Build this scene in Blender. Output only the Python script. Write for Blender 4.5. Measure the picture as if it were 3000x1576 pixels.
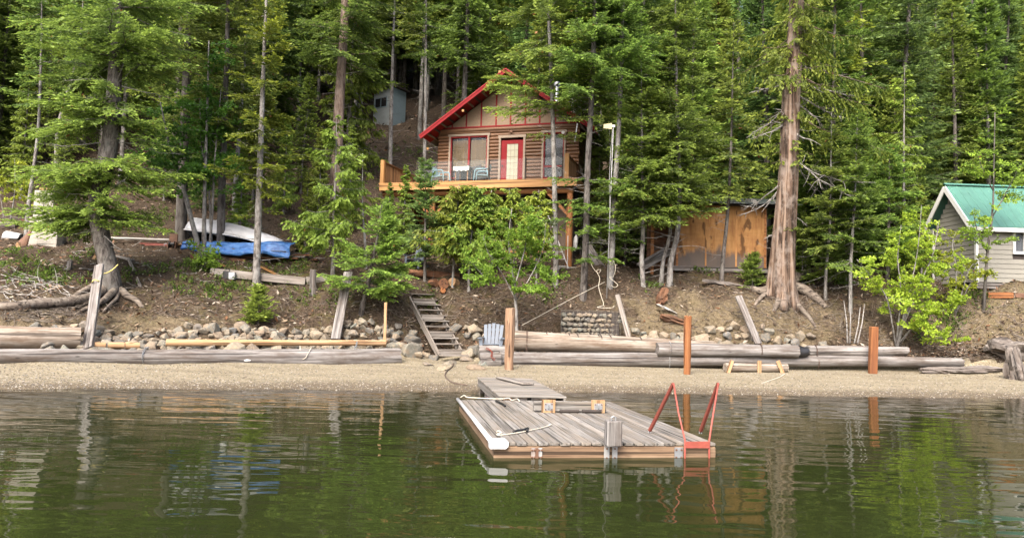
import bpy, bmesh, math, random
import numpy as np
from mathutils import Vector, Matrix
for o in list(bpy.data.objects): bpy.data.objects.remove(o)
scene = bpy.context.scene
COL = scene.collection
# ------------------------------------------------------------------ camera
F, PITCH, ROLL, CAMH = 2168.0, 0.0666, 0.02785, 1.8055      # focal length in photo pixels (3000 wide)
cf = np.array([0, math.cos(PITCH), math.sin(PITCH)]); cr = np.array([1.0, 0, 0]); cu = np.array([0, -math.sin(PITCH), math.cos(PITCH)])
cr, cu = math.cos(ROLL)*cr + math.sin(ROLL)*cu, -math.sin(ROLL)*cr + math.cos(ROLL)*cu
CAM = np.array([0, 0, CAMH])
cd = bpy.data.cameras.new('camera'); cam = bpy.data.objects.new('camera', cd); COL.objects.link(cam)
cd.sensor_width = 36; cd.lens = F/3000*36; cd.clip_end = 600; cd.clip_start = 0.1
cam.matrix_world = Matrix(((cr[0], cu[0], -cf[0], 0), (cr[1], cu[1], -cf[1], 0), (cr[2], cu[2], -cf[2], CAMH), (0, 0, 0, 1)))
scene.camera = cam
# ------------------------------------------------------------------ light
SUN_EL, SUN_AZ = math.radians(48), math.radians(200)     # azimuth clockwise from +Y: behind the camera, a little to the left
w = bpy.data.worlds.new('World'); scene.world = w; w.use_nodes = True
nt = w.node_tree; bg = nt.nodes['Background']; sky = nt.nodes.new('ShaderNodeTexSky')
sky.sky_type = 'NISHITA'; sky.sun_disc = False; sky.sun_elevation = SUN_EL; sky.sun_rotation = SUN_AZ
sky.air_density = 0.7; sky.dust_density = 6.0; sky.ozone_density = 0.6
nt.links.new(sky.outputs[0], bg.inputs[0]); bg.inputs[1].default_value = 0.15
sl = bpy.data.lights.new('sun', 'SUN'); sl.energy = 0.85; sl.angle = math.radians(34); sl.color = (1.0, 0.99, 0.97)
so = bpy.data.objects.new('sun', sl); COL.objects.link(so)
sd = Vector((math.sin(SUN_AZ)*math.cos(SUN_EL), math.cos(SUN_AZ)*math.cos(SUN_EL), math.sin(SUN_EL)))
so.rotation_euler = sd.to_track_quat('Z', 'Y').to_euler(); so.location = sd*80
vs = scene.view_settings; vs.view_transform = 'Standard'; vs.look = 'None'; vs.gamma = 1; vs.exposure = 2.2
scene.render.engine = 'CYCLES'
try:
    scene.cycles.max_bounces = 8; scene.cycles.transparent_max_bounces = 12
    scene.cycles.caustics_reflective = False; scene.cycles.caustics_refractive = False
except Exception: pass
# ------------------------------------------------------------------ photo pixel -> direction
def ray(px, py):
    d = cf + (px-1500)/F*cr + (788-py)/F*cu
    return d/d[1]
def P(px, py, Y): return CAM + ray(px, py)*Y                      # point on that pixel's ray at distance Y
def on_plane(px, py, o, n):
    d = ray(px, py); return CAM + d*(((o-CAM)@n)/(d@n))
def proj(p):
    d = np.asarray(p)-CAM; z = d@cf
    return 1500+F*(d@cr)/z, 788-F*(d@cu)/z
# ------------------------------------------------------------------ value noise
def _h(i, j, s):
    n = (i.astype(np.int64)*374761393 + j.astype(np.int64)*668265263 + s*1442695041) & 0x7fffffff
    n = ((n ^ (n >> 13))*1274126177) & 0x7fffffff
    return ((n ^ (n >> 16)) & 0xffff)/65535.0
def vnoise(x, y, s=0):
    x = np.asarray(x, float); y = np.asarray(y, float)
    i = np.floor(x); j = np.floor(y); u = x-i; v = y-j; u = u*u*(3-2*u); v = v*v*(3-2*v)
    return (_h(i, j, s)*(1-u)+_h(i+1, j, s)*u)*(1-v) + (_h(i, j+1, s)*(1-u)+_h(i+1, j+1, s)*u)*v
def fbm(x, y, s=0, o=4):
    r = 0; a = 0.5
    for k in range(o): r = r + a*(vnoise(np.asarray(x)*2**k, np.asarray(y)*2**k, s+k)-0.5); a *= 0.5
    return r*2
# ------------------------------------------------------------------ ground heights: columns by bearing (photo x), (distance, height)
COLS = {
 -500: [(8,-1.9),(14.6,0),(17,.3),(18.6,.5),(19.6,1.1),(21,2.0),(23.5,3.0),(28,4.3),(34,6.8),(45,12.3),(60,21),(110,50)],
 0:    [(8,-2.0),(15.9,0),(18.8,.32),(19.7,.5),(20.8,1.15),(21.9,2.0),(24,2.9),(28,4.06),(34,6.5),(45,12),(60,20.5),(110,49)],
 500:  [(8,-2.0),(16.9,0),(20.9,.32),(21.9,.55),(23.0,1.45),(24.2,2.1),(26.5,3.2),(30,4.4),(35,7.0),(45,12.2),(60,20.8),(110,49)],
 1000: [(8,-2.0),(17.7,0),(23.3,.32),(24.1,.6),(25.1,1.6),(26,2.4),(27.5,3.35),(30,4.5),(35,7.4),(42,10.9),(50,14.8),(110,48)],
 1300: [(8,-2.0),(18.1,0),(24.9,.34),(25.5,.55),(26.4,1.5),(27.9,2.7),(29.2,3.6),(31.5,4.35),(35.5,5.2),(37.5,7.5),(45,12),(110,48)],
 1600: [(8,-2.0),(18.5,0),(24.8,.34),(25.8,.6),(26.7,1.6),(28.0,2.8),(29.5,3.8),(31.5,4.25),(36,5.2),(38.5,7.5),(45,11.5),(110,47)],
 2000: [(8,-2.0),(19.2,0),(25.2,.34),(26.0,.6),(26.9,1.6),(28.0,2.95),(29.6,3.9),(33.5,4.2),(35,5.5),(45,11),(110,46)],
 2400: [(8,-2.0),(19.6,0),(25.6,.34),(26.4,.7),(27.3,1.7),(28.3,2.75),(30,3.5),(34,4.8),(45,10.6),(110,45)],
 2700: [(8,-2.0),(20.0,0),(26.0,.34),(26.8,1.0),(27.9,2.5),(28.8,3.2),(31,3.9),(34,4.9),(45,10.4),(110,44)],
 3000: [(8,-2.0),(20.5,0),(25.4,.36),(26.0,.9),(27.0,2.4),(27.9,3.45),(28.4,3.6),(32,3.8),(36,5.5),(45,10.2),(110,44)],
 3500: [(8,-2.0),(21.5,0),(25.6,.36),(26.3,.9),(27.3,2.4),(28.2,3.45),(29,3.6),(33,3.9),(36,5.5),(45,10.2),(110,44)],
}
CU = np.array(sorted(COLS)); SHORE = np.array([COLS[c][1][0] for c in CU]); BANK0 = np.array([COLS[c][2][0] for c in CU])
def bearing(x, y): return 1500+F*np.asarray(x, float)/np.maximum(np.asarray(y, float), 4)
def H0(x, y):
    x = np.asarray(x, float); y = np.asarray(y, float); u = np.clip(bearing(x, y), CU[0], CU[-1])
    Z = np.stack([np.interp(y, [q[0] for q in COLS[c]], [q[1] for q in COLS[c]]) for c in CU])
    k = np.clip(np.searchsorted(CU, u)-1, 0, len(CU)-2); f = (u-CU[k])/(CU[k+1]-CU[k]); f = f*f*(3-2*f)
    idx = np.arange(Z[0].size); Zf = Z.reshape(len(CU), -1); kf = k.ravel(); ff = f.ravel()
    return (Zf[kf, idx]*(1-ff)+Zf[kf+1, idx]*ff).reshape(x.shape)
def shore_y(x, y): return np.interp(bearing(x, y), CU, SHORE)
def bank_y(x, y): return np.interp(bearing(x, y), CU, BANK0)
def H(x, y):
    x = np.asarray(x, float); y = np.asarray(y, float)
    z = H0(x, y); b = y-bank_y(x, y)
    m = np.clip((b-0.4)/1.2, 0, 1)
    n = fbm(x*.55, y*.55, 3, 4)*.42 + fbm(x*2.0, y*2.0, 9, 3)*.24
    sx_, sy_ = x+2.12, y-25.25; al = np.clip((sx_*-.458+sy_*.889)/2.92, 0, 1.02); dd = np.hypot(sx_+1.34*al, sy_-2.6*al)   # the stair cutting
    z = z-.42*np.clip(1.6-dd/.62, 0, 1)*np.clip(al*6, 0, 1)*np.clip((1.02-al)*8, 0, 1)
    return z + m*n*np.clip(1-(b-6)/8, .55, 1) + (1-m)*fbm(x*.5, y*.5, 5, 3)*.04*np.clip((y-shore_y(x, y)+.5)/2, 0, 1)
def h(x, y): return float(H(np.array([x]), np.array([y]))[0])
def G(px, py, y0=10, y1=110):
    """where that pixel's ray meets the ground"""
    ys = np.linspace(y0, y1, 2500); d = ray(px, py); pts = CAM+ys[:, None]*d
    s = pts[:, 2]-H(pts[:, 0], pts[:, 1]); k = np.nonzero(s < 0)[0]
    return pts[k[0]] if len(k) else pts[-1]
def on_ground(px, Y, dz=0.0):
    """ground point at photo column px and distance Y"""
    z = 3.0
    for _ in range(6):
        # find x so that the point projects on column px
        x = (px-1500)/F*Y
        for _ in range(4):
            q, _r = proj((x, Y, z)); x += (px-q)/F*Y
        z = h(x, Y)
    return np.array([x, Y, z+dz])
# ------------------------------------------------------------------ object helpers
LOCAL = {}
def link(o): COL.objects.link(o); return o
def tag(o, label=None, cat=None, group=None, kind=None):
    if label: o['label'] = label
    if cat: o['category'] = cat
    if group: o['group'] = group
    if kind: o['kind'] = kind
    return o
def thing(name, label, cat, loc=(0, 0, 0), rotz=0, group=None, mat=None):
    o = bpy.data.objects.new(name, None); link(o); o.empty_display_size = .3
    M = mat if mat is not None else Matrix.Translation(Vector(loc)) @ Matrix.Rotation(rotz, 4, 'Z')
    o.matrix_world = M; LOCAL[o.name] = M.copy()
    return tag(o, label, cat, group)
def setpar(o, par, local=False):
    """parts are given in world coordinates unless local"""
    if par is None: return o
    o.parent = par
    M = LOCAL.get(par.name)
    if not local and M is not None: o.matrix_parent_inverse = M.inverted()
    LOCAL[o.name] = (M if (local and M is not None) else Matrix.Identity(4)) @ o.matrix_basis
    return o
class MB:
    def __init__(s): s.v = []; s.f = []
    def add(s, vs, fs):
        n = len(s.v); s.v += [tuple(map(float, q)) for q in vs]; s.f += [tuple(i+n for i in f) for f in fs]; return s
    def box(s, lo, hi, M=None, jit=0):
        x0, y0, z0 = lo; x1, y1, z1 = hi
        vs = [Vector(q) for q in ((x0,y0,z0),(x1,y0,z0),(x1,y1,z0),(x0,y1,z0),(x0,y0,z1),(x1,y0,z1),(x1,y1,z1),(x0,y1,z1))]
        if jit: vs = [q+Vector((random.uniform(-jit, jit) for _ in range(3))) for q in vs]
        if M is not None: vs = [M@q for q in vs]
        return s.add(vs, [(3,2,1,0),(4,5,6,7),(0,1,5,4),(1,2,6,5),(2,3,7,6),(3,0,4,7)])
    def beam(s, p, q, w, hgt, up=(0, 0, 1)):
        L, M = frame(p, q, up); return s.box((0, -w/2, -hgt/2), (L, w/2, hgt/2), M)
    def tube(s, pts, rad, n=8, cap=True, jit=0, rng=random):
        pts = [Vector(q) for q in pts]; rad = [rad]*len(pts) if np.isscalar(rad) else list(rad)
        vs = []; fs = []; prev = None
        for i, p in enumerate(pts):
            t = (pts[min(i+1, len(pts)-1)]-pts[max(i-1, 0)]).normalized()
            if prev is None:
                a = Vector((0, 0, 1)) if abs(t.z) < .9 else Vector((1, 0, 0)); e = t.cross(a).normalized()
            else:
                e = (prev-t*prev.dot(t)).normalized()
            prev = e; b = t.cross(e)
            for k in range(n):
                a = 2*math.pi*k/n; r = rad[i]*(1+(rng.uniform(-jit, jit) if jit else 0)); vs.append(p+(e*math.cos(a)+b*math.sin(a))*r)
        for i in range(len(pts)-1):
            for k in range(n): fs.append((i*n+k, i*n+(k+1) % n, (i+1)*n+(k+1) % n, (i+1)*n+k))
        if cap: fs += [tuple(range(n))[::-1], tuple((len(pts)-1)*n+k for k in range(n))]
        return s.add(vs, fs)
    def lathe(s, prof, n=16, M=None):
        vs = []; fs = []
        for r, z in prof:
            for k in range(n): vs.append(Vector((r*math.cos(2*math.pi*k/n), r*math.sin(2*math.pi*k/n), z)))
        for i in range(len(prof)-1):
            for k in range(n): fs.append((i*n+k, i*n+(k+1) % n, (i+1)*n+(k+1) % n, (i+1)*n+k))
        fs += [tuple(range(n))[::-1], tuple((len(prof)-1)*n+k for k in range(n))]
        if M is not None: vs = [M@q for q in vs]
        return s.add(vs, fs)
    def prism(s, poly, d, M=None):
        """polygon in local xz pushed along y by d"""
        n = len(poly); vs = [Vector((a, 0, b)) for a, b in poly]+[Vector((a, d, b)) for a, b in poly]
        fs = [tuple(range(n)), tuple(range(2*n-1, n-1, -1))]+[((k+1) % n, k, k+n, (k+1) % n+n) for k in range(n)]
        if M is not None: vs = [M@q for q in vs]
        return s.add(vs, fs)
    def mesh(s, name, mat=None, smooth=False, ang=None):
        m = bpy.data.meshes.new(name); m.from_pydata(s.v, [], s.f)
        if mat: m.materials.append(mat)
        if smooth: m.polygons.foreach_set('use_smooth', [True]*len(m.polygons))
        m.update(); return m
    def build(s, name, mat, par=None, smooth=False, local=False, M=None):
        o = bpy.data.objects.new(name, s.mesh(name, mat, smooth)); link(o)
        if M is not None: o.matrix_basis = M
        if smooth == 2: edge_split(o)
        if par is None: LOCAL[o.name] = o.matrix_basis.copy()
        return setpar(o, par, local)
def edge_split(o, deg=40):
    bm = bmesh.new(); bm.from_mesh(o.data)
    for e in bm.edges:
        if len(e.link_faces) == 2 and e.calc_face_angle(0) > math.radians(deg): e.smooth = False
    bm.to_mesh(o.data); bm.free()
def frame(p, q, up=(0, 0, 1)):
    p = Vector(p); q = Vector(q); x = (q-p); L = x.length; x.normalize(); up = Vector(up)
    if abs(x.dot(up)) > .97: up = Vector((0, 1, 0))
    y = up.cross(x).normalized(); z = x.cross(y)
    return L, Matrix(((x.x, y.x, z.x, p.x), (x.y, y.y, z.y, p.y), (x.z, y.z, z.z, p.z), (0, 0, 0, 1)))
def plank(name, p, q, w, hgt, mat, par=None, up=(0, 0, 1), local=False, jit=.003, segs=1, cham=0):
    """a sawn piece from p to q, grain along local x"""
    L, M = frame(p, q, up); mb = MB()
    if cham:
        a = w/2; b = hgt/2; c = cham
        ring = [(-a+c, -b), (a-c, -b), (a, -b+c), (a, b-c), (a-c, b), (-a+c, b), (-a, b-c), (-a, -b+c)]
        xs = [0, c]+[L*k/(segs+1) for k in range(1, segs+1)]+[L-c, L]
        vs = []; fs = []
        for i, x in enumerate(xs):
            sc = 1-2*c/min(w, hgt)*.6 if i in (0, len(xs)-1) else 1
            for yy, zz in ring: vs.append((x, yy*sc+random.uniform(-jit, jit), zz*sc+random.uniform(-jit, jit)))
        for i in range(len(xs)-1):
            for k in range(8): fs.append((i*8+k, i*8+(k+1) % 8, (i+1)*8+(k+1) % 8, (i+1)*8+k))
        fs += [tuple(range(8))[::-1], tuple((len(xs)-1)*8+k for k in range(8))]
        fs = [f[::-1] for f in fs]
        mb.add(vs, fs)
    else: mb.box((0, -w/2, -hgt/2), (L, w/2, hgt/2), jit=jit)
    return mb.build(name, mat, par, local=local, M=M)
def log(name, p, q, r0, r1, mat, par=None, n=14, segs=14, wob=.05, bend=.0, local=False, seed=0, ragged=0):
    """a round log, grain along local x"""
    L, M = frame(p, q); rg = random.Random(seed*7+len(name)); mb = MB(); vs = []; fs = []
    ph = [rg.uniform(0, 6) for _ in range(6)]
    for i in range(segs+1):
        f = i/segs; x = L*f; r = r0+(r1-r0)*f
        cy = bend*math.sin(f*3.1+ph[0])*.6; cz = bend*math.sin(f*2.3+ph[1])
        for k in range(n):
            a = 2*math.pi*k/n
            rr = r*(1+wob*math.sin(a*2+ph[2]+f*4)+wob*.6*math.sin(a*3+ph[3]-f*9)+wob*.5*math.sin(f*23+ph[4]+a)+rg.uniform(-.012, .012))
            xx = x+(rg.uniform(-ragged, ragged) if i in (0, segs) else 0)
            vs.append((xx, cy+rr*math.cos(a), cz+rr*math.sin(a)))
    for i in range(segs):
        for k in range(n): fs.append((i*n+k, (i+1)*n+k, (i+1)*n+(k+1) % n, i*n+(k+1) % n))
    fs = [f[::-1] for f in fs]
    c0 = len(vs); vs.append((-.01, 0, 0)); vs.append((L+.01, 0, 0))
    for k in range(n): fs.append((c0, (k+1) % n, k)); fs.append((c0+1, segs*n+k, segs*n+(k+1) % n))
    mb.add(vs, fs); return mb.build(name, mat, par, smooth=2, local=local, M=M)
def np_mesh(name, V, Q, mat, col=None, smooth=False):
    m = bpy.data.meshes.new(name); V = np.ascontiguousarray(V, np.float32); Q = np.ascontiguousarray(Q, np.int32)
    k = Q.shape[1]
    m.vertices.add(len(V)); m.vertices.foreach_set('co', V.ravel())
    m.loops.add(Q.size); m.loops.foreach_set('vertex_index', Q.ravel())
    m.polygons.add(len(Q)); m.polygons.foreach_set('loop_start', np.arange(0, Q.size, k, dtype=np.int32))
    m.polygons.foreach_set('use_smooth', np.full(len(Q), smooth))
    if col is not None:
        a = m.attributes.new('Col', 'FLOAT_COLOR', 'POINT'); c = np.ones((len(V), 4), np.float32); c[:, :col.shape[1]] = col; a.data.foreach_set('color', c.ravel())
    m.materials.append(mat); m.update(calc_edges=True); return m
# ------------------------------------------------------------------ materials
MATS = {}
def newmat(name):
    m = bpy.data.materials.new(name); m.use_nodes = True; nt = m.node_tree; b = nt.nodes['Principled BSDF']
    MATS[name] = m; return m, nt, b
def nd(nt, typ, **kw):
    n = nt.nodes.new(typ)
    for k, v in kw.items():
        if k.startswith('i_'): n.inputs[k[2:].replace('_', ' ')].default_value = v
        else: setattr(n, k, v)
    return n
def ramp(nt, stops, interp='LINEAR'):
    r = nt.nodes.new('ShaderNodeValToRGB'); e = r.color_ramp.elements; r.color_ramp.interpolation = interp
    while len(e) < len(stops): e.new(.5)
    for k, (p, c) in enumerate(stops): e[k].position = p; e[k].color = (*c, 1) if len(c) == 3 else c
    return r
def mixc(nt, fac, a, b, mode='MIX'):
    n = nt.nodes.new('ShaderNodeMix'); n.data_type = 'RGBA'; n.blend_type = mode
    for s, v in ((n.inputs[0], fac), (n.inputs[6], a), (n.inputs[7], b)):
        if hasattr(v, 'links') or isinstance(v, bpy.types.NodeSocket): nt.links.new(v, s)
        else: s.default_value = (*v, 1) if isinstance(v, tuple) and len(v) == 3 else v
    return n.outputs[2]
def objco(nt, scale=(1, 1, 1), rnd=True):
    tc = nt.nodes.new('ShaderNodeTexCoord'); mp = nt.nodes.new('ShaderNodeMapping'); mp.inputs['Scale'].default_value = scale
    nt.links.new(tc.outputs['Object'], mp.inputs['Vector'])
    if rnd:
        oi = nt.nodes.new('ShaderNodeObjectInfo'); mu = nt.nodes.new('ShaderNodeMath'); mu.operation = 'MULTIPLY'; mu.inputs[1].default_value = 61.7
        nt.links.new(oi.outputs['Random'], mu.inputs[0]); nt.links.new(mu.outputs[0], mp.inputs['Location'])
    return mp.outputs[0]
def bump(nt, b, height, strength=.3, dist=.02):
    n = nt.nodes.new('ShaderNodeBump'); n.inputs['Strength'].default_value = strength; n.inputs['Distance'].default_value = dist
    nt.links.new(height, n.inputs['Height']); nt.links.new(n.outputs[0], b.inputs['Normal'])
def wood(name, cols, grain=(1.2, 26, 26), big=1.3, rough=.85, bs=.5, var=.25, stain=None, stainamt=.5, knots=0.0, crack=.85):
    m, nt, b = newmat(name); L = nt.links.new; cols = [tuple(q*.68 for q in c) for c in cols]; stain = tuple(q*.68 for q in stain) if stain else None
    v = objco(nt, grain); n1 = nd(nt, 'ShaderNodeTexNoise', i_Scale=1.0, i_Detail=6, i_Roughness=.65, i_Distortion=.4); L(v, n1.inputs['Vector'])
    r = ramp(nt, [(.3+.4*k/(len(cols)-1), c) for k, c in enumerate(cols)]); L(n1.outputs['Fac'], r.inputs[0]); c = r.outputs[0]
    if stain:
        v2 = objco(nt, (big*.5, big*2, big*2)); n2 = nd(nt, 'ShaderNodeTexNoise', i_Scale=1.0, i_Detail=5, i_Roughness=.7); L(v2, n2.inputs['Vector'])
        r2 = ramp(nt, [(.42, (0, 0, 0)), (.68, (stainamt,)*3)]); L(n2.outputs['Fac'], r2.inputs[0]); c = mixc(nt, r2.outputs[0], c, stain)
    if knots:
        v3 = objco(nt, (1.6, 5, 5)); n3 = nd(nt, 'ShaderNodeTexVoronoi', i_Scale=1.0); L(v3, n3.inputs['Vector'])
        r3 = ramp(nt, [(.05, (knots,)*3), (.13, (0, 0, 0))]); L(n3.outputs['Distance'], r3.inputs[0]); c = mixc(nt, r3.outputs[0], c, tuple(q*.35 for q in cols[0]))
    if crack:
        v4 = objco(nt, (grain[0]*.45, grain[1]*1.5, grain[2]*1.5)); n4 = nd(nt, 'ShaderNodeTexNoise', i_Scale=1.0, i_Detail=3.0, i_Roughness=.5); L(v4, n4.inputs['Vector'])
        r4 = ramp(nt, [(.36, (crack,)*3), (.43, (0, 0, 0))]); L(n4.outputs['Fac'], r4.inputs[0]); c = mixc(nt, r4.outputs[0], c, tuple(q*.30 for q in cols[0]))
    oi = nt.nodes.new('ShaderNodeObjectInfo'); hs = nt.nodes.new('ShaderNodeHueSaturation'); mr = nd(nt, 'ShaderNodeMapRange'); mr.inputs['To Min'].default_value = 1-var; mr.inputs['To Max'].default_value = 1+var
    L(oi.outputs['Random'], mr.inputs[0]); L(mr.outputs[0], hs.inputs['Value']); L(c, hs.inputs['Color']); L(hs.outputs[0], b.inputs['Base Color'])
    b.inputs['Roughness'].default_value = rough; b.inputs['Specular IOR Level'].default_value = .25
    bump(nt, b, n1.outputs['Fac'], bs, .012); return m
def plain(name, col, rough=.6, metal=0, nscale=6, namt=.25, bs=.1, var=.05, spec=.4, dirt=None, dirtamt=.5):
    m, nt, b = newmat(name); L = nt.links.new; col = tuple(q*.70 for q in col); dirt = tuple(q*.70 for q in dirt) if dirt else None
    v = objco(nt, (1, 1, 1)); n1 = nd(nt, 'ShaderNodeTexNoise', i_Scale=float(nscale), i_Detail=6, i_Roughness=.65); L(v, n1.inputs['Vector'])
    r = ramp(nt, [(.25, tuple(max(0, q*(1-namt)) for q in col)), (.75, tuple(q*(1+namt*.6) for q in col))]); L(n1.outputs['Fac'], r.inputs[0]); c = r.outputs[0]
    if dirt:
        n2 = nd(nt, 'ShaderNodeTexNoise', i_Scale=nscale*.35, i_Detail=7, i_Roughness=.7); L(v, n2.inputs['Vector'])
        r2 = ramp(nt, [(.48, (0, 0, 0)), (.7, (dirtamt,)*3)]); L(n2.outputs['Fac'], r2.inputs[0]); c = mixc(nt, r2.outputs[0], c, dirt)
    oi = nt.nodes.new('ShaderNodeObjectInfo'); hs = nt.nodes.new('ShaderNodeHueSaturation'); mr = nd(nt, 'ShaderNodeMapRange'); mr.inputs['To Min'].default_value = 1-var; mr.inputs['To Max'].default_value = 1+var
    L(oi.outputs['Random'], mr.inputs[0]); L(mr.outputs[0], hs.inputs['Value']); L(c, hs.inputs['Color']); L(hs.outputs[0], b.inputs['Base Color'])
    b.inputs['Roughness'].default_value = rough; b.inputs['Metallic'].default_value = metal; b.inputs['Specular IOR Level'].default_value = spec
    if bs: bump(nt, b, n1.outputs['Fac'], bs, .01)
    return m
M_GREY = wood('weathered_grey_log', [(.075,.065,.058),(.22,.205,.19),(.36,.345,.325)], (.45,13,13), big=1.8, stain=(.085,.06,.042), stainamt=.85, bs=.7, var=.12, knots=.7)
M_PALE = wood('pale_dry_log', [(.14,.105,.075),(.32,.27,.215),(.46,.415,.355)], (.45,12,12), big=1.8, stain=(.14,.085,.05), stainamt=.8, bs=.7, var=.1, knots=.7)
M_PEEL = wood('peeled_fresh_log', [(.27,.15,.07),(.42,.265,.14),(.52,.36,.21)], (.6,9,9), stain=(.33,.19,.10), stainamt=.45, bs=.4, var=.1, knots=.8)
M_PLANK = wood('grey_deck_plank', [(.085,.078,.068),(.20,.188,.168),(.30,.285,.26)], (.9,22,22), stain=(.20,.16,.115), stainamt=.8, bs=.5, var=.2, knots=.5)
M_STEP = wood('grey_stair_plank', [(.15,.13,.11),(.27,.245,.215),(.37,.34,.30)], (.9,22,22), stain=(.17,.125,.09), stainamt=.5, bs=.5, var=.12)
M_FASCIA = wood('brown_float_timber', [(.11,.07,.04),(.27,.18,.11),(.39,.29,.195)], (.5,12,12), stain=(.10,.055,.03), stainamt=.7, bs=.6, var=.08, knots=.6)
M_CEDARPOST = wood('orange_cedar_post', [(.13,.042,.016),(.30,.12,.042),(.41,.205,.09)], (.6,14,14), stain=(.17,.065,.03), stainamt=.6, bs=.6, var=.12)
M_TANPOST = wood('tan_peeled_post', [(.13,.07,.04),(.33,.205,.125),(.45,.32,.215)], (.5,16,16), stain=(.20,.11,.06), stainamt=.5, bs=.8, var=.08)
M_STAIN = wood('honey_stained_timber', [(.31,.15,.048),(.44,.23,.08),(.52,.29,.115)], (.5,10,10), rough=.6, bs=.25, var=.06, knots=.5)
M_RAIL = wood('brown_stained_baluster', [(.15,.075,.03),(.25,.13,.055),(.32,.18,.08)], (.8,14,14), rough=.65, bs=.3, var=.15)
M_POST = wood('red_brown_deck_post', [(.20,.075,.025),(.34,.145,.05),(.42,.20,.08)], (.6,12,12), rough=.65, bs=.4, var=.08)
M_CLOG = wood('cabin_log_stain', [(.088,.040,.018),(.15,.072,.032),(.205,.104,.049)], (.6,9,9), rough=.55, bs=.4, var=.13, crack=.3, stain=(.10,.065,.045), stainamt=.5)
M_PLY = wood('orange_plywood', [(.36,.165,.05),(.50,.255,.09),(.56,.31,.13)], (9,9,1.2), rough=.7, bs=.25, var=.06, stain=(.30,.13,.05), stainamt=.5, knots=.4)
M_PLYGREY = wood('weathered_bottom_plywood', [(.10,.085,.075),(.17,.145,.125),(.24,.20,.17)], (9,9,1.2), bs=.4, var=.1, stain=(.06,.045,.04), stainamt=.6)
def plyw():
    # plywood whose foot has greyed from splashing: a ragged stain low on the sheet
    m = wood('orange_plywood_greyed_foot', [(.30,.135,.04),(.44,.225,.078),(.50,.28,.115)], (7,7,1.0), rough=.75, bs=.3, var=.05, stain=(.25,.11,.04), stainamt=.6, knots=.5)
    nt = m.node_tree; L = nt.links.new; b = nt.nodes['Principled BSDF']; src = b.inputs['Base Color'].links[0].from_socket
    tc = nt.nodes.new('ShaderNodeTexCoord'); sx = nt.nodes.new('ShaderNodeSeparateXYZ'); L(tc.outputs['Object'], sx.inputs[0])
    mp = nt.nodes.new('ShaderNodeMapping'); mp.inputs['Scale'].default_value = (1.1, 1, .35); L(tc.outputs['Object'], mp.inputs[0]); n = nd(nt, 'ShaderNodeTexNoise', i_Scale=1.6, i_Detail=8.0, i_Roughness=.7); L(mp.outputs[0], n.inputs['Vector'])
    ma = nd(nt, 'ShaderNodeMath', operation='MULTIPLY_ADD'); L(n.outputs['Fac'], ma.inputs[0]); ma.inputs[1].default_value = -1.9; L(sx.outputs[2], ma.inputs[2])
    mr = nd(nt, 'ShaderNodeMapRange'); mr.inputs['From Min'].default_value = -.42; mr.inputs['From Max'].default_value = -.12; mr.inputs['To Min'].default_value = .93; mr.inputs['To Max'].default_value = 0; L(ma.outputs[0], mr.inputs[0])
    L(mixc(nt, mr.outputs[0], src, (.085,.072,.063)), b.inputs['Base Color']); return m
M_PLYW = plyw()
M_BROWNPLY = plain('brown_painted_panel', (.155,.108,.075), .75, nscale=2.5, namt=.2, bs=.15, dirt=(.09,.06,.042), dirtamt=.4)
M_TAN = plain('tan_stucco_panel', (.245,.175,.115), .9, nscale=14, namt=.2, bs=.4, dirt=(.18,.13,.085), dirtamt=.4)
M_TRIMTAN = plain('taupe_trim', (.235,.18,.13), .7, nscale=5, namt=.15)
M_RED = plain('red_paint', (.205,.013,.016), .75, spec=.15, nscale=5, namt=.18, dirt=(.24,.03,.025), dirtamt=.4)
M_REDMETAL = plain('red_metal_edge', (.26,.015,.017), .6, spec=.2, nscale=5, namt=.15)
M_RUSTRED = plain('rusty_red_steel', (.20,.042,.026), .7, nscale=18, namt=.35, bs=.3, dirt=(.13,.04,.02), dirtamt=.7)
M_REDDISH = plain('faded_red_steel', (.34,.075,.052), .6, nscale=18, namt=.25, dirt=(.25,.06,.03), dirtamt=.6)
M_BLACK = plain('black_plastic', (.012,.012,.013), .45, nscale=9, namt=.2)
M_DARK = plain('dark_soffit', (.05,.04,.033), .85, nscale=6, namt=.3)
M_WHITE = plain('white_paint', (.74,.74,.71), .5, nscale=4, namt=.08, dirt=(.42,.40,.36), dirtamt=.35)
M_MAST = plain('mast_grey', (.42,.42,.41), .6)
M_WHITEPL = plain('white_plastic', (.66,.66,.65), .4, nscale=5, namt=.06, dirt=(.5,.49,.45), dirtamt=.4)
M_GALV = plain('galvanised_steel', (.42,.44,.45), .45, metal=.7, nscale=12, namt=.25, dirt=(.33,.31,.28), dirtamt=.5)
M_GALVR = plain('galvanised_rusty', (.40,.40,.385), .6, metal=.35, nscale=10, namt=.25, dirt=(.28,.12,.05), dirtamt=.9)
M_ALU = plain('aluminium', (.60,.60,.60), .55, metal=.35, nscale=3, namt=.18, dirt=(.36,.35,.33), dirtamt=.5)
M_METALROOF = plain('grey_metal_roof', (.16,.175,.19), .4, metal=.4, nscale=4, namt=.2, dirt=(.12,.09,.065), dirtamt=.5)
M_GREENROOF = plain('green_metal_roof', (.085,.22,.165), .38, metal=.1, nscale=3, namt=.15, dirt=(.06,.13,.10), dirtamt=.5)
M_SIDING = plain('grey_green_siding', (.255,.245,.205), .7, nscale=5, namt=.08, bs=.15, var=.05)
M_OUTH = plain('pale_grey_paint', (.30,.335,.335), .7, nscale=4, namt=.12, dirt=(.2,.21,.2), dirtamt=.4)
M_OUTHB = plain('blue_grey_paint', (.20,.27,.30), .7, nscale=4, namt=.12)
M_BLUEGREY = plain('blue_grey_chair_paint', (.115,.14,.175), .6, nscale=7, namt=.12, var=.05)
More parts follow.
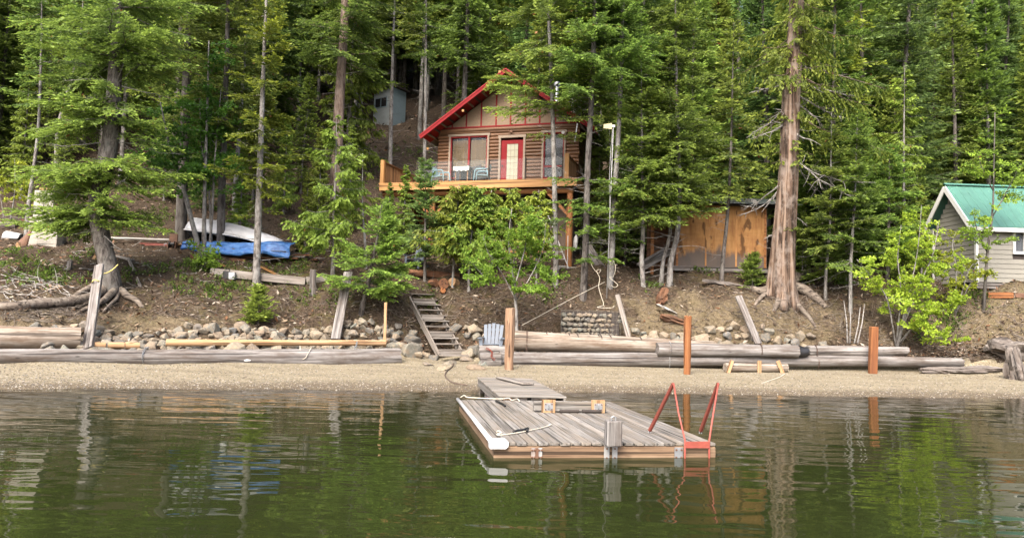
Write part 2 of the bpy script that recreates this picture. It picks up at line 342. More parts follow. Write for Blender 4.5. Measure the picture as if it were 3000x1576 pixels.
M_TEAL = plain('teal_plastic', (.13,.235,.27), .5, nscale=5, namt=.08)
M_CLOTH = plain('cream_cloth', (.62,.64,.56), .9, nscale=6, namt=.1)
M_CONC = plain('concrete_block', (.42,.39,.33), .95, nscale=14, namt=.25, bs=.6, dirt=(.27,.25,.20), dirtamt=.5)
M_RUST = plain('rusted_sheet', (.165,.085,.05), .8, nscale=9, namt=.35, bs=.4, dirt=(.10,.045,.025), dirtamt=.7)
M_RUBBER = plain('black_rubber', (.022,.024,.026), .8, nscale=10, namt=.3, bs=.3)
M_ROPE = plain('pale_rope', (.55,.50,.40), .9, nscale=40, namt=.25, bs=.3)
M_YROPE = plain('yellow_rope', (.60,.50,.16), .9, nscale=40, namt=.25, bs=.3)
M_BROPE = plain('brown_hose', (.10,.07,.05), .8, nscale=20, namt=.3)
M_CHAIN = plain('rusty_chain', (.12,.075,.055), .7, metal=.4, nscale=20, namt=.4)
M_ANT = plain('yellowed_antenna', (.66,.55,.30), .5, nscale=4, namt=.06)
M_CURTAIN = plain('cream_curtain', (.38,.385,.29), .9, nscale=8, namt=.14, bs=.2)
M_BLIND = plain('bamboo_blind', (.42,.29,.13), .8, nscale=12, namt=.25)
M_BLINDW = plain('grey_blind', (.20,.215,.235), .7, nscale=8, namt=.1)
M_ROTTEN = wood('rotten_red_wood', [(.05,.025,.015),(.15,.065,.03),(.25,.125,.065)], (2,8,8), bs=1, var=.15, stain=(.12,.09,.065), stainamt=.5)
M_DRIFT = wood('dark_driftwood', [(.055,.048,.042),(.16,.14,.122),(.30,.27,.24)], (.9,9,9), bs=1.0, var=.12, stain=(.08,.052,.034), stainamt=.6)
M_ROOT = wood('root_bark', [(.075,.057,.044),(.17,.138,.108),(.28,.245,.20)], (1.5,9,9), bs=.9, var=.15)
M_DEAD = wood('bleached_dead_wood', [(.25,.23,.205),(.40,.38,.345),(.52,.50,.46)], (1.5,9,9), bs=.4, var=.12)
M_DEADT = wood('grey_dead_limb', [(.14,.125,.11),(.25,.235,.215),(.36,.345,.32)], (1.5,9,9), bs=.4, var=.12)
M_ENDGRAIN = plain('cut_log_end', (.42,.235,.105), .85, nscale=9, namt=.35, bs=.2, dirt=(.26,.13,.06), dirtamt=.6)
M_MOSSROCK = plain('concrete_footing', (.33,.31,.26), .95, nscale=9, namt=.25, bs=.4)
def glassmat():
    m, nt, b = newmat('window_glass'); b.inputs['Base Color'].default_value = (.02, .025, .03, 1); b.inputs['Roughness'].default_value = .04
    b.inputs['Specular IOR Level'].default_value = .6; b.inputs['Alpha'].default_value = .22
    return m
M_GLASS = glassmat()
def clearglass():
    m, nt, b = newmat('clear_rail_glass'); b.inputs['Base Color'].default_value = (.55, .62, .62, 1); b.inputs['Roughness'].default_value = .03
    b.inputs['Alpha'].default_value = .035; b.inputs['Specular IOR Level'].default_value = .5; return m
M_CLEAR = clearglass()
def tarpmat():
    m, nt, b = newmat('blue_tarp'); L = nt.links.new; v = objco(nt, (1, 1, 1), False)
    n = nd(nt, 'ShaderNodeTexNoise', i_Scale=5.0, i_Detail=6, i_Distortion=1.2); L(v, n.inputs['Vector'])
    r = ramp(nt, [(.3, (.025,.085,.26)), (.55, (.042,.14,.36)), (.8, (.085,.205,.42))]); L(n.outputs['Fac'], r.inputs[0]); L(r.outputs[0], b.inputs['Base Color'])
    b.inputs['Roughness'].default_value = .45; bump(nt, b, n.outputs['Fac'], .6, .04); return m
M_TARP = tarpmat()
def stonemat(name, stops, nscale=5):
    m, nt, b = newmat(name); L = nt.links.new; oi = nt.nodes.new('ShaderNodeObjectInfo')
    r = ramp(nt, stops); L(oi.outputs['Random'], r.inputs[0]); v = objco(nt, (1, 1, 1))
    n = nd(nt, 'ShaderNodeTexNoise', i_Scale=float(nscale), i_Detail=8, i_Roughness=.7); L(v, n.inputs['Vector'])
    rr = ramp(nt, [(.3, (.30,.29,.27)), (.55, (.60,.60,.60)), (.75, (.80,.78,.74))]); L(n.outputs['Fac'], rr.inputs[0])
    c = mixc(nt, 1.0, r.outputs[0], rr.outputs[0], 'MULTIPLY')
    n2 = nd(nt, 'ShaderNodeTexNoise', i_Scale=2.2, i_Detail=6); L(v, n2.inputs['Vector']); r2 = ramp(nt, [(.5, (0,0,0)), (.72, (.7,.7,.7))]); L(n2.outputs['Fac'], r2.inputs[0])
    c = mixc(nt, r2.outputs[0], c, (.20,.145,.09)); L(c, b.inputs['Base Color']); b.inputs['Roughness'].default_value = .9
    bump(nt, b, n.outputs['Fac'], .7, .03); return m
M_STONE = stonemat('bank_stone', [(0,(.13,.125,.11)),(.2,(.22,.205,.165)),(.4,(.31,.25,.17)),(.55,(.18,.195,.17)),(.7,(.36,.30,.215)),(.85,(.25,.19,.13)),(1,(.17,.18,.175))])
def barkmat(name, cols, sc=(7,7,1.2), bs=1.0, lichen=None, lich=.5):
    cols = [tuple(q*.70 for q in c) for c in cols]; lichen = tuple(q*.70 for q in lichen) if lichen else None
    m, nt, b = newmat(name); L = nt.links.new; v = objco(nt, sc)
    n = nd(nt, 'ShaderNodeTexNoise', i_Scale=1.0, i_Detail=7, i_Roughness=.7, i_Distortion=.6); L(v, n.inputs['Vector'])
    r = ramp(nt, [(.39+.22*k/(len(cols)-1), c) for k, c in enumerate(cols)]); L(n.outputs['Fac'], r.inputs[0]); c = r.outputs[0]
    if lichen:
        v2 = objco(nt, (3, 3, 2)); n2 = nd(nt, 'ShaderNodeTexNoise', i_Scale=1.0, i_Detail=6, i_Roughness=.7); L(v2, n2.inputs['Vector'])
        r2 = ramp(nt, [(.46, (0,0,0)), (.6, (lich,)*3)]); L(n2.outputs['Fac'], r2.inputs[0]); c = mixc(nt, r2.outputs[0], c, lichen)
    L(c, b.inputs['Base Color']); b.inputs['Roughness'].default_value = .95; b.inputs['Specular IOR Level'].default_value = .15
    bump(nt, b, n.outputs['Fac'], bs, .03); return m
B_FIR = barkmat('grey_brown_fir_bark', [(.035,.030,.026),(.095,.082,.072),(.165,.148,.132)], (10,10,3.0), lichen=(.20,.195,.175), lich=.45)
B_PALE = barkmat('pale_grey_bark', [(.075,.067,.06),(.18,.165,.148),(.28,.262,.24)], (12,12,5), 1.0, lichen=(.34,.335,.31), lich=.75)
B_LARCH = barkmat('reddish_scaly_bark', [(.085,.058,.044),(.19,.14,.108),(.29,.225,.18)], (9,9,2), lichen=(.25,.21,.18), lich=.4)
B_CEDAR = barkmat('stringy_cedar_bark', [(.026,.018,.013),(.125,.082,.057),(.26,.19,.14)], (9,9,.28), 1.0, lichen=(.27,.225,.19), lich=.6)
B_DARK = barkmat('dark_trunk_bark', [(.05,.042,.037),(.10,.088,.078),(.165,.15,.135)], (8,8,2), lichen=(.2,.19,.17), lich=.4)
def leafmat(name, trans=.48, var=.2, hv=.02):
    m, nt, b = newmat(name); L = nt.links.new; at = nd(nt, 'ShaderNodeAttribute', attribute_name='Col')
    oi = nt.nodes.new('ShaderNodeObjectInfo'); hs = nt.nodes.new('ShaderNodeHueSaturation')
    mr = nd(nt, 'ShaderNodeMapRange'); mr.inputs['To Min'].default_value = 1-var; mr.inputs['To Max'].default_value = 1+var; L(oi.outputs['Random'], mr.inputs[0]); L(mr.outputs[0], hs.inputs['Value'])
    mh = nd(nt, 'ShaderNodeMapRange'); mh.inputs['To Min'].default_value = .5-hv; mh.inputs['To Max'].default_value = .5+hv
    fr = nd(nt, 'ShaderNodeMath', operation='FRACT'); mu = nd(nt, 'ShaderNodeMath', operation='MULTIPLY'); mu.inputs[1].default_value = 7.31; L(oi.outputs['Random'], mu.inputs[0]); L(mu.outputs[0], fr.inputs[0]); L(fr.outputs[0], mh.inputs[0]); L(mh.outputs[0], hs.inputs['Hue'])
    L(at.outputs['Color'], hs.inputs['Color']); L(hs.outputs[0], b.inputs['Base Color']); b.inputs['Roughness'].default_value = .55; b.inputs['Specular IOR Level'].default_value = .25
    t = nt.nodes.new('ShaderNodeBsdfTranslucent'); L(hs.outputs[0], t.inputs['Color']); mx = nt.nodes.new('ShaderNodeMixShader'); mx.inputs[0].default_value = trans
    L(b.outputs[0], mx.inputs[1]); L(t.outputs[0], mx.inputs[2]); L(mx.outputs[0], nt.nodes['Material Output'].inputs['Surface']); return m
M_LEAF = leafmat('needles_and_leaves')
M_LITTER = leafmat('litter', .05, 0, 0)
# ------------------------------------------------------------------ ground materials
def groundmat():
    m, nt, b = newmat('hillside_soil'); L = nt.links.new
    geo = nt.nodes.new('ShaderNodeNewGeometry'); pos = geo.outputs['Position']
    at = nd(nt, 'ShaderNodeAttribute', attribute_name='Col'); sep = nt.nodes.new('ShaderNodeSeparateColor'); L(at.outputs['Color'], sep.inputs[0])
    def noise(s, d=6, r=.65):
        n = nd(nt, 'ShaderNodeTexNoise', i_Scale=float(s), i_Detail=float(d), i_Roughness=r); L(pos, n.inputs['Vector']); return n.outputs['Fac']
    nf = noise(9, 8, .75); n2 = noise(1.1); n3 = noise(30, 4, .7)
    duff = ramp(nt, [(.28,(.014,.010,.0065)),(.45,(.036,.0255,.0165)),(.58,(.068,.049,.033)),(.74,(.125,.097,.071))]); L(nf, duff.inputs[0])
    sand = ramp(nt, [(.28,(.038,.028,.017)),(.45,(.094,.072,.043)),(.62,(.145,.116,.072)),(.8,(.20,.166,.11))]); L(nf, sand.inputs[0])
    moss = ramp(nt, [(.3,(.035,.035,.008)),(.6,(.10,.095,.02)),(.8,(.16,.14,.035))]); L(n3, moss.inputs[0])
    add = nd(nt, 'ShaderNodeMath', operation='ADD'); L(sep.outputs[0], add.inputs[0]); sc = nd(nt, 'ShaderNodeMath', operation='MULTIPLY_ADD'); L(n2, sc.inputs[0]); sc.inputs[1].default_value = 1.6; sc.inputs[2].default_value = -.8; L(sc.outputs[0], add.inputs[1])
    rs = ramp(nt, [(.35,(0,0,0)),(.6,(1,1,1))]); L(add.outputs[0], rs.inputs[0]); c = mixc(nt, rs.outputs[0], duff.outputs[0], sand.outputs[0])
    add2 = nd(nt, 'ShaderNodeMath', operation='MULTIPLY'); L(sep.outputs[1], add2.inputs[0]); nm = noise(2.3, 6, .7); rm = ramp(nt, [(.5,(0,0,0)),(.62,(1,1,1))]); L(nm, rm.inputs[0]); L(rm.outputs[0], add2.inputs[1])
    c = mixc(nt, add2.outputs[0], c, moss.outputs[0])
    sp = noise(55, 2, .5); rsp = ramp(nt, [(.66,(0,0,0)),(.74,(.8,.8,.8))]); L(sp, rsp.inputs[0]); c = mixc(nt, rsp.outputs[0], c, (.20,.155,.11))
    L(c, b.inputs['Base Color']); b.inputs['Roughness'].default_value = .95; b.inputs['Specular IOR Level'].default_value = .15
    bump(nt, b, nf, 1.0, .10); return m
M_GROUND = groundmat()
def beachmat():
    m, nt, b = newmat('beach_gravel'); L = nt.links.new
    geo = nt.nodes.new('ShaderNodeNewGeometry'); pos = geo.outputs['Position']; sx = nt.nodes.new('ShaderNodeSeparateXYZ'); L(pos, sx.inputs[0])
    vo = nd(nt, 'ShaderNodeTexVoronoi', i_Scale=26.0); L(pos, vo.inputs['Vector'])
    r = ramp(nt, [(0,(.085,.067,.040)),(.3,(.145,.121,.073)),(.6,(.182,.155,.097)),(.85,(.13,.11,.078)),(1,(.24,.215,.16))])
    sc = nt.nodes.new('ShaderNodeSeparateColor'); L(vo.outputs['Color'], sc.inputs[0]); L(sc.outputs[0], r.inputs[0])
    n = nd(nt, 'ShaderNodeTexNoise', i_Scale=1.3, i_Detail=7.0, i_Roughness=.7)
    mp = nt.nodes.new('ShaderNodeMapping'); mp.inputs['Scale'].default_value = (.35, 1.6, 1); mp.inputs['Rotation'].default_value = (0, 0, -.2); L(pos, mp.inputs[0]); L(mp.outputs[0], n.inputs['Vector'])
    rr = ramp(nt, [(.35,(.72,.68,.62)),(.55,(1,1,1)),(.7,(1.12,1.10,1.04))]); L(n.outputs['Fac'], rr.inputs[0]); c = mixc(nt, 1.0, r.outputs[0], rr.outputs[0], 'MULTIPLY')
    # wet sand along the waterline (height above the lake)
    ad = nd(nt, 'ShaderNodeMath', operation='MULTIPLY_ADD'); L(n.outputs['Fac'], ad.inputs[0]); ad.inputs[1].default_value = -.10; L(sx.outputs[2], ad.inputs[2])
    rw = ramp(nt, [(0,(1,1,1)),(.5,(1,1,1)),(1,(0,0,0))]); mr = nd(nt, 'ShaderNodeMapRange'); mr.inputs['From Min'].default_value = -.04; mr.inputs['From Max'].default_value = .035; L(ad.outputs[0], mr.inputs[0]); L(mr.outputs[0], rw.inputs[0])
    c = mixc(nt, rw.outputs[0], c, mixc(nt, 1.0, c, (.50,.44,.37), 'MULTIPLY'))
    L(c, b.inputs['Base Color']); b.inputs['Roughness'].default_value = .9; bump(nt, b, vo.outputs['Distance'], .5, .02); return m
M_BEACH = beachmat()
def watermat():
    m, nt, b = newmat('lake_water'); L = nt.links.new; nt.nodes.remove(b)
    geo = nt.nodes.new('ShaderNodeNewGeometry'); pos = geo.outputs['Position']
    def nz(sx, sy, rot, d, rough=.5):
        mp = nt.nodes.new('ShaderNodeMapping'); mp.inputs['Scale'].default_value = (sx, sy, 1); mp.inputs['Rotation'].default_value = (0, 0, rot); L(pos, mp.inputs[0])
        n = nd(nt, 'ShaderNodeTexNoise', i_Scale=1.0, i_Detail=float(d), i_Roughness=rough); n.noise_dimensions = '2D'; L(mp.outputs[0], n.inputs['Vector']); return n.outputs['Fac']
    a = nz(.55, 1.5, .12, 2); c2 = nz(1.6, 4.2, -.18, 2); c3 = nz(.22, .35, .5, 1)
    s1 = nd(nt, 'ShaderNodeMath', operation='MULTIPLY_ADD'); L(a, s1.inputs[0]); s1.inputs[1].default_value = 1.0
    s2 = nd(nt, 'ShaderNodeMath', operation='MULTIPLY_ADD'); L(c2, s2.inputs[0]); s2.inputs[1].default_value = .13; s2.inputs[2].default_value = 0
    gate = ramp(nt, [(.38,(.25,.25,.25)),(.62,(1,1,1))]); L(c3, gate.inputs[0])
    s3 = nd(nt, 'ShaderNodeMath', operation='MULTIPLY'); L(s2.outputs[0], s3.inputs[0]); L(gate.outputs[0], s3.inputs[1]); L(s3.outputs[0], s1.inputs[2])
    bp = nt.nodes.new('ShaderNodeBump'); bp.inputs['Strength'].default_value = 1.0; bp.inputs['Distance'].default_value = .017; L(s1.outputs[0], bp.inputs['Height'])
    gl = nt.nodes.new('ShaderNodeBsdfGlossy'); gl.inputs['Roughness'].default_value = .015; L(bp.outputs[0], gl.inputs['Normal'])
    df = nt.nodes.new('ShaderNodeBsdfDiffuse'); df.inputs['Color'].default_value = (.013,.017,.005,1)
    tr = nt.nodes.new('ShaderNodeBsdfTransparent'); tr.inputs['Color'].default_value = (.80,.76,.62,1)
    at = nd(nt, 'ShaderNodeAttribute', attribute_name='Col'); sep = nt.nodes.new('ShaderNodeSeparateColor'); L(at.outputs['Color'], sep.inputs[0])   # R: how deep the water is
    body = nt.nodes.new('ShaderNodeMixShader'); L(sep.outputs[0], body.inputs[0]); L(tr.outputs[0], body.inputs[1]); L(df.outputs[0], body.inputs[2])
    fr = nt.nodes.new('ShaderNodeFresnel'); fr.inputs['IOR'].default_value = 1.33; L(bp.outputs[0], fr.inputs['Normal'])
    mx = nt.nodes.new('ShaderNodeMixShader'); L(fr.outputs[0], mx.inputs[0]); L(body.outputs[0], mx.inputs[1]); L(gl.outputs[0], mx.inputs[2])
    L(mx.outputs[0], nt.nodes['Material Output'].inputs['Surface']); return m
M_WATER = watermat()
# ------------------------------------------------------------------ ground, beach, lake
xs = np.unique(np.concatenate([np.linspace(-95, -22, 38), np.arange(-22, 24, .2), np.linspace(24, 95, 38)]))
ys = np.unique(np.concatenate([np.linspace(4, 13, 8), np.arange(13, 40, .17), np.linspace(40, 115, 70)]))
XX, YY = np.meshgrid(xs, ys); ZZ = H(XX, YY); nx, ny = len(xs), len(ys)
V = np.stack([XX.ravel(), YY.ravel(), ZZ.ravel()], -1)
ii, jj = np.meshgrid(np.arange(nx-1), np.arange(ny-1)); q0 = (jj*nx+ii).ravel(); Q = np.stack([q0, q0+1, q0+nx+1, q0+nx], -1)
bb = (YY-bank_y(XX, YY)); U = bearing(XX, YY)
slope_sand = np.clip(1-np.abs(bb-1.9)/1.9, 0, 1)*.95*np.interp(U, [0, 300, 700, 1100, 1400, 1750, 2000, 2250, 2500, 2750, 2900, 3300], [.75, .8, .55, .2, .1, .45, .9, .9, .4, .75, 1.25, 1.25])
mossw = np.clip(1-np.abs(bb-5)/5, 0, 1)*np.interp(U, [0, 600, 1000, 1200, 1700, 2300, 2800], [.2, .5, 1, .6, .2, .3, .9])
gcol = np.stack([slope_sand.ravel(), mossw.ravel(), np.zeros(V.shape[0])], -1)
isbeach = (bb.ravel()[Q].mean(1) < .45)
def submesh(name, sel, mat, col):
    q = Q[sel]; used = np.unique(q); rm = np.full(len(V), -1); rm[used] = np.arange(len(used))
    return np_mesh(name, V[used], rm[q], mat, col[used], True)
beach = link(bpy.data.objects.new('beach', submesh('beach', isbeach, M_BEACH, gcol))); tag(beach, kind='structure')
ground = link(bpy.data.objects.new('hillside', submesh('hillside', ~isbeach, M_GROUND, gcol))); tag(ground, kind='structure')
wx = np.unique(np.concatenate([np.linspace(-140, -24, 30), np.linspace(-24, 26, 120), np.linspace(26, 140, 30)])); wy = np.unique(np.concatenate([np.linspace(-120, 6, 20), np.linspace(6, 24, 110), np.linspace(24, 32, 5)]))
WX, WY = np.meshgrid(wx, wy); n1 = len(wx); i2, j2 = np.meshgrid(np.arange(n1-1), np.arange(len(wy)-1)); w0 = (j2*n1+i2).ravel()
WQ = np.stack([w0, w0+1, w0+n1+1, w0+n1], -1); dep = np.where(WY < 6, 3.0, -H0(WX, np.maximum(WY, 6)))
wc = np.stack([np.clip(1-np.exp(-np.maximum(dep, 0)*3.2), 0, 1).ravel()]*3, -1)
keep = (dep.ravel()[WQ].max(1) > -.25)
lake = link(bpy.data.objects.new('lake_water', np_mesh('lake_water', np.stack([WX.ravel(), WY.ravel(), np.zeros(WX.size)], -1), WQ[keep], M_WATER, wc, True))); tag(lake, kind='structure')
# ------------------------------------------------------------------ vegetation
def unit(a): return a/np.maximum(np.linalg.norm(a, axis=-1, keepdims=True), 1e-9)
class Tmpl: pass
def make_tmpl(kind, L, fine, seed):
    """one leafy branch along +x, z up: leaves as (base, direction, side, length, width, tone)"""
    rg = np.random.RandomState(seed); B = []; D = []; S = []; LN = []; WD = []; C = []
    k = {2: 1.0, 1: 1.45, 0: 2.1}[fine]
    t = Tmpl(); s = np.linspace(0, 1, 7)
    if kind == 'fir': droop, up = -.16, .16
    elif kind == 'cedar': droop, up = -.34, .20
    else: droop, up = .10, -.12
    def axis(s): return np.array([L*s, L*.05*math.sin(s*5+seed), L*(droop*s+up*s*s)])
    t.wood = np.array([axis(q) for q in s]); twigs = []
    def leaf(b, d, sd, ln, wd, c): B.append(b); D.append(d); S.append(sd); LN.append(ln); WD.append(wd); C.append(c)
    step = {'fir': .09, 'cedar': .10, 'leafy': .085}[kind]*k
    n = max(4, int(L/step))
    for i in range(n+1):
        f = (i+rg.uniform(.1, .9))/(n+1); f = .06+.94*f; p = axis(f)
        for sg in (-1, 1):
            if rg.rand() < .10: continue
            a = math.radians(rg.uniform(42, 68)-18*f)
            tl = (L*.42*(1-.72*f)*rg.uniform(.55, 1.15)+.10)*(1 if f > .2 else .55+f)
            if kind == 'fir': d = np.array([math.cos(a), sg*math.sin(a), rg.uniform(-.30, .16)])
            elif kind == 'cedar': d = np.array([math.cos(a)*.8, sg*math.sin(a)*.75, rg.uniform(-1.0, -.1)])
            else: d = np.array([math.cos(a), sg*math.sin(a), rg.uniform(-.5, .7)])
            d = d/np.linalg.norm(d); tl = min(tl, 1.1)
            if kind == 'leafy': twigs.append((p, p+d*tl))
            if kind == 'fir':
                m = max(2, int(tl/(.060*k)))
                for j in range(m+1):
                    g = (j+.5)/(m+1); q = p+d*tl*g+np.array([0, 0, -.18*tl*g*g])
                    for sg2 in ((-1, 1) if j < m else (0,)):
                        aa = sg2*math.radians(rg.uniform(28, 55)); ca, sa = math.cos(aa), math.sin(aa)
                        dd = np.array([d[0]*ca-d[1]*sa, d[0]*sa+d[1]*ca, d[2]+rg.uniform(-.35, .38)]); dd /= np.linalg.norm(dd)
                        r = rg.randn(3); sd = np.cross(dd, np.array([0, 0, 1])+.75*r); sd /= np.linalg.norm(sd)+1e-9
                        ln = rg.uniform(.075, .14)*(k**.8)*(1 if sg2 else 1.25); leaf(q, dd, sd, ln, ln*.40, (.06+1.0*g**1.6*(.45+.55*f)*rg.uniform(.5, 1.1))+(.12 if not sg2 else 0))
            elif kind == 'cedar':
                m = max(2, int(tl/(.075*k)))
                for j in range(m+1):
                    g = (j+.5)/(m+1); q = p+d*tl*g+np.array([0, 0, -.35*tl*g*g])
                    for sg2 in (-1, 1):
                        aa = sg2*math.radians(rg.uniform(25, 50)); ca, sa = math.cos(aa), math.sin(aa)
                        dd = np.array([d[0]*ca-d[1]*sa, d[0]*sa+d[1]*ca, d[2]-.45+rg.uniform(-.4, .25)]); dd /= np.linalg.norm(dd)
                        r = rg.randn(3); sd = np.cross(dd, np.array([.3, 0, 1])+.8*r); sd /= np.linalg.norm(sd)+1e-9
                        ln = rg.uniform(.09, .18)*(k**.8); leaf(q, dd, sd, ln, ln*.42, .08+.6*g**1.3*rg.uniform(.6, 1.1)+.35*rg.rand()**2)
            else:
                m = max(3, int(tl/(.042*k)))
                for j in range(m+1):
                    g = (j+.6)/(m+1); q = p+d*tl*g
                    for sg2 in (-1, 1):
                        dd = d*.5+rg.randn(3)*.45+np.array([0, sg2*.5, -.15]); dd /= np.linalg.norm(dd)
                        sd = np.cross(dd, np.array([0, 0, 1])+.55*rg.randn(3)); sd /= np.linalg.norm(sd)+1e-9
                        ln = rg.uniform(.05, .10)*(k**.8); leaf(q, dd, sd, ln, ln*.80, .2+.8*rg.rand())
    t.B, t.D, t.S = map(np.array, (B, D, S)); t.LN, t.WD, t.C = map(np.array, (LN, WD, C)); t.L = L; t.twigs = twigs
    return t
TM = {}
def tmpl(kind, L, fine, rg):
    sizes = [.35, .7, 1.2, 1.9, 2.8]; Ls = min(sizes, key=lambda q: abs(math.log(q/max(L, .1))))
    v = rg.randint(0, 3); key = (kind, Ls, fine, v)
    if key not in TM: TM[key] = make_tmpl(kind, Ls, fine, hash((len(kind), int(Ls*10), fine, v)) % 9973)
    return TM[key], L/Ls
PAL = {  # old tone, young tone (linear)
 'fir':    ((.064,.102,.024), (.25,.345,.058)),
 'firblue':((.060,.104,.032), (.20,.305,.075)),
 'firyel': ((.060,.095,.014), (.27,.35,.040)),
 'firdark':((.050,.082,.022), (.17,.245,.045)),
 'cedar':  ((.075,.112,.016), (.27,.335,.046)),
 'maple':  ((.075,.14,.018), (.245,.385,.048)),
 'mapley': ((.10,.17,.016), (.36,.46,.048)),
 'alder':  ((.034,.080,.014), (.13,.25,.033)),
}
class Crown:
    def __init__(s, pal, seed): s.V = []; s.C = []; s.w = MB(); s.dw = MB(); s.pal = pal; s.rg = np.random.RandomState(seed); s.n = 0
    def branch(s, o, az, el, L, kind, fine, roll=0, wr=None, tone=0, thin=0):
        rg = s.rg; t, sc = tmpl(kind, L, fine, rg)
        ca, sa, ce, se = math.cos(az), math.sin(az), math.cos(el), math.sin(el)
        X = np.array([ca*ce, sa*ce, se]); Yv = np.array([-sa, ca, 0]); Z = np.cross(X, Yv)
        if roll: Yv, Z = Yv*math.cos(roll)+Z*math.sin(roll), Z*math.cos(roll)-Yv*math.sin(roll)
        R = np.stack([X, Yv, Z], 0); o = np.asarray(o, float)
        m = rg.rand(len(t.B)) > thin
        b = t.B[m]@R*sc+o; d = t.D[m]@R; sd = t.S[m]@R; ln = (t.LN[m]*sc**.5)[:, None]; wd = (t.WD[m]*sc**.5)[:, None]
        s.V.append(np.stack([b, b+d*ln*.5+sd*wd*.5, b+d*ln, b+d*ln*.5-sd*wd*.5], 1).reshape(-1, 3))
        p0, p1 = np.array(PAL[s.pal][0]), np.array(PAL[s.pal][1])
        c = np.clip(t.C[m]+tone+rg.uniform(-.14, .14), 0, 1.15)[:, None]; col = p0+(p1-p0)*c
        br = rg.rand(len(col)) < (.005 if fine else .0008); col[br] = (.17, .075, .025)
        s.C.append(np.repeat(col, 4, 0)); 
        wpts = t.wood@R*sc+o; r0 = wr if wr else max(.006, .011*L); s.w.tube(wpts[::2], [r0, r0*.7, r0*.42, r0*.18], 4, cap=False)
        for a, e in t.twigs[::2]: s.w.tube([np.asarray(a)@R*sc+o, np.asarray(e)@R*sc+o], [r0*.35, r0*.12], 3, cap=False)
    def dead(s, o, az, el, L, r=.012, forks=5):
        rg = s.rg; X = np.array([math.cos(az)*math.cos(el), math.sin(az)*math.cos(el), math.sin(el)]); o = np.asarray(o, float)
        pts = [o]; d = X.copy()
        for k in range(6): d = unit(d+rg.randn(3)*.13+np.array([0, 0, .03])); pts.append(pts[-1]+d*L/6)
        s.dw.tube(pts, [r*(1-k/7) for k in range(7)], 5, cap=False)
        for k in range(forks):
            i = rg.randint(1, 6); d2 = unit(unit(pts[i+1]-pts[i])+rg.randn(3)*.6); l2 = L*rg.uniform(.15, .42)*(1-i/9); q = [pts[i]]
            for j in range(3): d2 = unit(d2+rg.randn(3)*.2); q.append(q[-1]+d2*l2/3)
            s.dw.tube(q, [r*.45, r*.33, r*.22, r*.1], 3, cap=False)
    def meshes(s, nm, bark):
        out = []
        if s.V:
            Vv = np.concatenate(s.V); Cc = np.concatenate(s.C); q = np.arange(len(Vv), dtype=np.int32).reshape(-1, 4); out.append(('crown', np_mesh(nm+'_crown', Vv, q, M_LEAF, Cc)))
        if s.w.v: out.append(('branches', s.w.mesh(nm+'_branches', bark)))
        if s.dw.v: out.append(('dead_limbs', s.dw.mesh(nm+'_dead_limbs', M_DEADT)))
        return out
def trunk_mesh(pts, rad, bark, n=10, flare=0, seed=0, lump=.05, flute=0):
    rg = random.Random(seed); mb = MB(); pts = [Vector(p) for p in pts]; vs = []; fs = []
    ph = [rg.uniform(0, 6.28) for _ in range(4)]
    for i, p in enumerate(pts):
        f = i/(len(pts)-1); r = rad[i]
        for k in range(n):
            a = 2*math.pi*k/n; hh = (p-pts[0]).length
            fl = flare*math.exp(-hh/max(.3, rad[0]*2.2))*(1+.5*math.cos(5*a+ph[0])); 
            rr = r*(1+lump*math.sin(2*a+ph[1]+f*7)+lump*.6*math.sin(5*a+ph[2]-f*17)+fl+flute*math.cos(9*a+ph[3]+.4*hh))
            vs.append(p+Vector((rr*math.cos(a), rr*math.sin(a), 0)))
    for i in range(len(pts)-1):
        for k in range(n): fs.append((i*n+k, i*n+(k+1) % n, (i+1)*n+(k+1) % n, (i+1)*n+k))
    fs.append(tuple(range(n))[::-1]); fs.append(tuple((len(pts)-1)*n+k for k in range(n)))
    mb.add(vs, fs); return mb.mesh('trunk', bark, True)
def smooth_path(ctrl, n):
    ctrl = np.asarray(ctrl, float); t = np.linspace(0, 1, len(ctrl)); u = np.linspace(0, 1, n)
    return np.stack([np.interp(u, t, ctrl[:, k]) for k in range(3)], -1) if len(ctrl) < 3 else catmull(ctrl, n)
def catmull(c, n):
    c = np.vstack([2*c[0]-c[1], c, 2*c[-1]-c[-2]]); out = []
    for u in np.linspace(0, len(c)-3-1e-6, n):
        i = int(u); f = u-i; a, b, d, e = c[i:i+4]
        out.append(.5*((2*b)+(-a+d)*f+(2*a-5*b+4*d-e)*f*f+(-a+3*b-3*d+e)*f**3))
    return np.array(out)
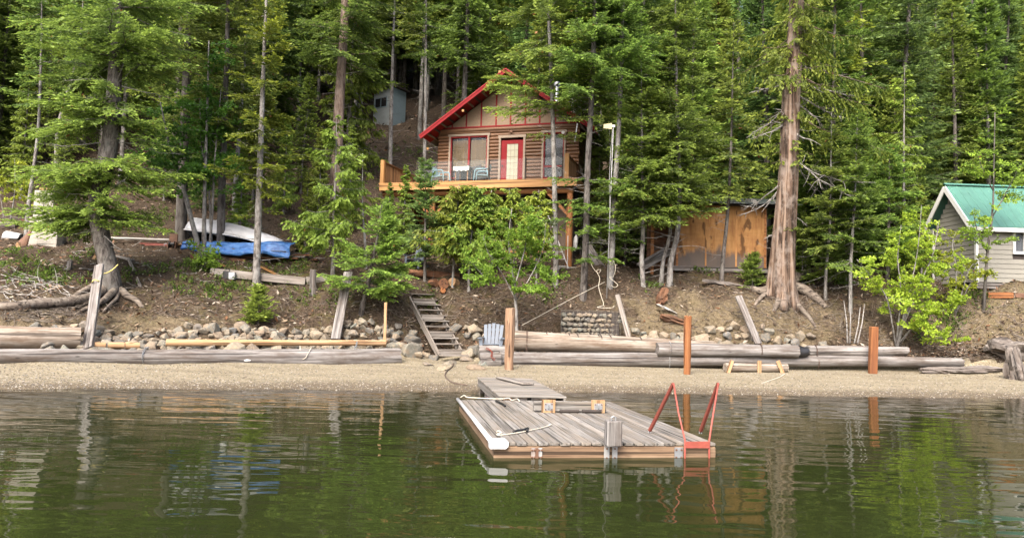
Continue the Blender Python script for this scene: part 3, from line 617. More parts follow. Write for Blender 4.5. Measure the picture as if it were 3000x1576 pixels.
def conifer_parts(nm, height, r0, crown0, Lmax, seed, pal='fir', kind='fir', bark=None, fine=1, whorl=.42, nb=4, deadn=10, path=None, droop=-.08, finez=99, top_up=.35,
                  gap=.0, flare=.35, low=1.0, thin=0, az_bias=None, n=9, deadL=1.0, tone=0, elvar=.14, crowntop=None, hook=None, flute=0):
    """local-coordinate meshes of one conifer (base at the origin)"""
    rg = np.random.RandomState(seed); bark = bark or B_FIR
    if path is None:
        l = rg.randn(2)*height*.012; path = [(0, 0, -.5), (l[0]*.3, l[1]*.3, height*.35), (l[0], l[1], height*.7), (l[0]*1.2, l[1]*1.2, height)]
    pts = smooth_path(path, 22); zz = pts[:, 2]; z1 = zz.max()
    rad = [max(.012, r0*(1-max(0, z)/(z1*1.02))**.85) for z in zz]
    def at(z): return np.array([np.interp(z, zz, pts[:, 0]), np.interp(z, zz, pts[:, 1]), z])
    def rat(z): return max(.01, r0*(1-max(0, z)/(z1*1.02))**.85)
    out = [('trunk', trunk_mesh(pts, rad, bark, n, flare, seed, flute=flute))]
    c = Crown(pal, seed+1); z = crown0; zt = z1-.05 if crowntop is None else crowntop
    while z < zt:
        f = (z-crown0)/max(.1, z1-crown0)
        for k in range(nb):
            if rg.rand() < gap: continue
            zz_ = z+rg.uniform(-.5, .5)*whorl; 
            if zz_ > z1: continue
            az = rg.uniform(0, 6.283) if az_bias is None or rg.rand() > az_bias[1] else az_bias[0]+rg.randn()*.7
            L = Lmax*min(1, low+f*4)*(1-f)**.75*rg.uniform(.55, 1.12)+.12
            el = droop+(top_up-droop)*f**1.5+rg.randn()*elvar
            p = at(zz_); c.branch(p+np.array([math.cos(az), math.sin(az), 0])*rat(zz_)*.6, az, el, L, kind, fine if zz_ < finez else 0, roll=rg.randn()*.18, tone=tone, thin=thin)
        z += whorl*(.75+.5*rg.rand())*(1-.45*f)
    for k in range(deadn):
        z_ = rg.uniform(.12, 1)*crown0+rg.uniform(0, .5); az = rg.uniform(0, 6.283); p = at(z_)
        c.dead(p, az, rg.uniform(-.35, .15), rg.uniform(.35, 1.5)*deadL, .010+.004*rg.rand(), 4)
    if hook: hook(c, at, rat)
    out += c.meshes(nm, bark); return out
def assemble(name, label, group, loc, parts, rotz=0, cat='tree', scale=1.0):
    t = thing(name, label, cat, mat=Matrix.Translation(Vector(loc)) @ Matrix.Rotation(rotz, 4, 'Z') @ Matrix.Scale(scale, 4), group=group)
    for nm, me in parts:
        o = bpy.data.objects.new(nm, me); link(o); o.parent = t
        if nm in ('branches', 'dead_limbs'): o['kind'] = 'stuff'
    return t
def leafy_parts(nm, stems, pal, seed, bark, Lr=(.5, 1.0), nbr=10, fine=2, spread=1.0, el=(.0, .9), zmin=.25, thin=0):
    """stems: list of (path points local, base radius)"""
    rg = np.random.RandomState(seed); c = Crown(pal, seed+5); out = []
    for k, (pth, r0) in enumerate(stems):
        pts = smooth_path(pth, 10); L = np.linalg.norm(np.diff(pts, axis=0), axis=1).sum()
        out.append(('trunk' if k == 0 else 'stem', trunk_mesh(pts, [r0*(1-.8*i/9) for i in range(10)], bark, 7, .2 if k == 0 else 0, seed+k)))
        for j in range(nbr):
            f = zmin+(1-zmin)*(j+rg.rand())/nbr; i = min(8, int(f*9)); p = pts[i]+(pts[i+1]-pts[i])*(f*9-i)
            c.branch(p, rg.uniform(0, 6.283), rg.uniform(*el), rg.uniform(*Lr)*(1.15-.5*f), 'leafy', fine, roll=rg.randn()*.4, tone=rg.uniform(-.1, .1), thin=thin)
    return out+c.meshes(nm, bark)
# ---- trees that can be told apart in the photograph
def stand(px, py=None, Y=None): return G(px, py) if Y is None else on_ground(px, Y)
def path_from(base, pix):
    """trunk line through photo points (px, py, dY) -> local points above the base"""
    return [(0, 0, -.55)] + [tuple(P(px, py, base[1]+dy)-base) for px, py, dy in pix]
def fir(label, px, Y, pix, r0, crown0, Lmax, seed, name='fir_tree', group=None, **kw):
    b = on_ground(px, Y); return assemble(name, label, group, b, conifer_parts(name, 1, r0, crown0, Lmax, seed, path=path_from(b, pix), **kw))
# big old fir at the left with wide drooping tiers
def oldfir_hook(c, at, rat):
    for az, z, L in ((3.0, 2.35, 2.3), (3.5, 2.6, 1.9), (-.1, 2.7, 2.2), (2.75, 3.9, 2.7), (.25, 4.0, 2.6), (-.35, 3.9, 2.3), (3.5, 4.0, 2.4), (3.05, 5.7, 2.6), (.15, 5.6, 2.0), (3.3, 6.2, 2.2), (-2.2, 2.5, 1.6), (-1.1, 2.9, 1.7), (-1.6, 3.9, 1.9), (-2.0, 5.9, 1.8), (-.9, 6.6, 2.0), (2.9, 7.6, 2.6), (-.2, 7.9, 2.5), (-1.9, 8.1, 2.0)):
        c.branch(at(z+c.rg.randn()*.25), az, c.rg.uniform(-.38, .02), L*1.1, 'fir', 2, roll=c.rg.randn()*.2, wr=.03, tone=.12, thin=.1)
        c.branch(at(z)+np.array([0, 0, .12]), az+c.rg.uniform(-.35, .35), c.rg.uniform(-.2, 0), L*.85, 'fir', 2, roll=c.rg.randn()*.15, wr=.022, tone=.12)
    for az, z, L in ((3.3, 2.2, 2.4), (3.0, 2.5, 2.7), (2.8, 2.4, 2.0), (3.2, 4.05, 2.9), (3.0, 4.2, 2.6), (2.6, 3.8, 2.0), (.0, 4.1, 2.7), (.2, 2.6, 2.2), (-.7, 4.1, 2.2), (-1.2, 4.0, 1.8), (-1.9, 3.7, 2.0), (-2.4, 3.9, 2.3), (3.1, 6.0, 2.6), (3.4, 5.8, 2.2), (-.1, 5.9, 2.1), (-2.3, 6.1, 2.1), (3.0, 7.9, 2.4), (.1, 8.0, 2.5), (-.6, 8.1, 2.2), (-2.6, 2.5, 1.9), (-.6, 2.7, 1.9)):
        for q in range(2): c.branch(at(z+c.rg.randn()*.30), az+c.rg.randn()*.2, c.rg.uniform(-.40, .08), L*c.rg.uniform(.6, 1.1), 'fir', 2, roll=c.rg.randn()*.25, wr=.022, tone=.14, thin=.15)
    for az, z, L in ((.1, 2.2, 2.2), (-.5, 1.9, 1.5), (.3, 5.0, 2.4), (3.1, 5.1, 2.2), (.0, 7.0, 2.0), (3.3, 7.1, 1.8), (-.3, 3.3, 2.2), (2.9, 3.2, 1.5)): c.dead(at(z), az, c.rg.uniform(-.35, .1), L, .02, 9)
fir('big old fir with wide drooping tiers and bare roots at the left bank edge', 335, 24.0, [(322, 800, 0), (297, 690, .1), (285, 600, .2), (322, 430, .3), (335, 250, .4), (345, 60, .5), (352, -250, .7), (362, -900, .8)], .30, 7.8, 2.9, 11,
    whorl=.5, nb=4, deadn=26, fine=2, finez=11, flare=.25, n=14, hook=oldfir_hook, low=.8, tone=.03, deadL=1.2)
# slender pale fir in front of the tarp
fir('slender grey trunk fir rising in front of the blue tarp', 752, 26.2, [(752, 780, 0), (757, 640, 0), (765, 400, .1), (772, 200, .2), (780, 0, .3), (790, -320, .4)], .135, 2.6, 1.75, 21, pal='firyel', whorl=.50, nb=3, deadn=12, fine=2, finez=11, gap=.12, bark=B_PALE, low=.5, tone=.05)
fir('thin yellowish fir with a pale trunk just left of the tarp fir', 850, 31.5, [(850, 560, 0), (856, 300, .2), (862, 100, .3), (868, -200, .4)], .13, 2.6, 1.5, 22, pal='firyel', whorl=.55, nb=3, deadn=8, fine=1, gap=.15, bark=B_PALE) if 0 else None
fir('thin fir with bent trunk between the alder and the tarp fir', 690, 33.0, [(690, 560, 0), (700, 400, .2), (715, 200, .3), (722, 0, .3), (730, -200, .4)], .12, 4.2, 1.5, 23, pal='fir', whorl=.5, nb=3, deadn=10, fine=1, gap=.1, bark=B_PALE)
# tall larch
fir('tall reddish brown bare trunk left of the cabin deck', 985, 35.0, [(985, 540, 0), (990, 380, 0), (1000, 200, .1), (1010, 50, .2), (1020, -300, .3), (1030, -900, .4)], .29, 6.6, 2.6, 31, name='larch_tree', pal='fir', bark=B_LARCH, whorl=.5, nb=4, deadn=10, fine=1, finez=13, n=12, droop=-.15)
# young yellow cedar in front of the larch
fir('young yellow green cedar with drooping sprays left of the deck', 975, 27.0, [(975, 800, 0), (978, 640, 0), (984, 480, 0), (986, 340, 0)], .085, 1.5, 1.6, 41, name='cedar_tree', pal='cedar', kind='cedar', bark=B_PALE, whorl=.30, nb=3, deadn=10, fine=2, gap=.12, droop=.12, top_up=.5, elvar=.2, thin=.1)
fir('thin half bare cedar sapling beside the deck corner', 1068, 28.2, [(1072, 760, 0), (1062, 600, 0), (1063, 450, 0)], .06, 1.9, .75, 42, name='cedar_tree', pal='cedar', kind='cedar', bark=B_PALE, whorl=.33, nb=2, deadn=8, fine=2, gap=.15, droop=.1, top_up=.4, thin=.15)
# fluffy young firs by the stairs
fir('bushy bright green young fir leaning over the top of the stairs', 1050, 25.6, [(1062, 900, 0), (1085, 800, -.1), (1105, 700, -.1), (1118, 600, 0)], .10, .75, 1.55, 51, name='young_fir', whorl=.24, nb=5, deadn=4, fine=2, droop=.05, top_up=.7, low=.9, tone=.18, az_bias=(.2, .35))
fir('small blue green fir standing before the left end of the deck', 1245, 28.6, [(1245, 760, 0), (1246, 620, 0), (1247, 470, 0)], .06, .95, .95, 52, name='young_fir', pal='firblue', whorl=.24, nb=4, deadn=6, fine=2, droop=.12, top_up=.6, tone=.1, low=.7)
fir('knee high fir seedling among the bank stones below the beam', 757, 24.3, [(758, 905, 0), (760, 843, 0)], .018, .05, .42, 53, name='fir_seedling', whorl=.09, nb=4, deadn=0, fine=2, droop=.35, top_up=1.0, low=.8, tone=.25, pal='fir', group=None)
fir('small fir sprout at the foot of the big cedar', 2205, 28.9, [(2204, 800, 0), (2206, 745, 0)], .018, .06, .42, 54, name='fir_seedling', whorl=.10, nb=4, deadn=0, fine=2, droop=.3, top_up=.9, low=.8, tone=.25)
# cedars in front of the lower storey
fir('left thin cedar with a yellow green umbrella top before the store room', 1326, 28.4, [(1328, 790, 0), (1336, 680, 0), (1345, 540, .1)], .055, 1.6, 1.45, 61, name='cedar_tree', pal='cedar', kind='cedar', bark=B_PALE, whorl=.15, nb=4, deadn=6, fine=2, droop=.1, top_up=.35, elvar=.25, low=.9, tone=.05)
fir('thin cedar with a dense top right of the umbrella cedar', 1374, 28.2, [(1374, 800, 0), (1380, 700, 0), (1400, 545, .1)], .055, 1.6, 1.4, 62, name='cedar_tree', pal='cedar', kind='cedar', bark=B_PALE, whorl=.16, nb=4, deadn=6, fine=2, droop=.1, top_up=.35, elvar=.25, low=.9)
fir('feathery cedar sapling under the middle of the deck', 1505, 29.0, [(1505, 760, 0), (1500, 680, 0), (1492, 552, .1)], .055, 1.4, 1.3, 63, name='cedar_tree', pal='cedar', kind='cedar', bark=B_FIR, whorl=.17, nb=4, deadn=4, fine=2, droop=.1, top_up=.4, elvar=.25, low=.9)
fir('pale stemmed cedar sapling left of the thin grey fir', 1572, 28.6, [(1572, 760, 0), (1574, 660, 0), (1578, 556, .1)], .045, 1.7, 1.0, 64, name='cedar_tree', pal='cedar', kind='cedar', bark=B_PALE, whorl=.16, nb=3, deadn=4, fine=2, droop=.1, top_up=.4, elvar=.25, low=.9)
fir('yellow green cedar right in front of the middle deck', 1440, 28.9, [(1440, 770, 0), (1438, 680, 0), (1440, 556, .1)], .05, 1.5, 1.25, 65, name='cedar_tree', pal='cedar', kind='cedar', bark=B_PALE, whorl=.17, nb=4, deadn=4, fine=2, droop=.1, top_up=.4, elvar=.25, low=.9)
# firs in front of the right half of the cabin
def over_roof(c, at, rat):
    for az, z, L in ((3.4, 6.9, 2.2), (3.8, 7.3, 2.0), (3.1, 7.2, 2.5), (3.5, 7.9, 2.6), (-.2, 5.9, 1.3), (-.4, 6.7, 1.8), (-1.3, 7.0, 1.3), (2.9, 8.4, 2.5), (-.2, 7.6, 2.1), (-1.5, 8.4, 1.6), (-.5, 8.6, 2.2), (3.3, 5.9, .9)):
        c.branch(at(z), az, c.rg.uniform(-.15, .08), L, 'fir', 2, roll=c.rg.randn()*.15, tone=.12)
fir('thin grey fir trunk crossing the cabin front with boughs over its gable', 1628, 28.6, [(1628, 760, 0), (1626, 640, 0), (1623, 480, .1), (1616, 250, .2), (1608, 60, .2), (1602, -200, .3), (1598, -600, .4)], .118, 9.2, 2.2, 71, bark=B_PALE, whorl=.42, nb=4, deadn=22, fine=2, finez=14, hook=over_roof, deadL=.8)
def mid_low(c, at, rat):
    for az, z, L in ((-.4, 1.6, 1.3), (3.3, 1.8, 1.2), (-1.5, 2.4, 1.2), (.2, 2.7, 1.5), (3.0, 3.0, 1.5), (-1.2, 3.5, 1.4), (2.7, 3.8, 1.5), (.1, 4.0, 1.7), (-.7, 4.4, 1.4), (3.4, 4.5, 1.4), (-2.0, 3.2, 1.2), (-1.6, 1.3, 1.0)):
        c.branch(at(z), az, c.rg.uniform(-.2, .1), L, 'fir', 2, roll=c.rg.randn()*.15, tone=.08)
fir('spotted grey fir trunk at the right corner of the deck', 1706, 28.0, [(1712, 800, 0), (1718, 640, 0), (1722, 480, .1), (1732, 300, .2), (1742, 60, .3), (1750, -300, .4), (1756, -700, .5)], .145, 7.6, 2.3, 72, whorl=.40, nb=4, deadn=20, fine=2, finez=14, hook=mid_low, tone=.05)
def mast_hook(c, at, rat):
    for az, z, L in ((0, 1.9, 1.1), (3.2, 2.4, 1.3), (-1.5, 2.2, 1.0), (-.2, 3.0, 1.5), (3.0, 3.4, 1.3), (-1.2, 3.9, 1.2), (.2, 4.5, 1.4)): c.branch(at(z), az, c.rg.uniform(-.2, .05), L, 'fir', 2, tone=.08)
fir('pale slim fir trunk standing next to the antenna mast', 1782, 28.4, [(1790, 800, 0), (1797, 640, 0), (1806, 480, .1), (1815, 330, .2), (1822, 120, .3), (1830, -200, .4), (1836, -600, .5)], .125, 8.6, 2.4, 73, bark=B_PALE, whorl=.40, nb=4, deadn=26, fine=2, finez=14, hook=mast_hook, deadL=1.2)
fir('leaning grey fir stem with full boughs left of the plywood shed', 1962, 28.6, [(1965, 770, 0), (1985, 680, 0), (1990, 540, .1), (1985, 380, .1), (1980, 140, .1), (1978, -200, .1)], .12, 3.0, 2.1, 74, bark=B_PALE, whorl=.34, nb=4, deadn=12, fine=2, finez=12, tone=.06, low=.7)
fir('curved slim fir stem left of the leaning one by the shed', 1935, 28.9, [(1942, 770, 0), (1962, 690, .1), (1968, 560, .2), (1962, 330, .2), (1960, 100, .2)], .09, 3.2, 1.7, 75, bark=B_PALE, whorl=.40, nb=3, deadn=10, fine=1, tone=.05)
fir('short crooked fir trunk between the mast and the shed', 1890, 28.4, [(1880, 770, 0), (1884, 680, 0), (1882, 540, .1), (1880, 330, .2), (1878, 160, .2)], .10, 2.5, 2.1, 76, bark=B_PALE, whorl=.32, nb=4, deadn=8, fine=2, tone=.10, low=.7)
fir('dark thin fir with burls growing against the plywood shed', 2112, 29.2, [(2118, 760, 0), (2132, 620, 0), (2142, 420, 0), (2146, 230, 0), (2150, 60, 0)], .09, 3.6, 1.6, 77, whorl=.36, nb=3, deadn=10, fine=1, tone=.02)
# big cedar on the right
def cedar_hook(c, at, rat):
    for az, z, L, e in ((3.3, 4.6, 2.2, -.75), (3.0, 4.4, 2.4, -.6), (.0, 5.6, 3.0, -.75), (-.2, 5.5, 3.4, -.62), (-.5, 5.5, 3.0, -.8), (3.2, 6.9, 1.9, -.55), (.15, 7.8, 2.7, -.6), (-.1, 8.1, 2.5, -.5), (3.1, 7.5, 2.2, -.7), (.1, 3.4, 1.1, -.7), (3.2, 3.0, 1.2, -.8), (-.35, 8.6, 2.6, -.45), (.3, 9.2, 2.3, -.3), (3.4, 8.6, 2.0, -.6), (-1.2, 6.6, 1.6, -.6)):
        c.dead(at(z), az, e, L, .040, 16)
    for k in range(46):
        z = c.rg.uniform(5.2, 11.5); az = c.rg.choice([3.1, 0.0, -1.5, -.6, -2.5])+c.rg.randn()*.45; L = c.rg.uniform(.5, 2.4)*(.6+.05*z) if az > -1 else c.rg.uniform(.5, 1.5)
        if z < 7.2: L *= .55
        c.branch(at(z), az, c.rg.uniform(-.55, .15), L, 'cedar', 2, roll=c.rg.randn()*.5, thin=c.rg.uniform(.25, .6), tone=c.rg.uniform(-.3, .05))
    for z, L in ((7.3, 3.9), (8.8, 3.4), (9.6, 3.7)):
        c.branch(at(z), c.rg.uniform(-.35, .1), -.25, L, 'cedar', 2, thin=.35, tone=-.15, wr=.04)
fir('massive old cedar with stripped reddish trunk and dead limbs right of the shed', 2290, 28.5, [(2288, 830, 0), (2296, 700, 0), (2310, 500, 0), (2318, 300, 0), (2330, 100, .1), (2338, -150, .1), (2350, -800, .2)], .46, 11.0, 2.0, 81, name='cedar_tree', pal='cedar', kind='cedar', bark=B_CEDAR, whorl=.62, nb=3, deadn=8, fine=2, finez=12.5, n=54, flare=.5, hook=cedar_hook, droop=-.3, tone=-.1, thin=.3, flute=.05)
# firs right of the cedar
fir('full bodied fir filling the gap right of the big cedar', 2430, 31.0, [(2432, 760, 0), (2436, 600, 0), (2440, 350, 0), (2445, 100, 0), (2450, -150, 0)], .16, 2.3, 2.3, 82, whorl=.34, nb=4, deadn=6, fine=2, finez=12, tone=.04)
fir('slim pale fir trunk just right of the big cedar roots', 2418, 28.3, [(2420, 800, 0), (2432, 650, 0), (2434, 500, 0), (2436, 330, 0)], .065, 2.1, 1.5, 83, bark=B_PALE, whorl=.30, nb=3, deadn=8, fine=2, tone=.08)
fir('pale twin stemmed fir above the right bank', 2492, 28.0, [(2492, 800, 0), (2498, 680, 0), (2505, 560, 0), (2512, 340, 0)], .075, 1.7, 1.6, 84, bark=B_PALE, whorl=.30, nb=4, deadn=8, fine=2, tone=.1)
fir('yellowing slim cedar rising right of the old cedar limbs', 2650, 31.5, [(2648, 700, 0), (2648, 450, 0), (2650, 200, 0)], .085, 3.6, 1.25, 85, name='cedar_tree', pal='cedar', kind='cedar', bark=B_PALE, whorl=.40, nb=3, deadn=8, fine=2, droop=0, top_up=.5, gap=.1)
fir('dense green fir behind the yellow maple shrub', 2600, 30.4, [(2602, 760, 0), (2604, 600, 0), (2606, 420, 0)], .09, 1.0, 1.7, 86, name='young_fir', whorl=.27, nb=4, deadn=2, fine=2, tone=.08, droop=.02)
# deciduous
b = on_ground(600, 28.2)
assemble('alder_tree', 'several stemmed lichen grey alder with dark green leaves by the upturned boat', None, b,
    leafy_parts('alder', [([(0,0,-.3), P(598,640,28.2)-b, P(602,480,28.2)-b, P(608,300,28.2)-b, P(612,120,28.2)-b], .10), ([(-.05,0,0), P(560,640,28.1)-b, P(530,520,28.1)-b, P(500,440,28.0)-b, P(470,300,28.0)-b], .12), ([(.1,.1,0), P(622,620,28.4)-b, P(630,460,28.5)-b, P(648,260,28.6)-b], .07), ([(.2,.2,0), P(612,560,28.6)-b, P(590,420,28.8)-b, P(585,280,28.9)-b], .05)],
    'alder', 91, B_PALE, Lr=(.8, 1.6), nbr=20, fine=1, zmin=.42, el=(-.3, .6)))
b = on_ground(1515, 25.4)
assemble('maple_shrub', 'bright green maple bush hanging over the bank right of the stairs', None, b,
    leafy_parts('maple', [([(0,0,-.2), P(1512,900,25.5)-b, P(1500,800,25.8)-b, P(1490,700,26)-b, P(1500,610,26)-b], .07), ([P(1512,880,25.5)-b, P(1470,800,25.5)-b, P(1430,740,25.4)-b, P(1415,690,25.4)-b], .03), ([P(1512,880,25.5)-b, P(1560,800,25.4)-b, P(1590,730,25.4)-b, P(1600,650,25.5)-b], .03), ([P(1505,850,25.5)-b, P(1530,760,25.2)-b, P(1545,690,25.2)-b, P(1550,620,25.4)-b], .03), ([P(1505,850,25.5)-b, P(1450,840,25.2)-b, P(1400,790,25.2)-b, P(1378,765,25.2)-b], .025), ([P(1510,880,25.5)-b, P(1560,860,25.1)-b, P(1600,830,25.1)-b, P(1615,800,25.1)-b], .025)],
    'maple', 92, B_PALE, Lr=(.4, .85), nbr=15, fine=2, zmin=.3, el=(-.3, .8)))
b = on_ground(2625, 26.9)
assemble('maple_shrub', 'yellow green vine maple sprawling over the right bank', None, b,
    leafy_parts('vine_maple', [([(0,0,-.2), P(2660,900,26.7)-b, P(2700,820,26.7)-b, P(2735,740,26.9)-b, P(2750,650,27)-b], .05), ([(0,0,0), P(2600,880,26.6)-b, P(2560,820,26.4)-b, P(2510,760,26.4)-b], .035), ([(0,0,0), P(2640,860,26.6)-b, P(2630,760,26.6)-b, P(2640,660,26.8)-b], .035), ([(0,0,0), P(2700,930,26.3)-b, P(2760,910,26.2)-b, P(2810,880,26.2)-b], .03), ([(0,0,0), P(2680,880,26.5)-b, P(2760,800,26.5)-b, P(2830,770,26.6)-b], .03), ([(.1,0,0), P(2680,960,26.2)-b, P(2740,985,25.9)-b, P(2790,1000,25.9)-b], .02), ([(0,0,0), P(2670,830,26.6)-b, P(2690,720,26.9)-b, P(2700,600,27.2)-b], .03)],
    'mapley', 93, B_PALE, Lr=(.4, .85), nbr=15, fine=2, zmin=.22, el=(-.3, .7)))
b = on_ground(2880, 27.6)
assemble('birch_tree', 'thin leafy birch standing in front of the green roofed cabin', None, b,
    leafy_parts('birch', [([(0,0,-.2), P(2893,740,27.5)-b, P(2908,620,27.5)-b, P(2912,480,27.5)-b, P(2915,330,27.5)-b], .06), ([P(2893,740,27.5)-b, P(2865,680,27.4)-b, P(2850,620,27.3)-b], .03), ([P(2905,640,27.5)-b, P(2950,560,27.4)-b, P(2990,480,27.4)-b], .03), ([P(2910,560,27.5)-b, P(2880,500,27.4)-b, P(2860,440,27.4)-b], .025)],
    'maple', 94, B_DARK, Lr=(.45, .9), nbr=9, fine=2, zmin=.2, el=(-.3, .7), thin=.15))
b = on_ground(2800, 27.7)
assemble('maple_shrub', 'low leafy bush hiding the corner of the green roofed cabin', None, b,
    leafy_parts('bush', [([(0,0,-.1), P(2800,780,27.6)-b, P(2790,720,27.6)-b, P(2800,680,27.6)-b], .03), ([(0,0,0), P(2840,790,27.5)-b, P(2870,760,27.4)-b], .02), ([(0,0,0), P(2770,790,27.5)-b, P(2750,740,27.4)-b], .02), ([(0,0,0), P(2850,820,27.3)-b, P(2900,800,27.1)-b], .02)], 'mapley', 95, B_PALE, Lr=(.3, .65), nbr=9, fine=2, zmin=.15, el=(-.2, .8)))
b = on_ground(585, 26.8)
assemble('leafy_plant', 'knee high leafy shoots at the foot of the alder', None, b,
    leafy_parts('shoots', [([(0,0,-.1), (-.15,-.1,.5), (-.3,-.1,.8)], .015), ([(.1,0,0), (.35,-.1,.5), (.5,-.1,.75)], .015), ([(.2,-.2,0), (.5,-.5,.25)], .012), ([(0,-.2,0), (.1,-.5,.3)], .012)], 'maple', 96, B_PALE, Lr=(.3, .5), nbr=6, fine=2, zmin=.1, el=(-.2, .9)), cat='plant')
b = on_ground(30, 31)
assemble('maple_shrub', 'yellow leaved sapling at the far left edge behind the block chimney', None, b,
    leafy_parts('yel', [([(0,0,-.1), (.1,0,1.2), (0,0,2.6)], .03), ([(.5,.2,0), (.7,.1,1.0), (1.1,0,2.2)], .025), ([(-.4,.2,0), (-.6,.1,1.2), (-.9,0,2.4)], .025)], 'mapley', 97, B_PALE, Lr=(.5, .9), nbr=8, fine=1, zmin=.3, el=(-.2, .6), thin=.3))
# leaning grey stem by the chimney and the thin ones at the left edge
fir('leaning lichen grey stem beside the concrete block chimney', 75, 28.4, [(82, 620, 0), (98, 500, 0), (112, 380, 0), (118, 250, .1), (122, 60, .2), (124, -200, .2)], .085, 5.4, 1.4, 101, bark=B_PALE, whorl=.45, nb=3, deadn=8, fine=1, flare=.1)
fir('leaning grey pole trunk behind the big old fir', 165, 35.0, [(168, 400, 0), (190, 300, 0), (225, 180, 0), (240, 60, 0), (250, -150, 0)], .12, 6.0, 1.6, 102, bark=B_PALE, whorl=.45, nb=3, deadn=10, fine=1)
for lb, px, Y, r, s in (('dark stout trunk left of the upturned boat', 532, 30.6, .24, 103), ('dark slim trunk crossing the upturned boat', 648, 29.2, .16, 104)):
    fir(lb, px, Y, [(px+2, 560, 0), (px+12, 300, .2), (px+20, 0, .3), (px+25, -500, .4)], r, 5.2, 2.1, s, bark=B_DARK, whorl=.45, nb=4, deadn=12, fine=1, n=10)
for lb, px, Y, r, s, pp in (('thin white pole trunk directly left of the grey outhouse', 1040, 40.5, .12, 105, [(1042, 300, 0), (1045, 60, 0), (1048, -250, 0)]),
                        ('straight white pole trunk directly right of the grey outhouse', 1143, 39.0, .12, 106, [(1146, 330, 0), (1152, 120, 0), (1158, -60, 0), (1160, -300, 0)]),
                        ('pale pole trunk at the left eave of the cabin', 1243, 39.5, .11, 107, [(1246, 300, 0), (1248, 60, 0), (1250, -250, 0)])):
    fir(lb, px, Y, pp, r, 7.2, 1.5, s, bark=B_PALE, whorl=.5, nb=3, deadn=14, fine=1, deadL=.7)
# ---- the forest on the hillside: copies of a few firs
def proto(nm, **kw): return conifer_parts(nm, kw.pop('height'), kw.pop('r0'), kw.pop('crown0'), kw.pop('Lmax'), kw.pop('seed'), **kw)
FOR = {
 'high': [proto('tall_fir', height=24, r0=.20, crown0=6.2, Lmax=2.3, seed=201, fine=0, whorl=.38, nb=5, deadn=26, bark=B_FIR, pal='fir', droop=-.22),
          proto('pole_fir', height=21, r0=.14, crown0=7.2, Lmax=1.8, seed=202, fine=0, whorl=.38, nb=5, deadn=26, bark=B_PALE, pal='fir', droop=-.2),
          proto('dark_fir', height=26, r0=.24, crown0=5.4, Lmax=2.6, seed=203, fine=0, whorl=.40, nb=5, deadn=26, bark=B_DARK, pal='firdark', droop=-.25),
          proto('yellow_fir', height=20, r0=.13, crown0=5.0, Lmax=1.9, seed=204, fine=0, whorl=.38, nb=5, deadn=22, bark=B_PALE, pal='firyel', droop=-.2)],
 'low':  [proto('full_fir', height=16, r0=.16, crown0=1.2, Lmax=2.3, seed=205, fine=0, whorl=.38, nb=4, deadn=4, bark=B_FIR, pal='fir', tone=.1),
          proto('full_dark_fir', height=18, r0=.18, crown0=1.8, Lmax=2.6, seed=206, fine=0, whorl=.40, nb=4, deadn=6, bark=B_FIR, pal='firblue'),
          proto('narrow_fir', height=12, r0=.11, crown0=.8, Lmax=1.7, seed=207, fine=0, whorl=.34, nb=4, deadn=4, bark=B_PALE, pal='fir', tone=.08),
          proto('forest_cedar', height=13, r0=.14, crown0=1.6, Lmax=1.8, seed=208, fine=0, whorl=.40, nb=4, deadn=5, bark=B_PALE, pal='cedar', kind='cedar', droop=-.05, tone=-.05)],
}
WHERE = [(-9000, 400, 'beyond the big old fir at the left'), (400, 900, 'above the upturned boat and alder'), (900, 1260, 'on the slope round the grey outhouse'), (1260, 1760, 'rising behind the log cabin'), (1760, 2330, 'above the plywood shed'), (2330, 2700, 'right of the massive cedar'), (2700, 9000, 'behind the green roofed cabin')]
KIND = {'tall_fir': 'grey brown high crowned fir', 'pole_fir': 'thin pale pole fir', 'dark_fir': 'dark tall fir', 'yellow_fir': 'yellow tinged slender fir', 'full_fir': 'green full boughed fir', 'full_dark_fir': 'bluish dense fir', 'narrow_fir': 'narrow young fir', 'forest_cedar': 'yellow green forest cedar'}
rgF = np.random.RandomState(77); nfor = 0; spots = []
def free(x, y):
    u = bearing(x, y)
    if -7.5 < x < 6 and 28 < y < 43 and 960 < u < 1900: return False     # the cabin and its clearing
    if 5.5 < x < 12 and 28 < y < 35: return False                        # shed
    if x > 14.5 and y < 35: return False                                 # green cabin
    if 1040 < u < 1260 and y < 54: return False                          # open slope up to the outhouse
    if -120 < u < 800 and y < 33.5: return False
    if y < 31.5 or (-120 < u < 1000 and y < 36): return False
    if 820 < u < 960 and y < 44: return False
    return True
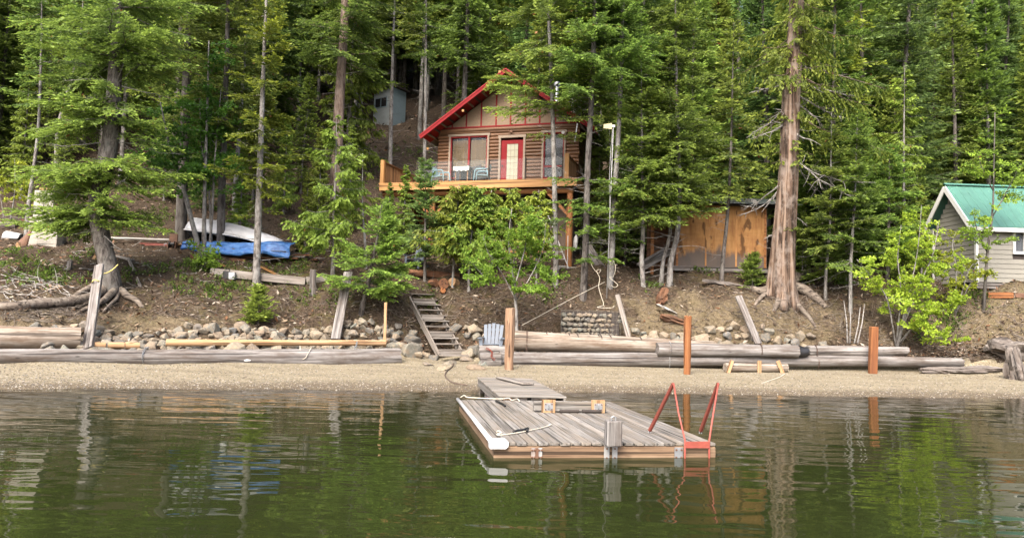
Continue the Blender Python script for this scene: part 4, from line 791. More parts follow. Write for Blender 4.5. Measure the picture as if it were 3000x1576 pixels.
for Y0 in np.arange(29, 80, 2.9):
    half = Y0*(1.05 if Y0 < 48 else .80); step = 2.9 if Y0 < 52 else 3.7
    for x0 in np.arange(-half, half, step):
        x = x0+rgF.uniform(-1.2, 1.2); y = Y0+rgF.uniform(-1.2, 1.2)
        if not free(x, y) or nfor >= 330: continue
        u = float(bearing(x, y))
        if rgF.rand() < (.10 if Y0 < 60 else .22): continue
        lowp = float(np.interp(u, [0, 500, 900, 1250, 1400, 1750, 3000], [.35, .45, .25, .25, .7, .85, .9]))
        if u < 900 and Y0 > 44: lowp = max(lowp, .6)
        grp = 'low' if rgF.rand() < lowp else 'high'; k = rgF.choice(4, p=[.25, .38, .12, .25] if grp == 'high' else [.3, .2, .3, .2]); parts = FOR[grp][k]
        nm = parts[0][1].name; kn = ['tall_fir', 'pole_fir', 'dark_fir', 'yellow_fir'][k] if grp == 'high' else ['full_fir', 'full_dark_fir', 'narrow_fir', 'forest_cedar'][k]
        wh = next(q[2] for q in WHERE if q[0] <= u < q[1])
        assemble('forest_cedar' if kn == 'forest_cedar' else 'forest_fir', KIND[kn]+' in the forest '+wh, KIND[kn]+'s '+wh, (x, y, h(x, y)-.05), parts, rgF.uniform(0, 6.283), scale=rgF.uniform(.8, 1.15)); nfor += 1
for u, Y, q in ((1150, 55.5, 2), (1060, 56, 2), (1085, 57, 0), (1125, 58, 2), (1180, 57, 2), (1030, 58, 2), (1250, 56, 2), (1215, 59, 2), (1100, 61, 2), (1160, 62, 0)):
    g = on_ground(u, Y); kn = ['tall_fir', 'pole_fir', 'dark_fir'][q]; wh = WHERE[2][2]
    assemble('forest_fir', KIND[kn]+' in the forest '+wh, KIND[kn]+'s '+wh, g-[0, 0, .05], FOR['high'][q], rgF.uniform(0, 6.28), scale=rgF.uniform(.75, .95)); nfor += 1
for u, Y in ((1110, 60, ), (1170, 63), (1050, 63), (1225, 62), (1130, 66)):
    g = on_ground(u, Y); assemble('forest_fir', KIND['full_dark_fir']+' in the forest '+WHERE[2][2], KIND['full_dark_fir']+'s '+WHERE[2][2], g-[0, 0, .05], FOR['low'][1], rgF.uniform(0, 6.28), scale=1.1)
for u, Y, sc_ in ((1228, 47, 1.0), (1006, 46, .9)):
    g = on_ground(u, Y); assemble('forest_fir', 'very slim pole fir standing beside the grey outhouse', 'very slim pole firs beside the grey outhouse', g-[0, 0, .05], FOR['high'][1], rgF.uniform(0, 6.28), scale=sc_)
# young understorey
rgU = np.random.RandomState(5); yf = FOR['low'][2]; yc = FOR['low'][3]; yd = FOR['low'][0]
for k, (u, Y, s, q) in enumerate([(2360, 32, .45, 0), (2385, 34, .6, 2), (2460, 33, .55, 0), (2480, 30.2, .28, 0), (2530, 31.6, .42, 2), (2560, 33.5, .5, 0), (2620, 34, .55, 2), (2680, 33.2, .45, 0), (2700, 31.5, .30, 1), (2650, 30, .25, 1), (1760, 33, .5, 0), (1830, 32.5, .42, 2), (1850, 35, .6, 2), (1905, 33.5, .5, 0), (1790, 36.5, .6, 0), (2350, 30.3, .26, 0), (600, 33.5, .5, 0), (740, 34.5, .5, 1), (830, 32.8, .34, 1), (880, 35.5, .5, 0), (930, 33.8, .3, 1), (480, 34.5, .45, 0), (180, 33, .4, 0), (60, 34.5, .5, 1), (1700, 34, .4, 0)]):
    g = on_ground(u, Y); wh = next(w_[2] for w_ in WHERE if w_[0] <= u < w_[1]); nm = ['narrow young fir', 'yellow green young cedar', 'bushy young fir'][q]
    assemble('young_cedar' if q == 1 else 'young_fir', nm+' filling the understorey '+wh, nm+'s in the understorey '+wh, g-[0, 0, .05], [yf, yc, yd][q], rgU.uniform(0, 6.28), scale=s)
for lb, u, Y, s_ in (('yellow green cedar sapling right of the tarp', 892, 28.3, .26), ('low cedar sapling below the left end of the deck', 1135, 29.6, .24), ('small cedar sapling beside the deck corner post', 1180, 31.0, .30), ('cedar sapling between the tarp and the tall reddish trunk', 930, 31.0, .34), ('feathery cedar sapling at the foot of the reddish trunk', 1020, 31.5, .36), ('cedar sapling above the right end of the squared beam', 1000, 28.9, .2), ('lone cedar sapling at the left edge of the tarp', 700, 30.5, .3)):
    assemble('cedar_sapling', lb, 'cedar saplings on the left slope', on_ground(u, Y)-[0, 0, .05], yc, rgU.uniform(0, 6.28), scale=s_)
print('forest trees', nfor)
# ------------------------------------------------------------------ log cabin
YAW = math.radians(-16.5); A = P(1115, 537, 33.0)
MC = Matrix.Translation(Vector(A)) @ Matrix.Rotation(YAW, 4, 'Z'); E2 = np.array([-math.sin(YAW), math.cos(YAW), 0]); E1 = np.array([math.cos(YAW), math.sin(YAW), 0])
def cl(px, py, D):
    q = on_plane(px, py, A+E2*D, E2)-A; return q@E1, q[2]
cabin = thing('log_cabin', 'brown log cabin with red trimmed gable roof above the lake', 'cabin', mat=MC)
WX0, WX1, WY0, WY1, WTOP = 2.05, 8.53, 2.0, 8.6, 2.72
def L_(name, mb, mat, par=cabin, smooth=False): return mb.build(name, mat, par, smooth=smooth, local=True)
holes = [(2.48, 4.46, .42, 2.56), (4.94, 6.18, -.05, 2.36), (6.95, 8.06, .30, 2.54)]
LD = .163; zc = .04; row = 0
rgC = random.Random(5)
while zc < WTOP-.02:
    segs = [(WX0-.10, WX1+.10)]
    for a, b2, z0, z1 in holes:
        if z0-.04 < zc < z1+.04:
            new = []
            for s0, s1 in segs:
                if b2 <= s0 or a >= s1: new.append((s0, s1)); continue
                if a-s0 > .05: new.append((s0, a))
                if s1-b2 > .05: new.append((b2, s1))
            segs = new
    for s0, s1 in segs:
        j = rgC.uniform(0, .05) if s0 < WX0 else 0; k = rgC.uniform(0, .05) if s1 > WX1 else 0
        log('wall_log', (s0-j, WY0, zc), (s1+k, WY0, zc), LD*.52, LD*.52, M_CLOG, cabin, n=10, segs=3, wob=.012, local=True, seed=row)
    for sx in (WX0, WX1):
        log('wall_log', (sx, WY0+.09, zc+LD/2), (sx, WY1, zc+LD/2), LD*.52, LD*.52, M_CLOG, cabin, n=8, segs=3, wob=.012, local=True, seed=row+50)
    zc += LD; row += 1
log('plate_log', (WX0-.12, WY0-.03, WTOP+.03), (WX1+.12, WY0-.03, WTOP+.03), .10, .10, M_CLOG, cabin, n=12, segs=4, wob=.02, local=True, seed=3)
L_('light_block_box', MB().box((WX0+.12, WY0+.30, -.1), (WX1-.12, WY1, 2.7)), M_DARK)  # unseen dark box added behind the wall logs to block light
CX = 5.42; RS = .702; RZ = 5.20
def roofz(x): return RZ-abs(x-CX)*RS
L_('base_trim', MB().box((WX0-.08, WY0-.10, WTOP+.125), (WX1+.08, WY0+.02, WTOP+.19)), M_RED)
bx = [cl(q, 350, WY0)[0] for q in (1327, 1368, 1411, 1454.5, 1496.7, 1540, 1582, 1627, 1671)]; eds = [WX0-.05]+bx+[WX1+.05]
g0 = WTOP+.192
for a, b2 in zip(eds[:-1], eds[1:]):
    a += .035; b2 -= .035
    za, zb = roofz(a)-.16, roofz(b2)-.16
    poly = [(a, g0), (b2, g0), (b2, max(zb, g0+.01))]+([(CX, RZ-.16)] if a < CX < b2 else [])+[(a, max(za, g0+.01))]
    mb = MB(); mb.prism(poly, .05, Matrix.Translation((0, WY0-.045, 0))); L_('gable_panel', mb, M_TAN)
for q in bx: L_('batten', MB().box((q-.034, WY0-.062, g0), (q+.034, WY0-.01, max(g0+.03, roofz(q)-.16))), M_RED)
# roof
EL, ER, RY0, RY1 = 1.39, 9.45, 1.05, 9.3
roof = L_('roof', MB(), M_DARK)
for sg, ex in ((-1, EL), (1, ER)):
    n_ = 7; 
    for k in range(n_):
        y0 = RY0+(RY1-RY0)*k/n_; y1 = RY0+(RY1-RY0)*(k+1)/n_-.004
        mb = MB(); z0, z1 = RZ, roofz(ex); mb.add([(CX, y0, z0), (ex, y0, z1), (ex, y1, z1), (CX, y1, z0), (CX, y0, z0-.04), (ex, y0, z1-.04), (ex, y1, z1-.04), (CX, y1, z0-.04)], [(0,1,2,3),(7,6,5,4),(0,4,5,1),(1,5,6,2),(2,6,7,3),(3,7,4,0)])
        for r in range(4):
            yy = y0+(y1-y0)*(r+.5)/4; mb.add([(CX, yy-.015, z0+.002), (CX, yy+.015, z0+.002), (ex, yy+.015, z1+.002), (ex, yy-.015, z1+.002), (CX, yy, z0+.028), (ex, yy, z1+.028)], [(0,4,5,3),(1,2,5,4),(0,1,4),(3,5,2)])
        mb.build('roof_sheet', M_REDMETAL if k == 0 else M_METALROOF, roof, local=True)
    up = (math.sin(math.atan(RS))*sg, 0, math.cos(math.atan(RS)))
    plank('fascia_board', (CX+sg*.02, RY0-.025, RZ-.10), (ex, RY0-.025, roofz(ex)-.10), .04, .13, M_RED, roof, up=up, local=True)
    plank('rake_edging', (CX+sg*.01, RY0-.03, RZ+.02), (ex+sg*.05, RY0-.03, roofz(ex+sg*.05)+.02), .07, .05, M_REDMETAL, roof, up=up, local=True)
    for r in range(12):
        f = (r+.6)/12.5; x = CX+(ex-CX)*f
        L_('purlin', MB().box((x-.035, RY0, roofz(x)-.125), (x+.035, WY0-.07 if WX0 < x < WX1 else RY1-.1, roofz(x)-.055)), M_TRIMTAN if r % 2 else M_DARK, roof)
    for yy in (3.2, 4.9, 6.6, 8.3): plank('rafter_tail', (CX+sg*3.0, yy, roofz(CX+3.0)-.19), (ex-sg*.05, yy, roofz(ex-.05)-.19), .05, .12, M_DARK, roof, up=up, local=True)
rp = (7.05, 4.2); z = roofz(rp[0])
pipe = L_('stovepipe', MB().lathe([(.10, z-.15), (.10, z+.75), (.085, z+.78), (.085, z+1.25), (.16, z+1.27), (.16, z+1.42), (.03, z+1.50)], 14, Matrix.Translation((rp[0], rp[1], 0))), M_GALV, smooth=2)
# door
door = L_('door', MB().box((5.03, WY0-.06, .04), (6.09, WY0+.02, 2.20)), M_RED)
for a, b2, c, d in ((4.93, 5.025, -.04, 2.30), (6.095, 6.19, -.04, 2.30), (4.90, 6.22, 2.302, 2.42)): L_('door_casing', MB().box((a, WY0-.135, c), (b2, WY0+.06, d)), M_TRIMTAN)
L_('curtain_pane', MB().box((5.32, WY0-.072, .26), (5.84, WY0-.062, 2.02)), M_CURTAIN, door)
for k in range(1, 3): L_('muntin', MB().box((5.32+.52*k/3-.008, WY0-.082, .26), (5.32+.52*k/3+.008, WY0-.0735, 2.02)), M_TRIMTAN, door)
for k in range(1, 6): L_('muntin', MB().box((5.32, WY0-.0805, .26+1.76*k/6-.008), (5.84, WY0-.0736, .26+1.76*k/6+.008)), M_TRIMTAN, door)
for a, b2, c, d in ((5.30, 5.32, .24, 2.04), (5.84, 5.86, .24, 2.04), (5.32, 5.84, .24, .26), (5.32, 5.84, 2.02, 2.04)): L_('lite_frame', MB().box((a, WY0-.09, c), (b2, WY0-.0605, d)), M_RED, door)
L_('handle', MB().lathe([(.02, 0), (.02, .04), (.035, .05), (.03, .09)], 10, Matrix.Translation((5.12, WY0-.06, 1.02)) @ Matrix.Rotation(math.pi/2, 4, 'X')), M_BLACK, door)
# windows
def window(x0, x1, z0, z1, cols, lowz, blind, nslat):
    wn = L_('window', MB().box((x0, WY0+.07, z0), (x1, WY0+.09, z1)), M_BLACK)
    for a, b2, c, d in ((x0-.09, x0, z0-.09, z1+.01), (x1, x1+.09, z0-.09, z1+.01), (x0-.13, x1+.13, z1+.012, z1+.11)): L_('casing', MB().box((a, WY0-.13, c), (b2, WY0+.08, d)), M_TRIMTAN, wn)
    es = [x0+(x1-x0)*k/cols for k in range(cols+1)]
    for k, e in enumerate(es): L_('frame_bar', MB().box((e-(.0 if k == 0 else .045), WY0-.09, z0), (e+(.0 if k == cols else .045), WY0+.06, z1)), M_RED, wn)
    for a, b2 in zip(es[:-1], es[1:]):
        a2, b3 = a+.047, b2-.047
        for c in (z0, lowz-.035, z1-.05): L_('frame_rail', MB().box((a2, WY0-.085, c), (b3, WY0+.055, c+(.07 if c != z0 else .06))), M_RED, wn)
        L_('pane', MB().box((a2, WY0-.02, lowz+.036), (b3, WY0-.014, z1-.052)), M_GLASS, wn); L_('pane', MB().box((a2, WY0-.02, z0+.062), (b3, WY0-.014, lowz-.037)), M_GLASS, wn)
        mb = MB(); zb = z1-.18
        for s in range(nslat):
            zz = zb-s*(zb-lowz-.10)/nslat; mb.box((a2+.02, WY0+.012, zz-.017), (b3-.02, WY0+.035, zz+.008), Matrix.Identity(4))
        for c in (.3, .7): mb.box((a2+(b3-a2)*c-.012, WY0+.006, lowz+.08), (a2+(b3-a2)*c+.012, WY0+.0115, z1-.1))
        b_ = L_('blind', mb, blind, wn); tag(b_, kind='stuff')
window(2.57, 4.37, .50, 2.46, 2, .92, M_BLIND, 30)
window(7.04, 7.97, .38, 2.45, 1, .93, M_BLINDW, 34)
L_('porch_lamp', MB().lathe([(.05, 0), (.05, .05), (.03, .07), (.07, .15)], 10, Matrix.Translation((7.95, WY0-.12, 2.44)) @ Matrix.Rotation(1.9, 4, 'X')), M_WHITEPL)
hb = MB()
for s in (-1, 1): hb.tube([(5.5, WY0-.16, 2.55), (5.5+s*.06, WY0-.17, 2.53), (5.5+s*.11, WY0-.17, 2.60), (5.5+s*.10, WY0-.16, 2.70)], [.02, .018, .014, .006], 6)
hb.box((5.46, WY0-.15, 2.50), (5.54, WY0-.09, 2.62)); tag(L_('horn_ornament', hb, M_RUST), kind='stuff')
plank('gutter_pole', (8.62, WY0-.35, 2.75), (8.50, WY0-.30, 1.95), .045, .045, M_GALV, cabin, local=True)
# lower storage room under the deck
LY = 1.65; LX0, LX1, LZ0, LZ1 = 3.0, 8.35, -3.02, -.42
for k in range(5):
    a = LX0+(LX1-LX0)*k/5; b2 = LX0+(LX1-LX0)*(k+1)/5-.012
    L_('store_panel', MB().box((a, LY, LZ0+(.0 if k < 4 else -.35)), (b2, LY+.03, LZ1)), M_BROWNPLY)
for q in (3.0, 3.55, 4.35, 5.6, 6.7): L_('store_batten', MB().box((q, LY-.03, LZ0), (q+.085, LY-.002, LZ1-.2)), M_BROWNPLY if q < 3.2 else M_POST)
for zz in (-2.55, -2.98): L_('store_rail', MB().box((LX0+.1, LY-.055, zz), (7.2, LY-.031, zz+.09)), M_BROWNPLY if zz > -2.8 else M_STAIN)
for sx in (LX0, LX1): L_('store_side', MB().box((sx-.03, LY+.031, LZ0), (sx, WY1-2, LZ1)), M_BROWNPLY)
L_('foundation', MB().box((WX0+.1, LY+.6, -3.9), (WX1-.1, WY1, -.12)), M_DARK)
# ------------------------------------------------------------------ deck
deck = thing('timber_deck', 'raised honey coloured timber deck across the front of the cabin', 'deck', mat=MC)
DX1 = 8.98
def D_(name, mb, mat, smooth=False, par=deck): return mb.build(name, mat, par, smooth=smooth, local=True)
plank('rim_board', (-.02, -.03, -.20), (DX1, -.03, -.20), .05, .30, M_STAIN, deck, local=True)
plank('rim_board', (-.03, 0.0, -.20), (-.03, 4.5, -.20), .05, .30, M_STAIN, deck, local=True)
plank('rim_board', (DX1-.03, 0.0, -.20), (DX1-.03, 3.4, -.20), .05, .30, M_STAIN, deck, local=True)
for k in range(14):
    y = .02+k*.143; plank('deck_board', (-.08, y, -.025), (DX1+.03, y, -.025), .136, .038, M_STAIN, deck, local=True)
for k in range(17):
    y = .02+(14+k)*.143; plank('deck_board', (-.08, y, -.025), (1.90, y, -.025), .136, .038, M_STAIN, deck, local=True)
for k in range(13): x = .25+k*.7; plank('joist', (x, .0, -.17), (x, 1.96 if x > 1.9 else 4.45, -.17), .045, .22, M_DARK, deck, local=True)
log('main_beam', (-.0, .35, -.44), (DX1-.2, .35, -.44), .15, .15, M_POST, deck, n=12, segs=3, wob=.02, local=True)
log('back_beam', (.2, 3.2, -.44), (1.9, 3.2, -.44), .13, .13, M_POST, deck, n=10, segs=2, wob=.02, local=True)
for i, (px, zb) in enumerate(((1265, -3.5), (1668, -3.58))):
    x = cl(px, 660, .35)[0]; w_ = A+E1*x+E2*.35; zg = h(w_[0], w_[1])-A[2]
    log('post', (x, .35, zg-.1), (x, .35, -.58), .145, .13, M_POST, deck, n=12, segs=4, wob=.02, local=True, seed=i)
    for s in (-1, 1):
        if i == 1 and s == 1: continue
        plank('brace', (x+s*.1, .36, -1.45), (x+s*.95, .36, -.56), .09, .12, M_POST, deck, local=True)
    ft = D_('footing', MB().prism([(-.45, -.3), (.45, -.3), (.52, .06), (-.52, .06)], .5, Matrix.Translation((x, .10, zg))), M_MOSSROCK)
w_ = A+E1*.75+E2*3.2; zg = h(w_[0], w_[1])-A[2]
log('post', (.75, 3.2, zg-.15), (.75, 3.2, -.56), .12, .11, M_POST, deck, n=10, segs=3, wob=.02, local=True); plank('brace', (.75, 2.9, -1.4), (.75, 1.0, -.35), .09, .12, M_POST, deck, local=True)
def railing(x, y0, y1, n):
    for yy, s in ((y0, .17), (y1, .12)): plank('rail_post', (x, yy, -.01), (x, yy, 1.05), s, s, M_STAIN if yy == y0 else M_RAIL, deck, local=True)
    plank('top_rail', (x, y0+.1, .98), (x, y1-.07, .98), .12, .05, M_RAIL, deck, local=True); plank('bottom_rail', (x, y0+.1, .10), (x, y1-.07, .10), .05, .06, M_RAIL, deck, local=True)
    for k in range(n): yy = y0+.18+(y1-y0-.3)*(k+.5)/n; plank('baluster', (x, yy, .131), (x, yy, .954), .035, .07, M_RAIL, deck, local=True)
railing(.06, .06, 4.45, 30)
railing(cl(1662, 480, .1)[0], .08, 2.9, 22)
gx = [cl(q, 500, .05)[0] for q in (1222, 1325, 1432, 1540, 1648)]
for x in gx:
    po = plank('glass_post', (x, .05, .0), (x, .05, .93), .045, .06, M_DARK, deck, local=True); D_('post_cap', MB().box((x-.05, .0, .931), (x+.05, .10, .975)), M_STAIN, par=po)
for a, b2 in zip(gx[:-1], gx[1:]): D_('glass_panel', MB().box((a+.05, .045, .08), (b2-.05, .055, .90)), M_CLEAR)
# furniture on the deck
def at_local(x, y, z=0, rz=0): return MC @ Matrix.Translation((x, y, z)) @ Matrix.Rotation(rz, 4, 'Z')
tx = .5*(cl(1333, 505, .8)[0]+cl(1383, 505, .8)[0])
tb = thing('patio_table', 'small table with cream cloth on the cabin deck', 'table', mat=at_local(tx, .85))
tb_top = MB().box((-.34, -.34, .70), (.34, .34, .74)).build('table_top', M_BLACK, tb, local=True)
for sx in (-.28, .28):
    for sy in (-.28, .28): MB().box((sx-.02, sy-.02, 0), (sx+.02, sy+.02, .699)).build('leg', M_RAIL, tb, local=True)
mb = MB(); n = 24; vs = []; fs = []
for k in range(n+1): x = -.37+.74*k/n; d = .015*math.sin(k*1.1); vs += [(x, -.36, .745), (x, -.375-d, .56+.02*math.sin(k*.9)), (x, .36, .745)]
for k in range(n): fs += [(k*3+1, k*3+4, k*3+3, k*3), (k*3, k*3+3, k*3+5, k*3+2)]
mb.add(vs, fs); mb.build('tablecloth', M_CLOTH, tb, smooth=True, local=True)
gr = thing('barbecue_grill', 'black covered grill behind the cream clothed table', 'grill', mat=at_local(tx+.15, 1.45))
mb = MB(); prof = [(-.75, .06), (.75, .06), (.72, .62), (.45, .95), (.12, .86), (-.1, .98), (-.5, .84), (-.74, .6)]; mb.prism(prof, .45, Matrix.Translation((0, -.2, 0))); mb.build('cover', M_BLACK, gr, local=True)
for sx in (-.6, .6): MB().lathe([(.05, 0), (.05, .058)], 10, Matrix.Translation((sx, 0, 0))).build('foot', M_GALV, gr, local=True)
def plastic_chair(label, x, y, rz):
    c = thing('plastic_chair', label, 'chair', mat=at_local(x, y, 0, rz), group='teal plastic chairs on the deck')
    MB().add([(-.24, -.24, .42), (.24, -.24, .42), (.24, .22, .39), (-.24, .22, .39), (-.24, -.24, .39), (.24, -.24, .39), (.24, .22, .36), (-.24, .22, .36)], [(0,1,2,3),(7,6,5,4),(0,4,5,1),(1,5,6,2),(2,6,7,3),(3,7,4,0)]).build('seat', M_TEAL, c, local=True)
    for k in range(4): xx = -.19+k*.127; MB().add([(xx-.05, .23, .40), (xx+.05, .23, .40), (xx+.05, .36, .86-abs(k-1.5)*.02), (xx-.05, .36, .86-abs(k-1.5)*.02), (xx-.05, .255, .40), (xx+.05, .255, .40), (xx+.05, .385, .86), (xx-.05, .385, .86)], [(0,1,2,3),(7,6,5,4),(0,4,5,1),(1,5,6,2),(2,6,7,3),(3,7,4,0)]).build('back_slat', M_TEAL, c, local=True)
    for sx in (-1, 1):
        MB().tube([(sx*.27, .30, .66), (sx*.28, 0, .65), (sx*.28, -.22, .64), (sx*.28, -.29, .58), (sx*.29, -.32, .3), (sx*.30, -.36, 0)], [.03, .035, .035, .03, .026, .024], 7).build('arm', M_TEAL, c, smooth=True, local=True)
        MB().tube([(sx*.25, .22, .62), (sx*.26, .30, .3), (sx*.27, .36, 0)], [.028, .026, .022], 7).build('rear_leg', M_TEAL, c, smooth=True, local=True)
plastic_chair('teal plastic armchair left of the clothed table', cl(1290, 515, .9)[0], .95, math.radians(80))
plastic_chair('teal plastic armchair right of the clothed table', cl(1412, 515, .9)[0], .95, math.radians(-80))
# things beneath the deck
def W(x, y, z=0): return Vector(MC @ Vector((x, y, z)))
b0 = np.array(P(1655, 772, 30.6)); t0 = np.array(P(1585, 598, 31.0)); b0[2] = h(b0[0], b0[1])-.02
lad = thing('ladder', 'aluminium ladder leaning under the right half of the deck', 'ladder', loc=b0)
dv = Vector(t0-b0); side = Vector((.21, -.02, 0)); 
for s in (-1, 1): plank('rail', Vector(b0)+side*s, Vector(t0)+side*s*.6, .06, .03, M_ALU, lad)
for k in range(9):
    f = (k+.7)/9.4; c = Vector(b0)+dv*f; s_ = side*(1-.4*f); MB().tube([c-s_*.98, c+s_*.98], .015, 6).build('rung', M_ALU, lad)
def fender(name, label, c, axis, L, r, mat, cat):
    mb = MB(); M = frame(c-axis*L/2, c+axis*L/2)[1] @ Matrix.Rotation(math.pi/2, 4, 'Y')
    o = mb.lathe([(.02, -.04), (.03, .0), (r*.7, .03), (r, .10), (r, L-.10), (r*.7, L-.03), (.03, L), (.02, L+.04)], 14, M).build(name, mat, smooth=2); return tag(o, label, cat)
fender('boat_fender', 'white boat fender hanging beside the right deck post', Vector(P(1686, 712, 31.2)), Vector((.05, 0, 1)).normalized(), .62, .09, M_WHITEPL, 'fender')
zz = P(1662, 775, 30.5); o = MB().tube([(zz[0], zz[1], h(zz[0], zz[1])-.05), P(1664, 690, 30.5)], .018, 7).build('white_pipe', M_WHITEPL); tag(o, 'thin white pipe upright beside the right deck post', 'pipe')
o = plank('loose_board', P(1590, 722, 30.9), P(1612, 708, 31.3), .09, .02, M_STAIN); tag(o, 'short orange board tilted under the deck', 'board')
# ------------------------------------------------------------------ adirondack chairs
def adirondack(label, loc, rz, sc=1.0):
    c = thing('adirondack_chair', label, 'chair', mat=Matrix.Translation(Vector(loc)) @ Matrix.Rotation(rz, 4, 'Z') @ Matrix.Scale(sc, 4), group='blue grey slatted garden chairs')
    def pk(nm, p, q, w_, t_, up=(0, 0, 1)): return plank(nm, p, q, w_, t_, M_BLUEGREY, c, up=up, local=True)
    for k in range(5):
        x = -.22+k*.11; fan = (k-2)*.018; pk('back_slat', (x, .14, .30), (x+fan, .46, 1.02-abs(k-2)*.025), .10, .02, up=(0, -.9, .4))
    for k in range(5): y = -.34+k*.11; pk('seat_slat', (-.27, y, .40-k*.028), (.27, y, .40-k*.028), .10, .02)
    for s in (-1, 1):
        pk('leg', (s*.30, -.36, 0), (s*.30, -.36, .55), .09, .03, up=(0, 1, 0)); pk('stringer', (s*.265, -.38, .37), (s*.265, .62, .06), .03, .12); pk('arm', (s*.34, -.44, .57), (s*.32, .32, .57), .13, .022)
        pk('arm_bracket', (s*.325, -.36, .42), (s*.345, -.36, .55), .06, .02, up=(0, 1, 0))
    pk('back_brace', (-.30, .34, .57), (.30, .34, .57), .03, .08); pk('back_cleat', (-.2, .40, .82), (.2, .40, .82), .02, .07)
    return c
# ------------------------------------------------------------------ outhouse
b = on_ground(1118, 50.0); OY = math.radians(-32)
out = thing('outhouse', 'small pale grey outhouse among the trees up the slope', 'outhouse', loc=b, rotz=OY)
def O_(nm, mb, mat, par=out): return mb.build(nm, mat, par, local=True)
b2 = .0
O_('wall', MB().add([(-.8, 0, -.6), (.8, 0, -.6), (.8, 0, 2.55), (-.8, 0, 2.25), (-.8, .06, -.6), (.8, .06, -.6), (.8, .06, 2.55), (-.8, .06, 2.25)], [(0,1,2,3),(7,6,5,4),(0,4,5,1),(1,5,6,2),(2,6,7,3),(3,7,4,0)]), M_OUTH)
O_('side_wall', MB().box((.74, .062, -.6), (.80, 1.5, 2.55)), M_OUTHB); O_('side_wall', MB().box((-.80, .062, -.6), (-.74, 1.5, 2.2)), M_OUTHB)
O_('back_wall', MB().box((-.73, 1.44, -.6), (.73, 1.5, 2.2)), M_OUTHB)
wn = O_('window', MB().box((-.62, -.015, 1.25), (.38, -.002, 1.85)), M_BLACK)
for k, (a, c, z0, z1) in enumerate(((-.68, -.62, 1.19, 1.91), (.38, .44, 1.19, 1.91), (-.62, .38, 1.19, 1.25), (-.62, .38, 1.85, 1.91), (-.15, -.10, 1.25, 1.85))): O_('frame_bar', MB().box((a, -.04, z0), (c, -.003, z1)), M_OUTHB, wn)
O_('corner_trim', MB().box((.72, -.03, -.6), (.83, -.002, 2.52)), M_WHITE)
O_('vent', MB().box((-.75, -.02, .35), (-.55, -.002, .55)), M_BLACK)
rf = O_('roof', MB().add([(-1.0, -.3, 2.28), (1.0, -.3, 2.66), (1.0, 1.7, 2.66), (-1.0, 1.7, 2.28), (-1.0, -.3, 2.22), (1.0, -.3, 2.60), (1.0, 1.7, 2.60), (-1.0, 1.7, 2.22)], [(0,1,2,3),(7,6,5,4),(0,4,5,1),(1,5,6,2),(2,6,7,3),(3,7,4,0)]), M_DARK)
# ------------------------------------------------------------------ plywood shed
s0 = P(1978, 788, 30.2); s1 = P(2245, 792, 30.2); s1[2] = s0[2] = min(s0[2], s1[2])+.02; SW = s1[0]-s0[0]; SHt = P(2100, 603, 30.2)[2]-s0[2]
shed = thing('plywood_shed', 'orange plywood shed with grey metal roof left of the old cedar', 'shed', loc=s0)
def S_(nm, mb, mat, par=shed, smooth=False): return mb.build(nm, mat, par, local=True, smooth=smooth)
np_ = 3
for k in range(np_):
    a, c = SW*k/np_, SW*(k+1)/np_-.012
    S_('wall_panel', MB().box((a, 0, .12), (c, .025, SHt)), M_PLYW)
for q in (SW/3, 2*SW/3): S_('batten', MB().box((q-.035, -.02, .14), (q+.028, -.002, SHt)), M_PLY)
for k, q in enumerate((.02, SW-.1)): S_('corner_post', MB().box((q, -.03, 0), (q+.09, -.003, SHt)), M_POST)
S_('sill_beam', MB().box((-.1, -.05, -.08), (SW+.1, .12, .115)), M_GREY)
S_('side_wall', MB().box((-.05, .03, -.3), (-.02, 3.2, SHt)), M_ROTTEN); S_('side_wall', MB().box((SW+.0, .03, -.3), (SW+.03, 3.2, SHt)), M_PLYGREY); S_('back_wall', MB().box((0, 3.17, -.3), (SW, 3.2, SHt)), M_PLYGREY)
S_('open_bay_wall', MB().box((-.95, 1.2, -.2), (-.06, 1.25, SHt)), M_ROTTEN); S_('bay_post', MB().box((-1.0, .02, -.25), (-.88, .14, SHt)), M_POST)
S_('gable_dark', MB().box((-.9, .2, SHt), (SW+.9, .25, SHt+.10)), M_DARK)
rf = S_('roof', MB().box((-1.0, .0, SHt+.01), (SW+1.0, .05, SHt+.10)), M_DARK)
nr = 9; x0 = -1.15; x1 = SW+1.25
for k in range(nr):
    a = x0+(x1-x0)*k/nr; c = x0+(x1-x0)*(k+1)/nr-.006; mb = MB(); m = 8; vs = []; fs = []
    for j in range(m+1): x = a+(c-a)*j/m; dz = .018*(j % 2); vs += [(x, -.55, SHt+.05+dz), (x, 1.7, SHt+.62+dz), (x, -.55, SHt+.03+dz), (x, 1.7, SHt+.60+dz)]
    for j in range(m): i = j*4; fs += [(i, i+4, i+5, i+1), (i+2, i+3, i+7, i+6), (i, i+2, i+6, i+4), (i+1, i+5, i+7, i+3)]
    mb.add(vs, fs); mb.build('roof_sheet', M_METALROOF, rf, local=True)
    mb = MB(); mb.add([(a, 1.701, SHt+.62), (c, 1.701, SHt+.62), (c, 3.7, SHt+.1), (a, 3.7, SHt+.1), (a, 1.701, SHt+.60), (c, 1.701, SHt+.60), (c, 3.7, SHt+.08), (a, 3.7, SHt+.08)], [(0,1,2,3),(7,6,5,4),(0,4,5,1),(1,5,6,2),(2,6,7,3),(3,7,4,0)]); mb.build('roof_sheet', M_METALROOF, rf, local=True)
